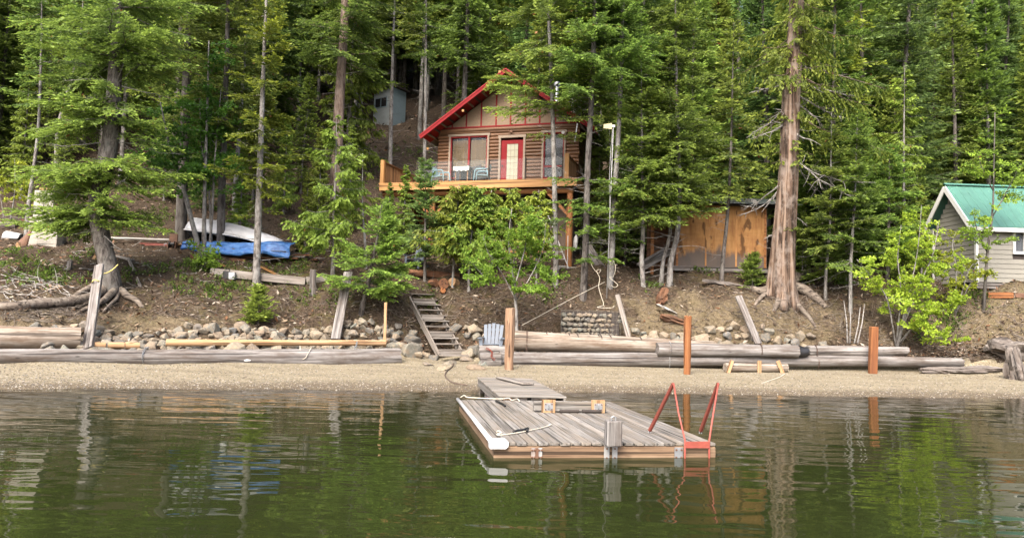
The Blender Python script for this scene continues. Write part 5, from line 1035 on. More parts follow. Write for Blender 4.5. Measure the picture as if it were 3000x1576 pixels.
# ------------------------------------------------------------------ green roofed cabin
g0_ = P(2862, 820, 28.6); g0_[2] = 3.72; GY = math.radians(2)
gc = thing('green_roof_cabin', 'grey sided cabin with green metal roof and white trim at the right edge', 'cabin', loc=g0_, rotz=GY)
def C_(nm, mb, mat, par=gc, smooth=False): return mb.build(nm, mat, par, local=True, smooth=smooth)
GW, GL, GH, GR = 2.75, 6.2, 2.38, 1.55       # gable width, length, wall height, roof rise
C_('core', MB().box((.05, .05, 0), (GL-.05, GW-.05, GH)), M_DARK)
nb_ = 13; bh = GH/nb_; wx0, wx1, wz0, wz1 = 1.42, 2.85, 1.12, 2.06
for k in range(nb_):
    z0, z1 = k*bh, (k+1)*bh-.004
    segs = [(.06, wx0-.002), (wx1+.002, GL)] if z1 > wz0-.1 and z0 < wz1+.1 else [(.06, GL)]
    for a, c in segs: C_('siding_board', MB().add([(a, -.032, z0), (c, -.032, z0), (c, -.012, z1), (a, -.012, z1), (a, .04, z0), (c, .04, z0), (c, .04, z1), (a, .04, z1)], [(0,1,2,3),(7,6,5,4),(0,4,5,1),(1,5,6,2),(2,6,7,3),(3,7,4,0)]), M_SIDING)
k = 0
while k*bh < GH+GR-.1:
    z0, z1 = k*bh, (k+1)*bh-.004; ins = max(0, (z1-GH)/GR*GW/2)+.06
    if GW-2*ins > .1: C_('siding_board', MB().add([(-.032, ins, z0), (-.032, GW-ins, z0), (-.012, GW-ins, z1), (-.012, ins, z1), (.04, ins, z0), (.04, GW-ins, z0), (.04, GW-ins, z1), (.04, ins, z1)], [(3,2,1,0),(4,5,6,7),(1,5,4,0),(2,6,5,1),(3,7,6,2),(0,4,7,3)]), M_SIDING)
    k += 1
for x, y in ((-.02, -.02), (-.02, GW-.04)): C_('corner_trim', MB().box((x-.03, y-.03, -.02), (x+.075, y+.075, GH)), M_WHITE)
wn = C_('window', MB().box((wx0+.1, -.01, wz0+.08), (wx1-.1, .0, wz1-.08)), M_BLACK)
for a, c, d, e in ((wx0, wx0+.1, wz0, wz1), (wx1-.1, wx1, wz0, wz1), (wx0+.1, wx1-.1, wz0, wz0+.1), (wx0+.1, wx1-.1, wz1-.1, wz1), (wx0+.42, wx0+.48, wz0+.1, wz1-.1), (wx0+.90, wx0+.98, wz0+.1, wz1-.1)): C_('frame_bar', MB().box((a, -.07, d), (c, -.011, e)), M_WHITE, wn)
for a, c in ((wx0+.1, wx0+.42), (wx0+.48, wx0+.90), (wx0+.98, wx1-.1)):
    C_('pane', MB().box((a, -.03, wz0+.1), (c, -.026, wz1-.1)), M_GLASS, wn)
mb = MB(); vs = []; fs = []
for j in range(30): x = wx0+.1+(wx1-wx0-.2)*j/29; vs += [(x, -.018+.005*math.sin(j*2.1), wz0+.1), (x, -.018+.005*math.sin(j*2.1), wz1-.1)]
for j in range(29): fs.append((j*2, j*2+2, j*2+3, j*2+1))
mb.add(vs, fs); C_('curtain', mb, M_BLINDW, wn)
rf = C_('roof', MB().box((-.0, GW/2-.03, GH+GR-.06), (GL, GW/2+.03, GH+GR+.02)), M_GREENROOF)
oh = .30; rx0 = -.36
ez = GH-oh/(GW/2)*GR
for s, ye in ((-1, -oh), (1, GW+oh)):
    for k in range(7):
        a = rx0+(GL+.4)*k/7; c = rx0+(GL+.4)*(k+1)/7-.004; zr = GH+GR+.09; ze = ez+.09
        mb = MB(); mb.add([(a, GW/2, zr), (c, GW/2, zr), (c, ye, ze), (a, ye, ze), (a, GW/2, zr-.03), (c, GW/2, zr-.03), (c, ye, ze-.03), (a, ye, ze-.03)], [(0,1,2,3),(7,6,5,4),(0,4,5,1),(1,5,6,2),(2,6,7,3),(3,7,4,0)])
        for q in range(3): xq = a+(c-a)*(q+.5)/3; mb.add([(xq-.02, GW/2, zr+.001), (xq+.02, GW/2, zr+.001), (xq+.02, ye, ze+.001), (xq-.02, ye, ze+.001), (xq, GW/2, zr+.03), (xq, ye, ze+.03)], [(0,4,5,3),(1,2,5,4),(0,1,4),(3,5,2)])
        mb.build('roof_sheet', M_GREENROOF, rf, local=True)
    plank('barge_board', (rx0-.02, GW/2, GH+GR-.045), (rx0-.02, ye, ez-.045), .04, .20, M_WHITE, gc, local=True, up=(0, s*.6, .75))
    plank('eave_board', (rx0, ye+s*.02, ez-.03), (GL, ye+s*.02, ez-.03), .03, .16, M_WHITE, gc, local=True)
    C_('soffit', MB().add([(rx0, 0 if s < 0 else GW, GH-.02), (GL, 0 if s < 0 else GW, GH-.02), (GL, ye, ez-.02), (rx0, ye, ez-.02)], [(0,1,2,3)]), M_WHITE)
C_('ridge_cap', MB().prism([(-.10, -.03), (0, .05), (.10, -.03), (0, .02)], GL+.4, Matrix.Translation((rx0-.03, GW/2, GH+GR+.12)) @ Matrix.Rotation(-math.pi/2, 4, 'Z')), M_GREENROOF)
plank('skid_beam', (.0, .1, -.14), (GL, .1, -.14), .2, .22, M_GREY, gc, local=True); plank('skid_beam', (.0, GW-.2, -.14), (GL, GW-.2, -.14), .2, .22, M_GREY, gc, local=True)
# ------------------------------------------------------------------ stones (shared meshes)
def stone_mesh(seed, flat=1.0):
    rg = random.Random(seed); bm = bmesh.new()
    for _ in range(16):
        v = Vector((rg.gauss(0, 1), rg.gauss(0, 1), rg.gauss(0, 1))).normalized(); e = max(abs(v.x), abs(v.y), abs(v.z)); v = v*(.55+.45/e*.8)*rg.uniform(.82, 1.08); v.z *= flat
        bm.verts.new(v)
    r = bmesh.ops.convex_hull(bm, input=bm.verts[:]); bmesh.ops.delete(bm, geom=[q for q in r['geom_interior'] if isinstance(q, bmesh.types.BMVert)], context='VERTS')
    bmesh.ops.bevel(bm, geom=bm.edges[:], offset=.07, segments=1, affect='EDGES', clamp_overlap=True)
    bmesh.ops.recalc_face_normals(bm, faces=bm.faces[:])
    m = bpy.data.meshes.new('stone'); bm.to_mesh(m); bm.free(); m.materials.append(M_STONE); return m
STONES = [stone_mesh(s) for s in range(14)]; FLATS = [stone_mesh(60+s, .45) for s in range(5)]
def put_stone(par, p, sx, sy, sz, rg, meshes=STONES, name='stone', tilt=.6):
    o = bpy.data.objects.new(name, rg.choice(meshes)); link(o)
    o.matrix_basis = Matrix.Translation(Vector(p)) @ Matrix.Rotation(rg.uniform(0, 6.28), 4, 'Z') @ Matrix.Rotation(rg.uniform(-tilt, tilt), 4, 'X') @ Matrix.Rotation(rg.uniform(-tilt, tilt), 4, 'Y') @ Matrix.Diagonal((sx, sy, sz, 1))
    return setpar(o, par)
def in_stairs(x, y): 
    al = min(1, max(0, ((x+2.12)*-.458+(y-25.25)*.889)/2.92)); return math.hypot(x+2.12+1.34*al, y-25.25-2.6*al) < .62
def revetment(label, u0, u1, rows, seed, lo=.15, hi=.27, gap=lambda u: 0):
    rg = random.Random(seed); first = on_ground((u0+u1)/2, float(np.interp((u0+u1)/2, CU, BANK0))+.8)
    t = thing('stone_revetment', label, 'stone bank', loc=first)
    for k, b_ in enumerate(rows):
        u = u0+rg.uniform(0, 15)
        while u < u1:
            r = rg.uniform(lo, hi)*(1.1 if k < 2 else .9)*(1.35 if rg.random() < .12 else 1); Y = float(np.interp(u, CU, BANK0))+b_+rg.uniform(-.09, .09); g = on_ground(u, Y)
            if rg.random() > gap(u) and not in_stairs(g[0], g[1]): put_stone(t, (g[0], g[1], g[2]+r*.28), r*rg.uniform(.9, 1.35), r*rg.uniform(.8, 1.1), r*rg.uniform(.75, 1.1), rg)
            u += r*rg.uniform(1.5, 1.95)*F/Y
    return t
revetment('rough bank of grey and tan stones behind the left logs', 150, 1180, (.38, .60, .82, 1.02, 1.22, 1.42, 1.6), 1, .125, .225, gap=lambda u: .03)
revetment('loose stones along the foot of the bank at the far left', -60, 150, (.75, 1.15, 1.4), 4, gap=lambda u: .2)
revetment('large stones heaped around the foot of the stairs', 1195, 1425, (.35, .75, 1.15, 1.5), 2, .16, .30)
revetment('broken stones behind the right logs below the old cedar', 1850, 2420, (.85, 1.1, 1.35, 1.6), 3, gap=lambda u: .12)
revetment('few stones left of the wire gabion', 1545, 1640, (.7, 1.0, 1.3), 5, gap=lambda u: .25)
rg5 = random.Random(9)
for k, (px, py, r) in enumerate(((1395, 1040, .22), (1270, 1052, .2), (1398, 1082, .34), (1290, 1085, .28), (1365, 1058, .25), (1250, 1070, .22), (1415, 1070, .2), (1220, 1045, .26), (1330, 1068, .30), (1205, 1000, .30), (1180, 1020, .25))):
    g = G(px, py); o = bpy.data.objects.new('flat_stone' if k in (2, 3, 8) else 'boulder', rg5.choice(FLATS if k in (2, 3, 8, 5) else STONES)); link(o)
    o.matrix_world = Matrix.Translation(Vector((g[0], g[1], g[2]+r*.15))) @ Matrix.Rotation(rg5.uniform(0, 6), 4, 'Z') @ Matrix.Diagonal((r*1.3, r, r*.8, 1))
    tag(o, ['orange tinted rock right of the bottom step', 'small rock tucked under the left stair stringer', 'pale flat slab on the beach right of the stairs', 'grey green flat slab on the beach left of the stairs', 'tan rock against the right side of the lowest treads', 'flat rock at the foot of the stringer', 'rock beside the stub log with the rusty chain', 'broad tan boulder at the end of the left grey log', 'rectangular stone under the bottom stair board', 'tall boulder between the left log end and the stairs', 'dark boulder touching the left log end'][k], 'rock', 'rocks lying at the foot of the stairs')
# ------------------------------------------------------------------ gabion
ga = P(1643, 984, 25.95); gb = P(1818, 986, 26.15); gt = P(1643, 908, 25.95)[2]
gab = thing('gabion_basket', 'wire gabion basket packed with small stones set in the bank', 'gabion', loc=(ga[0], ga[1], ga[2]))
GWd = gb[0]-ga[0]; gz0 = ga[2]-.35; rgg = random.Random(3)
z = gz0+.08; r_ = 0
while z < gt-.04:
    x = ga[0]+.06+(r_ % 2)*.06
    while x < gb[0]-.04:
        r = rgg.uniform(.095, .14); put_stone(gab, (x+r*.4, ga[1]+.12+rgg.uniform(-.02, .03)+(x-ga[0])*.09, z+rgg.uniform(-.02, .02)), r*1.1, r*.9, r*.85, rgg, tilt=.4); x += r*1.5
    z += .17; r_ += 1
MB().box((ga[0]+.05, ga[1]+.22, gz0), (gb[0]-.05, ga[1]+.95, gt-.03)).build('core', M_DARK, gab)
wm = MB()
for k in range(16): x = ga[0]+GWd*k/15; wm.tube([(x, ga[1]+(x-ga[0])*.09, gz0), (x, ga[1]+(x-ga[0])*.09, gt), (x, ga[1]+.95, gt)],   .0019, 3, cap=False)
for k in range(9): z = gz0+(gt-gz0)*k/8; wm.tube([(ga[0], ga[1], z), (gb[0], ga[1]+GWd*.09, z)],   .0019, 3, cap=False)
for k in range(6): y = ga[1]+.95*k/6; wm.tube([(ga[0], y, gt), (gb[0], y+.1, gt)],   .0019, 3, cap=False)
tag(wm.build('wire_mesh', M_CONC, gab), kind='stuff')
# ------------------------------------------------------------------ shore logs
def tlog(name, label, p, q, r0, r1, mat, seed, cat='log', group='logs lying along the shore', **kw):
    o = log(name, p, q, r0, r1, mat, None, seed=seed, **kw); return tag(o, label, cat, group)
tlog('shore_log', 'long grey weathered log lying on the beach at the left', P(-90, 1047, 18.5), P(1166, 1038, 23.8), .20, .285, M_GREY, 1, segs=40, wob=.05, bend=.09, n=18, ragged=.05)
tlog('shore_log', 'thick pale log resting on the grey log at the far left edge', P(-120, 990, 19.1), P(236, 992, 20.45), .33, .31, M_PALE, 2, segs=16, wob=.03, n=20, ragged=.01)
tlog('shore_log', 'long peeled yellow log on top of the left grey log', P(486, 1006, 21.5), P(1130, 1003, 24.1), .105, .085, M_PEEL, 3, segs=24, wob=.05, bend=.02)
for k, (a, c, lb) in enumerate(((268, 309, 'short peeled log piece touching the leaning grey plank'), (317, 365, 'middle one of three short peeled log pieces'), (367, 409, 'rightmost of three short peeled log pieces, above the chain'))):
    tlog('log_piece', lb, P(a, 1012, 20.5+k*.2), P(c, 1012, 20.68+k*.2), .095, .09, M_PEEL, 5+k, segs=4, wob=.03, group='short peeled log pieces')
tlog('shore_log', 'long grey log at the bottom of the right log stack', P(1462, 1055, 24.4), P(2818, 1067, 26.0), .255, .19, M_GREY, 11, segs=44, wob=.05, bend=.08, n=18, ragged=.05)
tlog('shore_log', 'notched pale log on top of the right log stack', P(1502, 998, 24.75), P(2090, 1016, 25.35), .335, .22, M_PALE, 12, segs=26, wob=.025, bend=.02, n=20)
tlog('shore_log', 'grey brown log with a burnt black end in front of the notched log', P(1924, 1024, 24.8), P(2335, 1030, 25.2), .235, .225, M_GREY, 13, segs=16, wob=.03, n=18, ragged=.02)
tlog('log_tip', 'burnt black tip between two right hand logs', P(2337, 1030, 25.3), P(2362, 1032, 25.34), .215, .19, M_BLACK, 14, segs=3, wob=.06, ragged=.03, cat='log')
tlog('shore_log', 'grey log with a broken end right of the burnt log', P(2364, 1029, 25.5), P(2655, 1029, 25.9), .20, .165, M_GREY, 15, segs=16, wob=.05, n=16, ragged=.06)
st = tlog('log_stub', 'short grey log stub with a rusty chain left of the tan post', P(1407, 1060, 24.0), P(1468, 1058, 24.05), .29, .28, M_GREY, 16, segs=5, wob=.03, n=18, ragged=.02)
tlog('log_stub', 'grey log stub behind the chained one under the blue grey chair', P(1404, 1032, 24.6), P(1480, 1030, 24.7), .23, .23, M_GREY, 17, segs=5, wob=.03, n=16, ragged=.02)
# notches sawn in the pale log: dark cuts standing a little proud of the surface
pale = next(o for o in COL.objects if o.get('label', '').startswith('notched pale'))
for px, py, L_n in ((1590, 988, .5), (1599, 990, .9), (1655, 990, .6), (1664, 992, .9), (1688, 993, 1.1), (1750, 996, .8), (1756, 997, 1.2), (1784, 997, 1.0), (1872, 1004, 1.0), (1962, 1008, .7)):
    f = (px-1502)/588; r_ = (.335+(.22-.335)*f)*1.012; cc = np.array(P(1502, 998, 24.75))*(1-f)+np.array(P(2090, 1016, 25.35))*f
    setpar(MB().tube([cc+[.02*math.sin(a*3), -math.cos(a)*r_, math.sin(a)*r_] for a in np.linspace(1.75, 1.75-L_n, 8)], [.006, .014, .018, .02, .02, .018, .014, .006], 5).build('saw_cut', M_DARK), pale)
# small log with cleats
c0, c1 = G(2125, 1090), G(2304, 1090); c0 = c0+[0, 0, .15]; c1 = c1+[0, 0, .14]
ct = thing('cleated_log', 'short pale log with three wooden cleats on the beach', 'log', loc=c0)
log('log_body', c0, c1, .15, .14, M_PALE, ct, segs=8, wob=.03)
dv = Vector(c1-c0)
for f, tl in ((.05, -.25), (.52, 0), (.86, .3)):
    c = Vector(c0)+dv*f+Vector((0, -.17, 0)); plank('cleat', c+Vector((tl*.28, -.02, -.17)), c+Vector((-tl*.25, -.01, .24)), .12, .05, M_PEEL, ct, up=(0, 1, 0))
# upright posts
def upright(name, label, px, pyb, pyt, w_, mat, square=False, lean=0, seed=0):
    g = G(px, pyb); top = P(px+lean, pyt, g[1])
    if square: o = plank(name, g-[0, 0, .25], top, w_, w_*.8, mat, up=(0, 1, 0), cham=.02)
    else: o = log(name, g-[0, 0, .25], top, w_/2, w_/2*.95, mat, segs=12, wob=.08, bend=.012, ragged=.03, seed=seed)
    return tag(o, label, 'post', 'upright posts on the beach')
upright('beach_post', 'stout tan peeled post before the right log stack', 1491, 1082, 903, .30, M_TANPOST, lean=5, seed=31)
upright('beach_post', 'slim reddish orange post before the notched logs', 2012, 1096, 927, .23, M_CEDARPOST, lean=4, seed=32)
upright('beach_post', 'square bright orange post near the right log ends', 2556, 1094, 957, .25, M_CEDARPOST, square=True, lean=4)
def leaner(name, label, b_, t_, w_, th, mat, up=(0, -1, .3), cat='plank'):
    return tag(plank(name, P(*b_), P(*t_), w_, th, mat, up=up, segs=6, cham=.012, jit=.006), label, cat, 'timbers leaning on the bank')
leaner('leaning_timber', 'grey timber leaning from the left log up to the old fir', (257, 1022, 20.25), (291, 778, 22.9), .27, .12, M_GREY)
leaner('leaning_timber', 'broad grey plank leaning on the bank left of the stairs', (983, 994, 24.0), (1020, 798, 25.6), .30, .09, M_GREY)
leaner('leaning_timber', 'narrow pale stake standing at the end of the yellow log', (1127, 1016, 24.15), (1130, 886, 24.25), .095, .06, M_PEEL)
leaner('leaning_timber', 'pale board leaning against the wire gabion', (1842, 988, 25.5), (1808, 864, 26.2), .17, .10, M_STEP)
leaner('leaning_timber', 'grey plank leaning below the old cedar roots', (2222, 1008, 25.75), (2163, 868, 27.0), .24, .10, M_GREY)
leaner('leaning_timber', 'thin weathered pole lying down the bank right of the old fir', (425, 872, 24.5), (377, 758, 26.4), .10, .09, M_STEP)
leaner('leaning_timber', 'short grey stake in the ground left of the old fir', (195, 815, 24.9), (206, 765, 25.2), .16, .12, M_GREY)
# ------------------------------------------------------------------ stairs
sb = on_ground(1318, 25.25); stp = P(1229, 862, 27.85); SV = np.array([stp[0]-sb[0], stp[1]-sb[1], 0]); run = np.linalg.norm(SV); sdir = SV/run; sx = np.array([sdir[1], -sdir[0], 0]); rise = stp[2]-sb[2]
stairs = thing('wooden_stairs', 'steep grey wooden stairs climbing from the beach to the bank', 'stairs', loc=sb)
HW = .42
for s in (-1, 1): plank('stringer', sb+sx*s*(HW+.03)+[0, 0, .02]-sdir*.1, sb+SV+sx*s*(HW+.03)+[0, 0, rise-.12], .045, .22, M_STEP, stairs)
NT = 11
for k in range(NT):
    f = (k+.6)/(NT-.4); c = sb+SV*f*1.0+[0, 0, .10+(rise-.10)*f]
    pr = c-sdir*.10; plank('tread', pr-sx*(HW+.0), pr+sx*(HW+.12), .24, .042, M_STEP, stairs, up=(0, 0, 1))
    if k % 3 == 0: plank('riser', pr-sdir*.10-sx*(HW-.02)-[0, 0, .09], pr-sdir*.10+sx*(HW+.02)-[0, 0, .09], .03, .12, M_STEP, stairs)
    for s in (-1, 1): plank('tread_bearer', pr+sx*s*(HW-.05)-[0, 0, .14], pr+sx*s*(HW-.05)-[0, 0, .025], .06, .06, M_STEP, stairs, up=(0, 1, 0))
plank('bottom_board', sb-sdir*.42-sx*(HW+.1)+[0, 0, .06], sb-sdir*.42+sx*(HW+.2)+[0, 0, .06], .26, .045, M_STEP, stairs)
# ------------------------------------------------------------------ float and gangway
DKX, DKY, DYAW, DW, DL, DZ = -.17, 9.738, .161, 3.05, 4.93, .192
MD = Matrix.Translation((DKX, DKY, 0)) @ Matrix.Rotation(DYAW, 4, 'Z')
dock = thing('floating_dock', 'weathered plank swim float moored off the beach', 'dock', mat=MD)
def K_(nm, mb, mat, par=dock, smooth=False): return mb.build(nm, mat, par, smooth=smooth, local=True)
rgd = random.Random(4); nbd = 21; bw = DW/nbd
for k in range(nbd):
    x = bw*(k+.5); dz = rgd.uniform(-.003, .003); cut = 0 if k % 5 else rgd.uniform(.35, .65)*DL
    y0 = -.02+rgd.uniform(-.012, .012); y1 = DL+rgd.uniform(-.03, .03)
    for a, c in (((y0, cut-.004), (cut+.004, y1)) if cut else ((y0, y1),)):
        plank('deck_plank', (x, a, DZ-.019+dz), (x, c, DZ-.019+dz), bw-.012-rgd.uniform(0, .004), .038, M_PLANK, dock, local=True, cham=.005, segs=4, jit=.0015)
plank('front_timber', (.0, .02, .035), (DW, .02, .035), .07, .225, M_FASCIA, dock, local=True, cham=.012, segs=8, jit=.002)
plank('side_timber', (.035, .058, .035), (.035, DL-.05, .035), .07, .225, M_FASCIA, dock, local=True, cham=.012, segs=8, jit=.002)
plank('side_timber', (DW-.035, .058, .035), (DW-.035, DL-.05, .035), .07, .225, M_FASCIA, dock, local=True, cham=.012, segs=8, jit=.002)
plank('back_timber', (.075, DL-.08, .035), (DW-.075, DL-.08, .035), .07, .225, M_FASCIA, dock, local=True)
for y in (.9, 2.4, 3.9): plank('cross_bearer', (.08, y, .06), (DW-.08, y, .06), .09, .18, M_DARK, dock, local=True)
for x in (.6, 1.5, 2.4): K_('float_drum', MB().lathe([(.25, 0), (.25, 3.8)], 14, Matrix.Translation((x, .5, -.12)) @ Matrix.Rotation(-math.pi/2, 4, 'X')), M_BLACK)
# white edging pipe and corner bumper
K_('edge_pipe', MB().tube([(-.03, .12, DZ+.008), (-.03, 2.2, DZ+.012), (-.03, DL+.02, DZ+.008)], .033, 10), M_WHITEPL, smooth=True)
mb = MB(); mb.prism([(-.06, DZ-.07), (.15, DZ-.07), (.18, DZ-.04), (.18, DZ+.02), (.15, DZ+.045), (-.02, DZ+.045), (-.07, DZ+.01)], .16, Matrix.Translation((0, -.065, 0))); K_('corner_bumper', mb, M_WHITEPL)
def dloc(px, py, z=DZ):
    d = ray(px, py); q = CAM+d*((z-CAM[2])/d[2]); v = MD.inverted() @ Vector(q); return v.x, v.y
def bracket(x, y, z0, z1, w_, mat=M_GALV, par=dock):
    o = K_('bracket_plate', MB().box((x-w_/2, y-.008, z0), (x+w_/2, y-.001, z1)), mat, par)
    for sx_ in (-.3, .3):
        for sz in (.2, .8): K_('bolt', MB().lathe([(.014, 0), (.014, .012), (.006, .018)], 6, Matrix.Translation((x+sx_*w_, y-.008, z0+(z1-z0)*sz)) @ Matrix.Rotation(math.pi/2, 4, 'X')), M_RUST, o)
    return o
xb = dloc(1563, 1297)[0]; bracket(xb, -.018, -.02, .13, .055, M_GALVR); bracket(xb+.09, -.018, -.02, .13, .055, M_GALVR); K_('hinge_bar', MB().box((xb+.025, -.045, -.09), (xb+.065, -.0, .125)), M_RUST)
xb2 = dloc(1988, 1297)[0]; bracket(xb2, -.018, -.03, .135, .12, M_GALV)
ch = MB()
for k in range(5): ch.lathe([(.010, -.012), (.016, 0), (.010, .012)], 6, Matrix.Translation((xb2+.07, -.03, -.02-.025*k)))
K_('chain_end', ch, M_GALVR)
# mooring post on the front edge
xp = dloc(1789, 1297)[0]
mp_ = plank('mooring_post', (xp, -.12, DZ-.02), (xp, -.12, DZ+.31), .20, .16, M_GREY, dock, up=(0, 1, 0), local=True, cham=.012, segs=2)
for s in (-1, 1): K_('post_bracket', MB().box((xp+s*.055-.035, -.034, -.04), (xp+s*.055+.035, -.018, DZ-.025)), M_GALVR)
for s in (-1, 1):
    for z in (.0, .12): K_('bolt', MB().lathe([(.012, 0), (.012, .012)], 6, Matrix.Translation((xp+s*.055, -.034, z)) @ Matrix.Rotation(math.pi/2, 4, 'X')), M_RUST)
K_('shackle', MB().tube([(xp-.03, -.12, DZ+.305), (xp-.03, -.12, DZ+.35), (xp+.0, -.12, DZ+.365), (xp+.03, -.12, DZ+.35), (xp+.03, -.12, DZ+.305)], .008, 6), M_GALV)
# heavy beam bolted across the float
q0 = dloc(1557, 1203); q1 = dloc(1782, 1212); yb_ = .5*(q0[1]+q1[1])
bm_ = thing('mooring_beam', 'heavy timber with galvanised end plates standing across the float', 'beam', mat=MD @ Matrix.Translation((0, 0, DZ)))
plank('beam_timber', (q0[0], yb_, .105), (q1[0], yb_, .105), .10, .17, M_PLANK, bm_, local=True, cham=.01, segs=4)
for x in (q0[0]+.25, q1[0]-.16):
    bl = plank('end_block', (x, yb_-.075, .005), (x, yb_-.075, .225), .235, .045, M_PEEL, bm_, up=(0, 1, 0), local=True)
    pl = K_('plate', MB().box((x-.075, yb_-.104, .04), (x+.075, yb_-.0985, .17)), M_GALV, bm_)
    for a in (-.055, .055):
        for c in (.06, .15): K_('bolt', MB().lathe([(.012, 0), (.012, .012)], 6, Matrix.Translation((x+a, yb_-.104, c)) @ Matrix.Rotation(math.pi/2, 4, 'X')), M_RUST, pl)
    K_('cleat_ring', MB().tube([(x, yb_-.10, .06), (x, yb_-.13, .09), (x, yb_-.13, .13), (x, yb_-.10, .155)], .009, 6), M_GALV, bm_)
for x in (q0[0]+.45, q0[0]+.85): MB().tube([(x, yb_-.10, .035), (x+.34, yb_-.10, .035)], .03, 8).build('support_pipe', M_DARK, bm_, local=True)
# red swim ladder
YF = 10.15
lad = thing('swim_ladder', 'rusty red steel swim ladder at the right front of the float', 'ladder', loc=(2.2, YF, DZ))
aL = CAM+ray(1903, 1268)*((DZ-CAM[2])/ray(1903, 1268)[2]); aR = CAM+ray(2052, 1270)*((DZ-CAM[2])/ray(2052, 1270)[2]); fL = MD @ Vector((dloc(2010, 1300)[0], -.05, DZ-.01)); fR = MD @ Vector((dloc(2081, 1300)[0], -.05, DZ-.01))
tL = P(1973, 1123, .5*(aL[1]+fL.y)+.05); tR = P(2104, 1122, .5*(aR[1]+fR.y)+.05)
for a_, t_, f_ in ((aL, tL, fL), (aR, tR, fR)):
    plank('hand_bar', Vector(a_)+Vector((0, 0, .03)), t_, .045, .045, M_RUSTRED, lad, cham=.008); MB().tube([Vector(t_)+Vector((0, -.01, .0)), Vector(t_)*.5+f_*.5+Vector((-.01, -.02, 0)), f_+Vector((0, -.01, .05)), f_+Vector((.0, -.015, -.16)), f_+Vector((0, -.02, -.9))], .013, 6).build('side_rail', M_REDDISH, lad, smooth=True)
    MB().tube([Vector(a_)+Vector((-.015, 0, .002)), Vector(a_)+Vector((-.015, 0, .05)), Vector(a_)+Vector((.015, 0, .05)), Vector(a_)+Vector((.015, 0, .002))], .009, 6).build('eye_bolt', M_GALV, lad)
plank('cross_plate', fL+Vector((0, -.018, -.005)), fR+Vector((0, -.018, -.005)), .02, .085, M_REDDISH, lad)
for z in (-.32, -.6): plank('rung', fL+Vector((0, -.018, z)), fR+Vector((0, -.018, z)), .05, .02, M_RUSTRED, lad)
# ropes on the float
def rope(name, label, pts, r, mat, cat='rope', n=40, group=None):
    o = MB().tube(catmull(np.array([np.asarray(p, float) for p in pts]), n), r, 6).build(name, mat, smooth=True); return tag(o, label, cat, group)
def dk(px, py, dz=.0): d = ray(px, py); return CAM+d*((DZ+dz-CAM[2])/d[2])+[0, 0, .0]
rope('mooring_rope', 'pale rope with a loop lying at the front left of the float', [dk(1455, 1265, .03), dk(1462, 1262, .05), dk(1468, 1268, .03), dk(1456, 1272, .02), dk(1466, 1274, .015), dk(1500, 1270, .014), dk(1545, 1262, .014), dk(1590, 1252, .014), dk(1608, 1247, .014), dk(1615, 1243, .016), dk(1607, 1245, .02)], .011, M_ROPE, n=70)
rope('rope_sleeve', 'black braided sleeve on the front rope of the float', [dk(1504, 1264, .03), dk(1520, 1260, .035), dk(1535, 1258, .04), dk(1547, 1254, .045), dk(1544, 1261, .03)], .018, M_BLACK, n=24)
rope('mooring_rope', 'pale rope lying along the back left edge of the float', [dk(1350, 1163, .03), dk(1360, 1158, .05), dk(1368, 1163, .02), dk(1390, 1165, .014), dk(1430, 1167, .014), dk(1470, 1168, .014), dk(1490, 1166, .03), dk(1500, 1172, .02), dk(1515, 1168, .03), dk(1522, 1175, .02)], .012, M_ROPE, n=70)
rope('rope_sleeve', 'black and white braided sleeve near the gangway', [dk(1453, 1174, .025), dk(1463, 1179, .03), dk(1473, 1183, .03), dk(1480, 1188, .025)], .02, M_BLACK, n=16)
# gangway
ga0 = np.array(P(1461, 1166, 14.95)); ga1 = np.array(P(1661, 1172, 15.05)); gb0 = np.array(P(1397, 1106, 18.35)); gb1 = np.array(P(1556, 1107, 18.35))
for q in (ga0, ga1): q[2] = DZ+.05
for q in (gb0, gb1): q[2] = .33
gw = thing('gangway', 'narrow plank gangway joining the float to the beach', 'gangway', loc=.5*(gb0+gb1))
ngp = 23
for k in range(ngp):
    f = (k+.5)/ngp; a = ga0+(gb0-ga0)*f; c = ga1+(gb1-ga1)*f
    plank('gangway_plank', a, c, 3.5/ngp-.008, .035, M_PLANK, gw, cham=.005, segs=3, jit=.002)
for a, c in ((ga0, gb0), (ga1, gb1)):
    ins = (ga1-ga0)/np.linalg.norm(ga1-ga0)*.045*(1 if a is ga0 else -1); plank('side_beam', a+ins-[0, 0, .115], c+ins-[0, 0, .115], .05, .19, M_PLANK, gw, cham=.008)
for a in (gb0, gb1): q = a+(ga0-gb0)*.10; s_ = .1*(1 if a is gb0 else -1); plank('leg', (q[0]+s_, q[1], h(q[0], q[1])-.1), (q[0]+s_, q[1], q[2]-.03), .10, .10, M_DARK, gw, up=(0, 1, 0))
pl0, pl1 = P(1468, 1111, 18.0), P(1548, 1133, 16.8)
pl0[2] = pl1[2] = .375; pl1[2] = .345
o = plank('loose_plank', pl0, pl1, .30, .035, M_STEP, cham=.006); tag(o, 'loose grey plank lying across the gangway', 'plank')
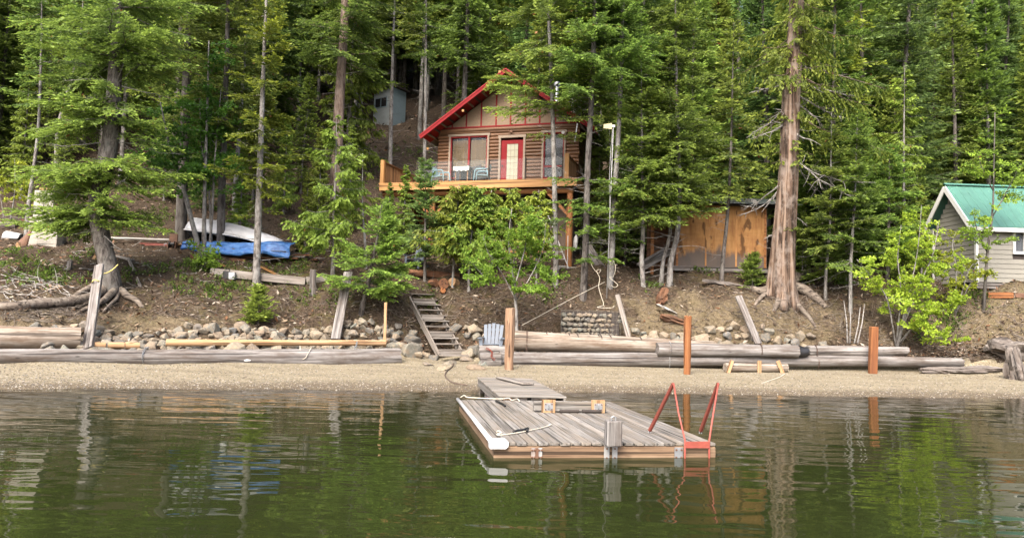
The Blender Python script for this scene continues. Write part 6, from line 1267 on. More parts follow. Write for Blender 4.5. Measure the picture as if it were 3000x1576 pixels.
# ------------------------------------------------------------------ clutter along the bank
adirondack('blue grey slatted chair behind the log stubs on the beach', (on_ground(1440, 25.0)[0], 25.0, .50), math.radians(-4), 1.1)
g = on_ground(1221, 29.9); adirondack('blue grey slatted chair beside the left deck post', (g[0], g[1], g[2]), math.radians(-25), 1.0)
fender('boat_fender', 'white fender lying on the beach against the left grey log', Vector(G(712, 1062))+Vector((0, 0, .07)), Vector((.95, .3, 0)).normalized(), .42, .06, M_WHITEPL, 'fender')
def chain(name, label, pts, r, mat, step=.05):
    pts = catmull(np.array(pts, float), 120); seg = np.r_[0, np.cumsum(np.linalg.norm(np.diff(pts, axis=0), axis=1))]; n = int(seg[-1]/step); mb = MB()
    for k in range(n):
        s = (k+.5)*step; p = np.array([np.interp(s, seg, pts[:, i]) for i in range(3)]); q = np.array([np.interp(s+.01, seg, pts[:, i]) for i in range(3)]); t = Vector(q-p).normalized(); a = Vector((0, 0, 1)) if abs(t.z) < .8 else Vector((1, 0, 0)); e = t.cross(a).normalized(); e = e if k % 2 else t.cross(e)
        P_ = Vector(p); mb.tube([P_-t*step*.6-e*r, P_+t*step*.6-e*r, P_+t*step*.6+e*r, P_-t*step*.6+e*r, P_-t*step*.6-e*r], r*.45, 4, cap=False)
    o = mb.build(name, mat); tag(o, label, 'chain', 'chains and straps round the logs'); return o
def around(px, c_py, Y, r, rr=1.06): # loop over the front of a log
    c = P(px, c_py, Y); return [c+[0, math.cos(a)*-r*rr*1.0, math.sin(a)*r*rr] for a in np.linspace(1.9, -1.2, 9)]
chain('log_chain', 'steel chain over the left grey log below the short pieces', around(430, 1043, 20.35, .225), .016, M_GALV)
chain('log_chain', 'blue grey chain hanging over the yellow and grey logs by the stairs', [P(1046, 1000, 23.6), P(1044, 1012, 23.25)]+around(1043, 1040, 23.3, .28), .018, M_GALV)
rope('frayed_rope', 'pale frayed rope hanging over the left grey log', [P(879, 1013, 22.35), P(880, 1030, 22.15), P(884, 1050, 22.1), P(895, 1048, 22.1), P(905, 1030, 22.2), P(912, 1018, 22.35)], .010, M_ROPE)
chain('log_strap', 'dark chain down both right logs next to the tan post', around(1543, 998, 24.8, .32)[:7]+around(1541, 1056, 24.5, .25)[2:], .015, M_CHAIN)
chain('log_strap', 'thin chain hanging where the two pale right logs meet', around(1961, 1022, 24.84, .235)[:7]+around(1958, 1058, 24.95, .245)[2:], .013, M_GALVR)
chain('log_strap', 'dark strap round the burnt log left of its black end', around(2226, 1028, 25.1, .23)[:7]+around(2224, 1062, 25.3, .225)[2:], .015, M_CHAIN)
chain('log_strap', 'dark strap round the broken end log', around(2387, 1029, 25.5, .2)[:7]+around(2392, 1064, 25.5, .22)[2:], .015, M_CHAIN)
chain('rusty_chain', 'rusty red chain draped on the grey log stub', [P(1425, 1020, 24.35), P(1436, 1026, 24.3), P(1442, 1034, 24.0), P(1440, 1044, 23.75), P(1447, 1052, 23.70), P(1456, 1053, 23.70)], .026, M_RUSTRED, .07)
for k, (px, py, w_) in enumerate(((1590, 985, .16), (1596, 985, .1), (1650, 987, .12), (1685, 990, .18), (1752, 992, .2), (1785, 995, .15), (1872, 1000, .14))):
    pass
# hose on the beach, ropes on the bank
rope('garden_hose', 'dark hose running from the stairs down the beach', [G(1331, 1056)+[0, 0, .06], G(1325, 1075)+[0, 0, .03], G(1308, 1090)+[0, 0, .02], G(1305, 1105)+[0, 0, .02], G(1325, 1122)+[0, 0, .02], G(1368, 1131)+[0, 0, .02]], .022, M_BROPE, 'hose')
rope('bank_rope', 'taut pale rope slanting up the bank to the mast fir', [P(1530, 952, 25.6), P(1600, 915, 26.3), P(1680, 872, 27.2), P(1772, 826, 28.2)], .011, M_ROPE)
rope('bank_rope', 'tangled pale rope hanging on the bank above the gabion', [P(1722, 742, 28.3), P(1735, 780, 28.1), P(1752, 800, 28.0), P(1760, 790, 28.0), P(1748, 794, 27.9), P(1757, 815, 27.8), P(1754, 840, 27.4), P(1762, 870, 27.0), P(1768, 893, 26.6), P(1750, 900, 26.4), P(1790, 902, 26.4), P(1800, 895, 26.4)], .011, M_ROPE, n=90)
rope('bank_rope', 'loose pale rope loop right of the antenna mast', [P(1790, 750, 28.3), P(1803, 780, 28.2), P(1797, 810, 28.0), P(1785, 812, 28.0), P(1800, 825, 27.9), P(1810, 835, 27.8), P(1800, 842, 27.8), P(1790, 835, 27.8)], .011, M_ROPE, n=60)
rope('yellow_rope', 'yellow rope tied round the old fir trunk and leaning timber', [P(346, 775, 23.55), P(330, 790, 23.45), P(312, 800, 23.4), P(298, 803, 23.2), P(282, 812, 22.6), P(270, 826, 22.2), P(277, 820, 22.15), P(290, 824, 22.2), P(292, 832, 22.5)], .019, M_YROPE)
rope('shore_line', 'thin white line lying on the sand before the cleated log', [G(2300, 1096)+[0, 0, .02], G(2285, 1105)+[0, 0, .015], G(2250, 1118)+[0, 0, .015], G(2232, 1124)+[0, 0, .015]], .012, M_ROPE)
# antenna mast
mb_ = on_ground(1777, 27.9); mt = P(1797, 372, 27.9)
mast = thing('antenna_mast', 'slim white mast with a flat yellowed antenna beside the pale fir', 'mast', loc=mb_)
MB().tube([mb_-[0, 0, .2], mb_*.4+mt*.6, mt], [.018, .016, .013], 8).build('pole', M_MAST, mast, smooth=True)
c = np.array(mt); MB().add([(c[0]-.06, c[1]-.02, c[2]+.14), (c[0]-.06, c[1]-.02, c[2]-.10), (c[0]-.38, c[1]-.02, c[2]-.065), (c[0]-.38, c[1]-.02, c[2]+.08), (c[0]-.06, c[1]+.02, c[2]+.14), (c[0]-.06, c[1]+.02, c[2]-.10), (c[0]-.38, c[1]+.02, c[2]-.065), (c[0]-.38, c[1]+.02, c[2]+.08)], [(0,1,2,3),(7,6,5,4),(0,4,5,1),(1,5,6,2),(2,6,7,3),(3,7,4,0)]).build('antenna', M_ANT, mast)
MB().box((c[0]-.055, c[1]-.03, c[2]-.02), (c[0]+.06, c[1]+.03, c[2]+.07)).build('bracket', M_WHITEPL, mast)
MB().tube([c-[.03, .02, .1], c-[.09, .03, 1.0], c-[.12, .03, 2.2], c-[.06, .03, 3.6]], .009, 4).build('cable', M_MAST, mast)
# blue tarp over lumber
tb0 = P(528, 762, 28.3); tb1 = P(846, 772, 27.6); tb0[2] = h(tb0[0], tb0[1]); tb1[2] = h(tb1[0], tb1[1]); zb = max(tb0[2], tb1[2])
tarp_z = P(690, 704, 28.9)[2]
n1, n2 = 60, 22; vs = []; fs = []
ax = (tb1-tb0); axl = np.linalg.norm(ax[:2]); ax = ax/np.linalg.norm(ax); bkv = np.array([-ax[1], ax[0], 0])
for i in range(n1+1):
    for j in range(n2+1):
        f = i/n1; g_ = j/n2; p = tb0+ax*axl*f
        # j: 0 front hem, .5 top front edge, 1 back
        if g_ < .55: y = .06*g_/.55; z = zb+.26+(.42)*(g_/.55)
        else: y = .06+1.2*(g_-.55)/.45; z = zb+.68+.14*math.sin((g_-.55)/.45*1.5)
        z += .05*math.sin(f*9+.8)*(g_ < .7)+.07*float(fbm(f*9, g_*4, 41, 3))+(-.14*max(0, f-.55)*2 if g_ < .3 else 0)+(.10*math.exp(-((f-.05)/.08)**2) if g_ < .4 else 0)
        y += .10*float(fbm(f*14, g_*5, 42, 3))+(.12*math.sin(min(1, g_/.25)*3.14)*-.5)
        q = p+bkv*y; vs.append((q[0], q[1], z))
for i in range(n1):
    for j in range(n2): a = i*(n2+1)+j; fs.append((a, a+n2+1, a+n2+2, a+1))
tp = thing('blue_tarp', 'crumpled blue tarp covering a lumber pile on the bank', 'tarp', loc=tb0)
o = MB().add(vs, fs).build('tarp_sheet', M_TARP, tp, smooth=True); sol = o.modifiers.new('thick', 'SOLIDIFY'); sol.thickness = .012
o = plank('tarp_batten', P(680, 729, 28.05), P(838, 737, 27.65), .05, .03, M_STEP); tag(o, 'pale batten holding down the blue tarp', 'batten')
lp = thing('lumber_pile', 'dark log and old boards stacked beneath the blue tarp', 'lumber', loc=tb0+[0, 0, .1])
log('bottom_log', tb0+bkv*.25+ax*.35+[0, 0, zb-tb0[2]+.14], tb0+ax*2.6+bkv*.22+[0, 0, zb-tb0[2]+.12], .16, .14, M_ROTTEN, lp, segs=8, wob=.06)
for k in range(7):
    a = tb0+ax*(.3+.12*k)+bkv*(.35+.11*k); a[2] = zb+.16+.075*(k % 4); e = a+ax*(axl-.1+.12*(k % 3)); e[2] = a[2]; plank('board', a, e, .12, .045, M_GREY if k % 2 else M_ROTTEN, lp)
for k, f in enumerate((.1, .5, .9)): a = tb0+ax*axl*f+bkv*.15; plank('bearer', (a[0], a[1], h(a[0], a[1])+.03), tuple(np.array([a[0], a[1], 0])+bkv*1.0+[0, 0, max(zb, h(a[0], a[1]))+.04]), .1, .1, M_GREY, lp)
# upturned aluminium boat
bk = np.array(P(566, 700, 30.2)); bw_ = np.array(P(790, 722, 29.3)); bk[2] = h(bk[0], bk[1]); bw_[2] = h(bw_[0], bw_[1])
boat = thing('upturned_boat', 'upside down aluminium boat lying behind the blue tarp', 'boat', loc=bk)
ax2 = Vector(bw_-bk); BLn = 4.0; ax2 = (ax2/ax2.length); sv = Vector((0, 0, 1)).cross(ax2).normalized(); uv = ax2.cross(sv)
tiltM = Matrix.Rotation(math.radians(-28), 3, ax2); sv = tiltM @ sv; uv = tiltM @ uv
def hull(f, a):
    w_ = .80*(1-max(0, f-.35)**2.2*2.1); w_ = max(.03, w_); hh = .82*(1-.55*max(0, f-.2)**1.3)
    xx = w_*(math.copysign(abs(math.cos(a))**.55, math.cos(a))); zz = hh*abs(math.sin(a))**.6; zz += .018*math.cos(a*18)
    return Vector(bk)+ax2*(f*BLn)+sv*xx+uv*(zz+.10)
vs = []; fs = []; n1, n2 = 24, 26
for i in range(n1+1):
    for j in range(n2+1): vs.append(hull(i/n1, math.pi*j/n2))
for i in range(n1):
    for j in range(n2): a = i*(n2+1)+j; fs.append((a, a+1, a+n2+2, a+n2+1))
o = MB().add(vs, fs).build('hull', M_ALU, boat, smooth=2); sol = o.modifiers.new('thick', 'SOLIDIFY'); sol.thickness = .012
vs = [hull(.004, math.pi*j/n2) for j in range(n2+1)]; MB().add(vs, [tuple(range(n2+1))]).build('transom', M_ALU, boat)
for s in (0, math.pi): MB().tube([hull(k/14, s)+uv*-.01 for k in range(15)], .028, 6).build('gunwale', M_WHITE, boat, smooth=True)
for a in (.9, 1.57, 2.24): MB().tube([hull(k/14, a)+(uv if abs(a-1.57) < .1 else (uv+sv*(1 if a < 1.5 else -1)*.5))*.012 for k in range(15)], .014, 5).build('strake', M_ALU, boat, smooth=True)
for k in range(4): f = .02+.08*k; MB().tube([hull(f, q) for q in np.linspace(.12, 3.0, 14)], .016, 5).build('rib', M_WHITE, boat)
# squared beam, stump and boards on the bank
b0 = P(616, 829, 26.2); b1 = P(905, 834, 26.7)
for a, c, lb in ((b0, P(895, 833.5, 26.65), 'long pale squared beam lying along the bank below the tarp'), (P(898, 834, 26.66), P(958, 836, 26.8), 'short pale beam end right of the long squared beam')):
    a[2] = max(a[2], h(a[0], a[1])+.10); c[2] = max(c[2], h(c[0], c[1])+.10); o = plank('bank_beam', a, c, .22, .28, M_STEP, cham=.015, segs=6, jit=.004); tag(o, lb, 'beam', 'squared beams on the bank')
g = on_ground(918, 26.3); o = log('stump_post', g-[0, 0, .3], P(917, 791, 26.3), .13, .115, M_GREY, segs=6, wob=.1, ragged=.03, seed=77); tag(o, 'short split grey stump post in front of the squared beam', 'stump')
def lying(name, label, p0, p1, w_, th, mat, cat='board', rise=.04):
    a, c = G(*p0), G(*p1); o = plank(name, a+[0, 0, rise], c+[0, 0, rise], w_, th, mat, cham=.005); return tag(o, label, cat, 'boards lying about on the bank')
lying('loose_board', 'orange board lying on the slope left of the tarp fir', (640, 775), (712, 812), .16, .04, M_STAIN)
lying('loose_board', 'orange board lying on the slope right of the tarp fir', (765, 784), (824, 815), .14, .04, M_STAIN)
lying('loose_board', 'grey plank lying beside the old fir trunk', (235, 793), (292, 797), .16, .05, M_STEP, rise=.08)
lying('loose_board', 'weathered board on the ground right of the old fir', (335, 755), (385, 768), .2, .05, M_STEP, rise=.08)
lying('loose_board', 'small board at the foot of the left dark trunk', (515, 722), (560, 718), .14, .05, M_STAIN, rise=.06)
a, c = G(322, 706), G(500, 709); tag(log('long_pole', a+[0, 0, .1], c+[0, 0, .1], .055, .05, M_DEAD, segs=8, bend=.02), 'long pale pole lying across the slope below the dead branches', 'pole')
for k, dy in enumerate((0, 5)):
    a, c = G(410+14*k, 717+dy), G(505, 722+dy*.5); tag(MB().tube([a+[0, 0, .05], (a+c)/2+[0, 0, .07], c+[0, 0, .05]], .018, 6).build('red_bar', M_REDDISH), ['upper thin red bar lying near the red winch', 'lower thin red bar lying near the red winch'][k], 'bar')
g = G(506, 725); wc_ = thing('boat_winch', 'small rusty red winch standing on the slope', 'winch', loc=g)
MB().box((g[0]-.16, g[1], g[2]+.18), (g[0]+.16, g[1]+.06, g[2]+.55)).build('frame_plate', M_RUST, wc_); MB().lathe([(.11, -.10), (.11, -.08), (.06, -.07), (.06, .07), (.11, .08), (.11, .10)], 14, Matrix.Translation((g[0]+.02, g[1]-.10, g[2]+.13)) @ Matrix.Rotation(math.pi/2, 4, 'Y')).build('drum', M_BLACK, wc_)
for s in (-.15, .15): MB().box((g[0]+s-.02, g[1]-.14, g[2]-.03), (g[0]+s+.02, g[1]+.1, g[2]+.2)).build('leg', M_RUST, wc_)
MB().tube([(g[0]-.17, g[1]-.1, g[2]+.13), (g[0]-.3, g[1]-.1, g[2]+.13), (g[0]-.3, g[1]-.1, g[2]+.02)], .012, 6).build('crank', M_GALV, wc_)
g = G(672, 818); ge = thing('small_engine', 'little black and silver engine sitting above the squared beam', 'engine', loc=g)
MB().box((g[0]-.2, g[1]-.1, g[2]+.02), (g[0]-.0, g[1]+.15, g[2]+.28)).build('block', M_BLACK, ge); MB().box((g[0]+.01, g[1]-.12, g[2]+.0), (g[0]+.22, g[1]+.12, g[2]+.24)).build('housing', M_GALV, ge); MB().lathe([(.07, 0), (.07, .06), (.03, .07)], 12, Matrix.Translation((g[0]+.12, g[1]-.12, g[2]+.12)) @ Matrix.Rotation(math.pi/2, 4, 'X')).build('starter', M_WHITEPL, ge)
MB().tube([(g[0]-.18, g[1], g[2]+.28), (g[0]-.16, g[1], g[2]+.36), (g[0]-.02, g[1], g[2]+.36), (g[0], g[1], g[2]+.26)], .014, 6).build('handle', M_BLACK, ge)
for s in (-.15, .15): MB().box((g[0]+s-.03, g[1]-.11, g[2]-.06), (g[0]+s+.03, g[1]+.14, g[2]+.018)).build('foot', M_DARK, ge)
# concrete block chimney and scrap at the left
g = on_ground(118, 28.0); cb = thing('block_chimney', 'stack of pale concrete blocks with two wooden scraps on top at the left', 'block stack', loc=g)
zb_ = g[2]-.15; rgb = random.Random(8)
for k in range(11):
    wide = k < 6; xs0 = g[0]-(.50 if wide else .36); nbk = 3 if wide else 2
    for j in range(nbk):
        x0_ = xs0+j*.372-(.18 if k % 2 and wide else 0)*0; MB().box((x0_, g[1]+rgb.uniform(-.01, .01), zb_+k*.205), (x0_+.362, g[1]+.38, zb_+k*.205+.196), jit=.006).build('block', M_CONC, cb)
for dx in (-.25, .0): MB().box((g[0]+dx, g[1]+.1, zb_+11*.205-.005), (g[0]+dx+.16, g[1]+.15, zb_+11*.205+.13)).build('wood_scrap', M_PEEL, cb)
g = on_ground(62, 27.3); mb = MB(); vs = []; fs = []
for i in range(9):
    for j in range(13): f = i/8; t_ = j/12; vs.append((g[0]-.24+.48*f+.10*t_, g[1]-.12*math.sin(f*3)+.25*t_*t_, g[2]-.05+t_*(.45+.62*f*f)))
for i in range(8):
    for j in range(12): a = i*13+j; fs.append((a, a+13, a+14, a+1))
o = mb.add(vs, fs).build('rusty_sheet', M_RUST, smooth=True); sol = o.modifiers.new('thick', 'SOLIDIFY'); sol.thickness = .01; tag(o, 'curved rusty steel sheet leaning by the block stack', 'metal sheet')
g = G(38, 700); vs = []; fs = []
for i in range(13):
    for j in range(8): a = math.pi*i/12; t_ = j/7; r_ = .30*(1-.3*t_); vs.append((g[0]-.25+.6*t_, g[1]+r_*math.cos(a), g[2]+r_*math.sin(a)*1.1-.02))
for i in range(12):
    for j in range(7): a = i*8+j; fs.append((a, a+8, a+9, a+1))
o = MB().add(vs, fs).build('metal_tub', M_ALU, smooth=True); sol = o.modifiers.new('thick', 'SOLIDIFY'); sol.thickness = .01; tag(o, 'dented galvanised tub lying upside down left of the rusty sheet', 'tub')
g = G(12, 668); tag(log('dark_log', g+[-1.2, 0, .12], g+[.45, .1, .12], .16, .15, M_DRIFT, segs=6), 'dark log section at the far left edge above the tub', 'log')
g = G(172, 715); bxx = thing('metal_box', 'small galvanised box at the foot of the block stack', 'box', loc=g)
MB().box((g[0]-.17, g[1]-.1, g[2]-.03), (g[0]+.17, g[1]+.2, g[2]+.27), jit=.01).build('box_body', M_GALV, bxx); MB().box((g[0]-.18, g[1]-.11, g[2]+.273), (g[0]+.18, g[1]+.21, g[2]+.30), jit=.004).build('lid', M_GALVR, bxx)
for px, py, lb in ((50, 725, 'small orange wood wedge below the rusty sheet'), (277, 760, 'orange wood chunk left of the old fir trunk')):
    g = G(px, py); tag(MB().prism([(-.12, 0), (.14, 0), (-.01, .24)], .16, Matrix.Translation(Vector(g)-Vector((0, 0, .03)))).build('wood_wedge', M_PEEL), lb, 'wood block', 'orange wood wedges')
# log rounds and rotten wood near the top of the stairs
for k, (px, py, r, ro, mt_, lb) in enumerate(((1298, 845, .20, .3, M_ROTTEN, 'grey round of firewood above the stairs'), (1330, 838, .17, -.5, M_PEEL, 'cut orange log round right of the top stair'), (1268, 840, .16, .9, M_ROTTEN, 'split brown firewood left of the rounds'), (1297, 858, .10, .2, M_CEDARPOST, 'orange firewood chunk at the top stair'))):
    g = G(px, py); d_ = np.array([math.sin(ro), math.cos(ro)*-1, .05]); tag(log('log_round', g-d_*.12+[0, 0, r*.8], g+d_*.16+[0, 0, r*.85], r, r, mt_, segs=3, wob=.05, seed=k), lb, 'firewood', 'firewood rounds above the stairs')
a, c = G(1195, 810), G(1345, 812); tag(log('rotten_log', a+[0, 0, .12], c+[0, 0, .10], .14, .12, M_ROTTEN, segs=10, wob=.12, bend=.04, ragged=.06), 'rotten brown log lying below the store room', 'log')
def chunk(name, label, c, ax_, L, r0, r1, mat, seed, cat, rough=.28, n=12, segs=10, flat=.7):
    rg = random.Random(seed); Lx, M = frame(Vector(c)-Vector(ax_).normalized()*L/2, Vector(c)+Vector(ax_).normalized()*L/2); vs = []; fs = []
    ph = [rg.uniform(0, 6) for _ in range(5)]
    for i in range(segs+1):
        f = i/segs; r = (r0+(r1-r0)*f)*(.35+.65*math.sin(math.pi*min(1, max(0, .12+f*.8)))**.6)
        for k in range(n):
            a = 2*math.pi*k/n; rr = r*(1+rough*math.sin(3*a+ph[0]+f*5)+rough*.7*math.sin(5*a+ph[1]-f*8)+rg.uniform(-rough, rough)*.5); vs.append((L*f+rg.uniform(-.03, .03), rr*math.cos(a), rr*math.sin(a)*flat))
    for i in range(segs):
        for k in range(n): fs.append((i*n+k, i*n+(k+1) % n, (i+1)*n+(k+1) % n, (i+1)*n+k))
    fs += [tuple(range(n))[::-1], tuple(segs*n+k for k in range(n))]
    o = MB().add(vs, fs).build(name, mat, M=M); return tag(o, label, cat)
g = G(1938, 880); chunk('rotten_stump', 'crumbling red brown stump in the sandy bank', g+[0, 0, .12], (.5, .2, .9), .75, .24, .2, M_ROTTEN, 1, 'stump', .35)
g = G(1985, 945); chunk('rotten_log', 'broken rotten orange log behind the slim orange post', g+[0, 0, .05], (1, .1, -.3), 1.3, .18, .12, M_ROTTEN, 2, 'log', .4)
g = G(1965, 925); chunk('grey_splinter', 'grey splintered plank lying on the rotten orange log', g+[0, 0, .18], (1, .1, -.45), 1.1, .09, .06, M_DEAD, 3, 'log', .3, flat=.5)
g = G(2835, 1090); chunk('driftwood', 'flat dark driftwood slab at the right end of the beach', g+[0, 0, .07], (1, .06, .02), 3.4, .16, .22, M_DRIFT, 4, 'driftwood', .3, 14, 22, .6)
g = G(2950, 1062); chunk('driftwood_stump', 'big dark driftwood stump at the right edge of the beach', g+[.5, .1, .45], (1, .1, -.12), 2.2, .36, .45, M_DRIFT, 5, 'stump', .3, 16, 14, .8)
g = G(2975, 1112); chunk('driftwood_stump', 'upright broken end of the driftwood stump at the right edge', g+[0, .05, .42], (-.12, .1, 1), 1.25, .30, .22, M_DRIFT, 6, 'stump', .25, 14, 10, .9)
g = G(2770, 838); chunk('driftwood', 'dark root wood under the corner of the green roofed cabin', g+[0, 0, .08], (1, .1, -.1), 1.0, .14, .10, M_DRIFT, 7, 'driftwood', .35)
g = G(2120, 835); chunk('mossy_log', 'mossy broken log at the bank edge left of the old cedar', g+[0, 0, .06], (1, .05, -.12), 1.7, .09, .12, M_DRIFT, 8, 'log', .3)
a, c = G(2893, 873), G(2968, 873); o = plank('rusty_beam', a+[0, 0, .1], c+[0, 0, .1], .15, .22, M_CEDARPOST, cham=.01); tag(o, 'rust orange beam on the bank below the green roofed cabin', 'beam')
a, c = G(2972, 873), G(3080, 878); o = plank('rusty_beam', a+[0, 0, .1], c+[0, 0, .1], .12, .17, M_RUST, cham=.01); tag(o, 'darker brown beam at the right edge below the green roofed cabin', 'beam')
# planks leaning by the shed
for (b_, t_, w_, lb) in (((1868, 775, 29.6), (1952, 728, 30.4), .12, 'pale pole leaning in front of the shed bay'), ((1880, 785, 29.8), (1965, 735, 30.6), .3, 'dark board leaning in front of the shed bay'), ((1720, 720, 30.2), (1765, 790, 29.4), .35, 'wide grey board leaning by the right deck post')):
    tag(plank('leaning_board', P(*b_), P(*t_), w_, .04, M_GREY, up=(0, -1, .5)), lb, 'board', 'boards leaning by the shed')
# ------------------------------------------------------------------ roots and dead brush (parts of their trees)
def tree_named(lbl): return next(o for o in COL.objects if o.get('label', '').startswith(lbl))
def root_part(tree, pts, r0, r1, mat=M_ROOT, n=8, k=24, name='root'):
    p = catmull(np.array([np.asarray(q, float) for q in pts]), k); o = MB().tube(p, list(np.linspace(r0, r1, k)), n, jit=.08, rng=random.Random(len(pts)+int(r0*1000))).build(name, mat, smooth=True); return setpar(o, tree)
oldfir = tree_named('big old fir'); cedar = tree_named('massive old cedar')
def gr(px, py, dz=.0): return G(px, py)+[0, 0, dz]
root_part(oldfir, [gr(320, 850, .15), gr(270, 885, .18), gr(200, 900, .17), gr(110, 905, .16), gr(40, 912, .15), gr(-40, 915, .14)], .17, .13)
root_part(oldfir, [gr(310, 845, .15), gr(265, 855, .14), gr(225, 872, .1), gr(200, 888, .05)], .13, .05)
root_part(oldfir, [gr(335, 862, .12), gr(300, 895, .14), gr(255, 912, .1), gr(220, 925, .04)], .12, .04)
root_part(oldfir, [gr(350, 860, .12), gr(375, 880, .13), gr(400, 890, .1), gr(418, 905, .03)], .14, .06)
root_part(oldfir, [gr(345, 858, .10), gr(340, 885, .12), gr(320, 905, .12), gr(300, 920, .05)], .07, .03)
root_part(oldfir, [gr(355, 855, .08), gr(375, 850, .06), gr(395, 845, .02)], .06, .02)
for pp, a_, b_ in ((([2300, 850, .15], [2350, 862, .2], [2390, 880, .1], [2420, 905, .05]), .26, .10), (([2320, 835, .2], [2370, 820, .3], [2405, 808, .25], [2420, 818, .1]), .24, .12), (([2270, 850, .15], [2235, 862, .12], [2200, 850, .06], [2170, 842, .02]), .22, .06), (([2285, 862, .15], [2280, 890, .1], [2265, 915, .02]), .20, .06), (([2310, 860, .1], [2330, 895, .12], [2370, 935, .06], [2390, 960, .02]), .16, .05), (([2260, 855, .1], [2225, 880, .05], [2210, 895, .0]), .12, .04)):
    root_part(cedar, [gr(*q) for q in pp], a_, b_)
rg6 = np.random.RandomState(12)
def brush(name, label, px0, px1, py0, py1, n, mat, seed, Lr=(.3, 1.0), up=.2, r=(.006, .014)):
    rg = np.random.RandomState(seed); mb = MB()
    for k in range(n):
        g = G(rg.uniform(px0, px1), rg.uniform(py0, py1)); a = rg.uniform(0, 6.28); L = rg.uniform(*Lr); d = np.array([math.cos(a), math.sin(a)*.35, rg.uniform(-.6, up)]); q = [g+[0, -.05, .03]]
        for j in range(4): d = unit(d+rg.randn(3)*.25); q.append(q[-1]+d*L/4)
        q = np.array(q); hz = H(q[:, 0], q[:, 1]); q[:, 2] = np.maximum(q[:, 2], hz+.015); rr = rg.uniform(*r); mb.tube(q, list(np.linspace(rr, rr*.35, 5)), 4, cap=False)
    o = mb.build(name, mat); return tag(o, label, 'brush', None, 'stuff')
brush('exposed_roots', 'tangle of thin grey roots hanging below the old fir', -20, 300, 885, 945, 220, M_ROOT, 1)
brush('dead_brush', 'pale dead branches heaped left of the old fir', -30, 230, 815, 870, 60, M_DEAD, 2, (.6, 1.9), .12)
brush('dead_brush', 'scattered grey twigs on the bank below the squared beam', 450, 1180, 840, 940, 260, M_ROOT, 3, (.2, .8), .3)
brush('exposed_roots', 'thin roots and twigs below the old cedar', 2150, 2480, 860, 980, 220, M_ROOT, 4, (.3, 1.0))
brush('dead_brush', 'dead twigs and roots on the bank under the vine maple', 2480, 2830, 890, 1040, 260, M_ROOT, 5, (.3, .9))
brush('exposed_roots', 'roots and grey twigs on the sandy bank at the right edge', 2800, 3010, 860, 1060, 220, M_ROOT, 6, (.2, .8))
brush('dead_brush', 'grey twigs on the bank between the stairs and gabion', 1180, 1700, 820, 960, 260, M_ROOT, 7, (.2, .7))
brush('dead_brush', 'twigs scattered over the sandy bank above the right logs', 1800, 2200, 800, 980, 220, M_ROOT, 8, (.15, .6))
brush('dead_brush', 'fallen sticks on the slope below the grey outhouse', 950, 1290, 385, 520, 130, M_ROOT, 10, (.4, 1.6), .1, (.015, .035))
brush('dead_brush', 'fallen sticks on the slope round the tarp and boat', 150, 1050, 690, 830, 150, M_DEAD, 9, (.15, .7), .15, (.006, .012))
# thin bare stems by the right bank
for k, (a, c, lb) in enumerate((((2483, 1005), (2472, 880), 'leftmost thin bare stem behind the right logs'), ((2490, 1005), (2488, 860), 'second thin bare stem behind the right logs'), ((2503, 1005), (2520, 900), 'short thin bare stem behind the right logs'), ((2512, 1005), (2533, 890), 'slanting thin bare stem behind the right logs'))):
    o = MB().tube([P(a[0], a[1], 26.0), P((a[0]+c[0])/2+3, (a[1]+c[1])/2, 26.3), P(c[0], c[1], 26.6)], [.03, .022, .01], 6).build('bare_stem', M_DEADT, smooth=True); tag(o, lb, 'stem', 'bare stems behind the right logs')
# white dead branch hanging from the slope, and small white snag
c = Crown('fir', 5); p = P(385, 575, 26.8)
for k in range(5): c.dead(P(400+8*k, 585+5*k, 26.8), rg6.uniform(-.5, .3), rg6.uniform(-.75, -.3), rg6.uniform(1.0, 1.7), .022, 14)
tag(link(bpy.data.objects.new('dead_branch', c.w.mesh('dead_branch', M_DEAD))), 'bleached dead bough hanging right of the old fir trunk', 'branch')
g = G(905, 700); tag(MB().tube(catmull(np.array([g, P(902, 690, g[1]), P(884, 668, g[1]-.1), P(890, 655, g[1]-.1), P(906, 647, g[1]-.1)]), 16), list(np.linspace(.05, .02, 16)), 7).build('driftwood_snag', M_DEAD, smooth=True), 'small white crooked snag right of the tarp', 'snag')
# ------------------------------------------------------------------ pebbles and litter: nobody could count them
def octa(n, cen, r, rg, sq=.6):
    base = np.array([(1,0,0),(0,1,0),(-1,0,0),(0,-1,0),(0,0,1),(0,0,-1)], float); v = base[None]*(r[:, None, None]*rg.uniform(.7, 1.3, (n, 6, 1))); v[..., 2] *= sq
    a = rg.uniform(0, 6.28, n); ca, sa = np.cos(a)[:, None], np.sin(a)[:, None]; x = v[..., 0]*ca-v[..., 1]*sa; y = v[..., 0]*sa+v[..., 1]*ca; v = np.stack([x, y, v[..., 2]], -1)+cen[:, None]
    f = np.array([(0,1,4),(1,2,4),(2,3,4),(3,0,4),(1,0,5),(2,1,5),(3,2,5),(0,3,5)]); return v.reshape(-1, 3), (np.arange(n)[:, None, None]*6+f[None]).reshape(-1, 3)
rp_ = np.random.RandomState(3); n = 26000; u = rp_.uniform(-100, 3100, n); sh = np.interp(u, CU, SHORE); bk_ = np.interp(u, CU, BANK0); t_ = np.where(rp_.rand(n) < .4, np.clip(.12+.13*rp_.randn(n), -.05, 1), rp_.uniform(-.02, 1.1, n)); y = sh+(bk_-sh)*t_; x = (u-1500)/F*y; r = .008+.020*rp_.rand(n)**2.5
v, f = octa(n, np.stack([x, y, H(x, y)+r*.2], -1), r, rp_); pc = np.array([(.095,.078,.05),(.15,.125,.08),(.20,.17,.122),(.118,.108,.094),(.27,.25,.21),(.08,.064,.048)])[rp_.randint(0, 6, n)]
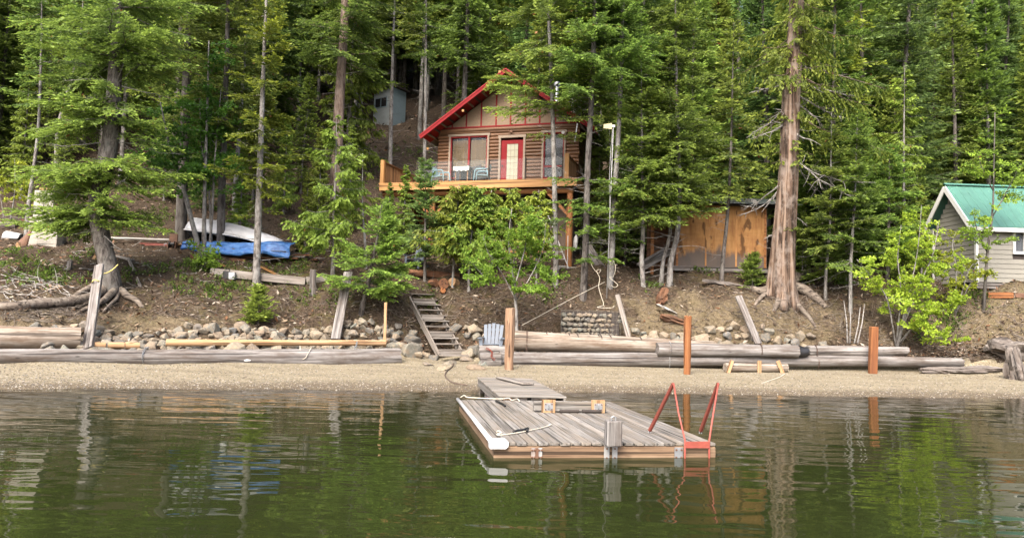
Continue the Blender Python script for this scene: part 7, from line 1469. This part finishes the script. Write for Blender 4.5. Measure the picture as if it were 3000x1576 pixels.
tag(link(bpy.data.objects.new('beach_pebbles', np_mesh('beach_pebbles', v, f, M_LITTER, np.repeat(pc, 6, 0)))), 'small tan and white pebbles strewn over the beach', 'pebbles', None, 'stuff')
n = 85000; u = rp_.uniform(-100, 3100, n); bk_ = np.interp(u, CU, BANK0); y = bk_+.6+rp_.rand(n)**2.6*28; x = (u-1500)/F*y; z = H(x, y); L = (.03+.20*rp_.rand(n)[:, None]**2.2)*(1+.05*np.maximum(0, y-30))[:, None]; wd = L*rp_.uniform(.08, .5, n)[:, None]
d = unit(np.stack([rp_.randn(n), rp_.randn(n), .35*rp_.randn(n)+.1], -1)); sd = unit(np.cross(d, np.array([0, -.4, 1])+.35*rp_.randn(n, 3))); b_ = np.stack([x, y, z+.02], -1)
v = np.stack([b_, b_+d*L*.5+sd*wd*.5, b_+d*L, b_+d*L*.5-sd*wd*.5], 1).reshape(-1, 3); pc = np.array([(.035,.022,.013),(.08,.048,.03),(.13,.085,.052),(.20,.15,.10),(.27,.23,.18),(.115,.052,.022),(.058,.04,.03)])[rp_.randint(0, 7, n)]
tag(link(bpy.data.objects.new('forest_litter', np_mesh('forest_litter', v, np.arange(4*n).reshape(-1, 4), M_LITTER, np.repeat(pc, 4, 0)))), 'brown twigs, bark and dead leaves littering the bank', 'litter', None, 'stuff')
# low green ground cover in patches
cen = []
for px, py, s, m_ in ((40, 800, .9, 60), (120, 790, .6, 40), (60, 745, .7, 40), (470, 790, .5, 30), (380, 800, .4, 20), (520, 850, .4, 25), (640, 840, .4, 25), (720, 850, .4, 25), (560, 790, .5, 30), (1010, 600, 1.2, 60), (900, 650, 1.0, 50), (2440, 700, 1.2, 70), (2560, 720, 1.0, 60), (2360, 720, .8, 40), (2700, 960, .5, 40), (2760, 900, .6, 50), (2790, 940, .4, 30), (1180, 560, 1.5, 70), (150, 620, 1.5, 70), (480, 640, 1.2, 50), (830, 820, .6, 25), (880, 870, .5, 25), (2060, 800, .5, 20), (1640, 830, .4, 15), (250, 750, .6, 30), (1200, 450, 2.0, 90), (1050, 480, 1.6, 80), (300, 690, .8, 40), (640, 870, .6, 40), (980, 870, .5, 40), (1250, 880, .4, 25), (1600, 870, .5, 30), (1900, 840, .5, 30), (2450, 830, .6, 40), (2860, 880, .4, 30), (180, 830, .6, 40), (850, 770, .7, 50), (700, 800, .6, 40)):
    g = G(px, py)
    for _ in range(m_): q = rp_.randn(2)*s*.6; cen.append((g[0]+q[0], g[1]+q[1]))
cen = np.array(cen); k = 9; cc = np.repeat(cen, k, 0)+rp_.randn(len(cen)*k, 2)*.05; n = len(cc); b_ = np.stack([cc[:, 0], cc[:, 1], H(cc[:, 0], cc[:, 1])+rp_.uniform(0, .16, n)], -1)
d = unit(np.stack([rp_.randn(n), rp_.randn(n), .6+.5*rp_.rand(n)], -1)); sd = unit(np.cross(d, np.array([0, 0, 1])+.4*rp_.randn(n, 3))); L = rp_.uniform(.05, .14, n)[:, None]; wd = L*rp_.uniform(.3, .6, n)[:, None]
v = np.stack([b_, b_+d*L*.5+sd*wd*.5, b_+d*L, b_+d*L*.5-sd*wd*.5], 1).reshape(-1, 3); t_ = rp_.rand(n)[:, None]; pc = np.array([.03, .06, .012])*(1-t_)+np.array([.13, .22, .035])*t_
tag(link(bpy.data.objects.new('ground_cover', np_mesh('ground_cover', v, np.arange(4*n).reshape(-1, 4), M_LEAF, np.repeat(pc, 4, 0)))), 'low green seedlings and weeds in patches over the slope', 'ground cover', None, 'stuff')
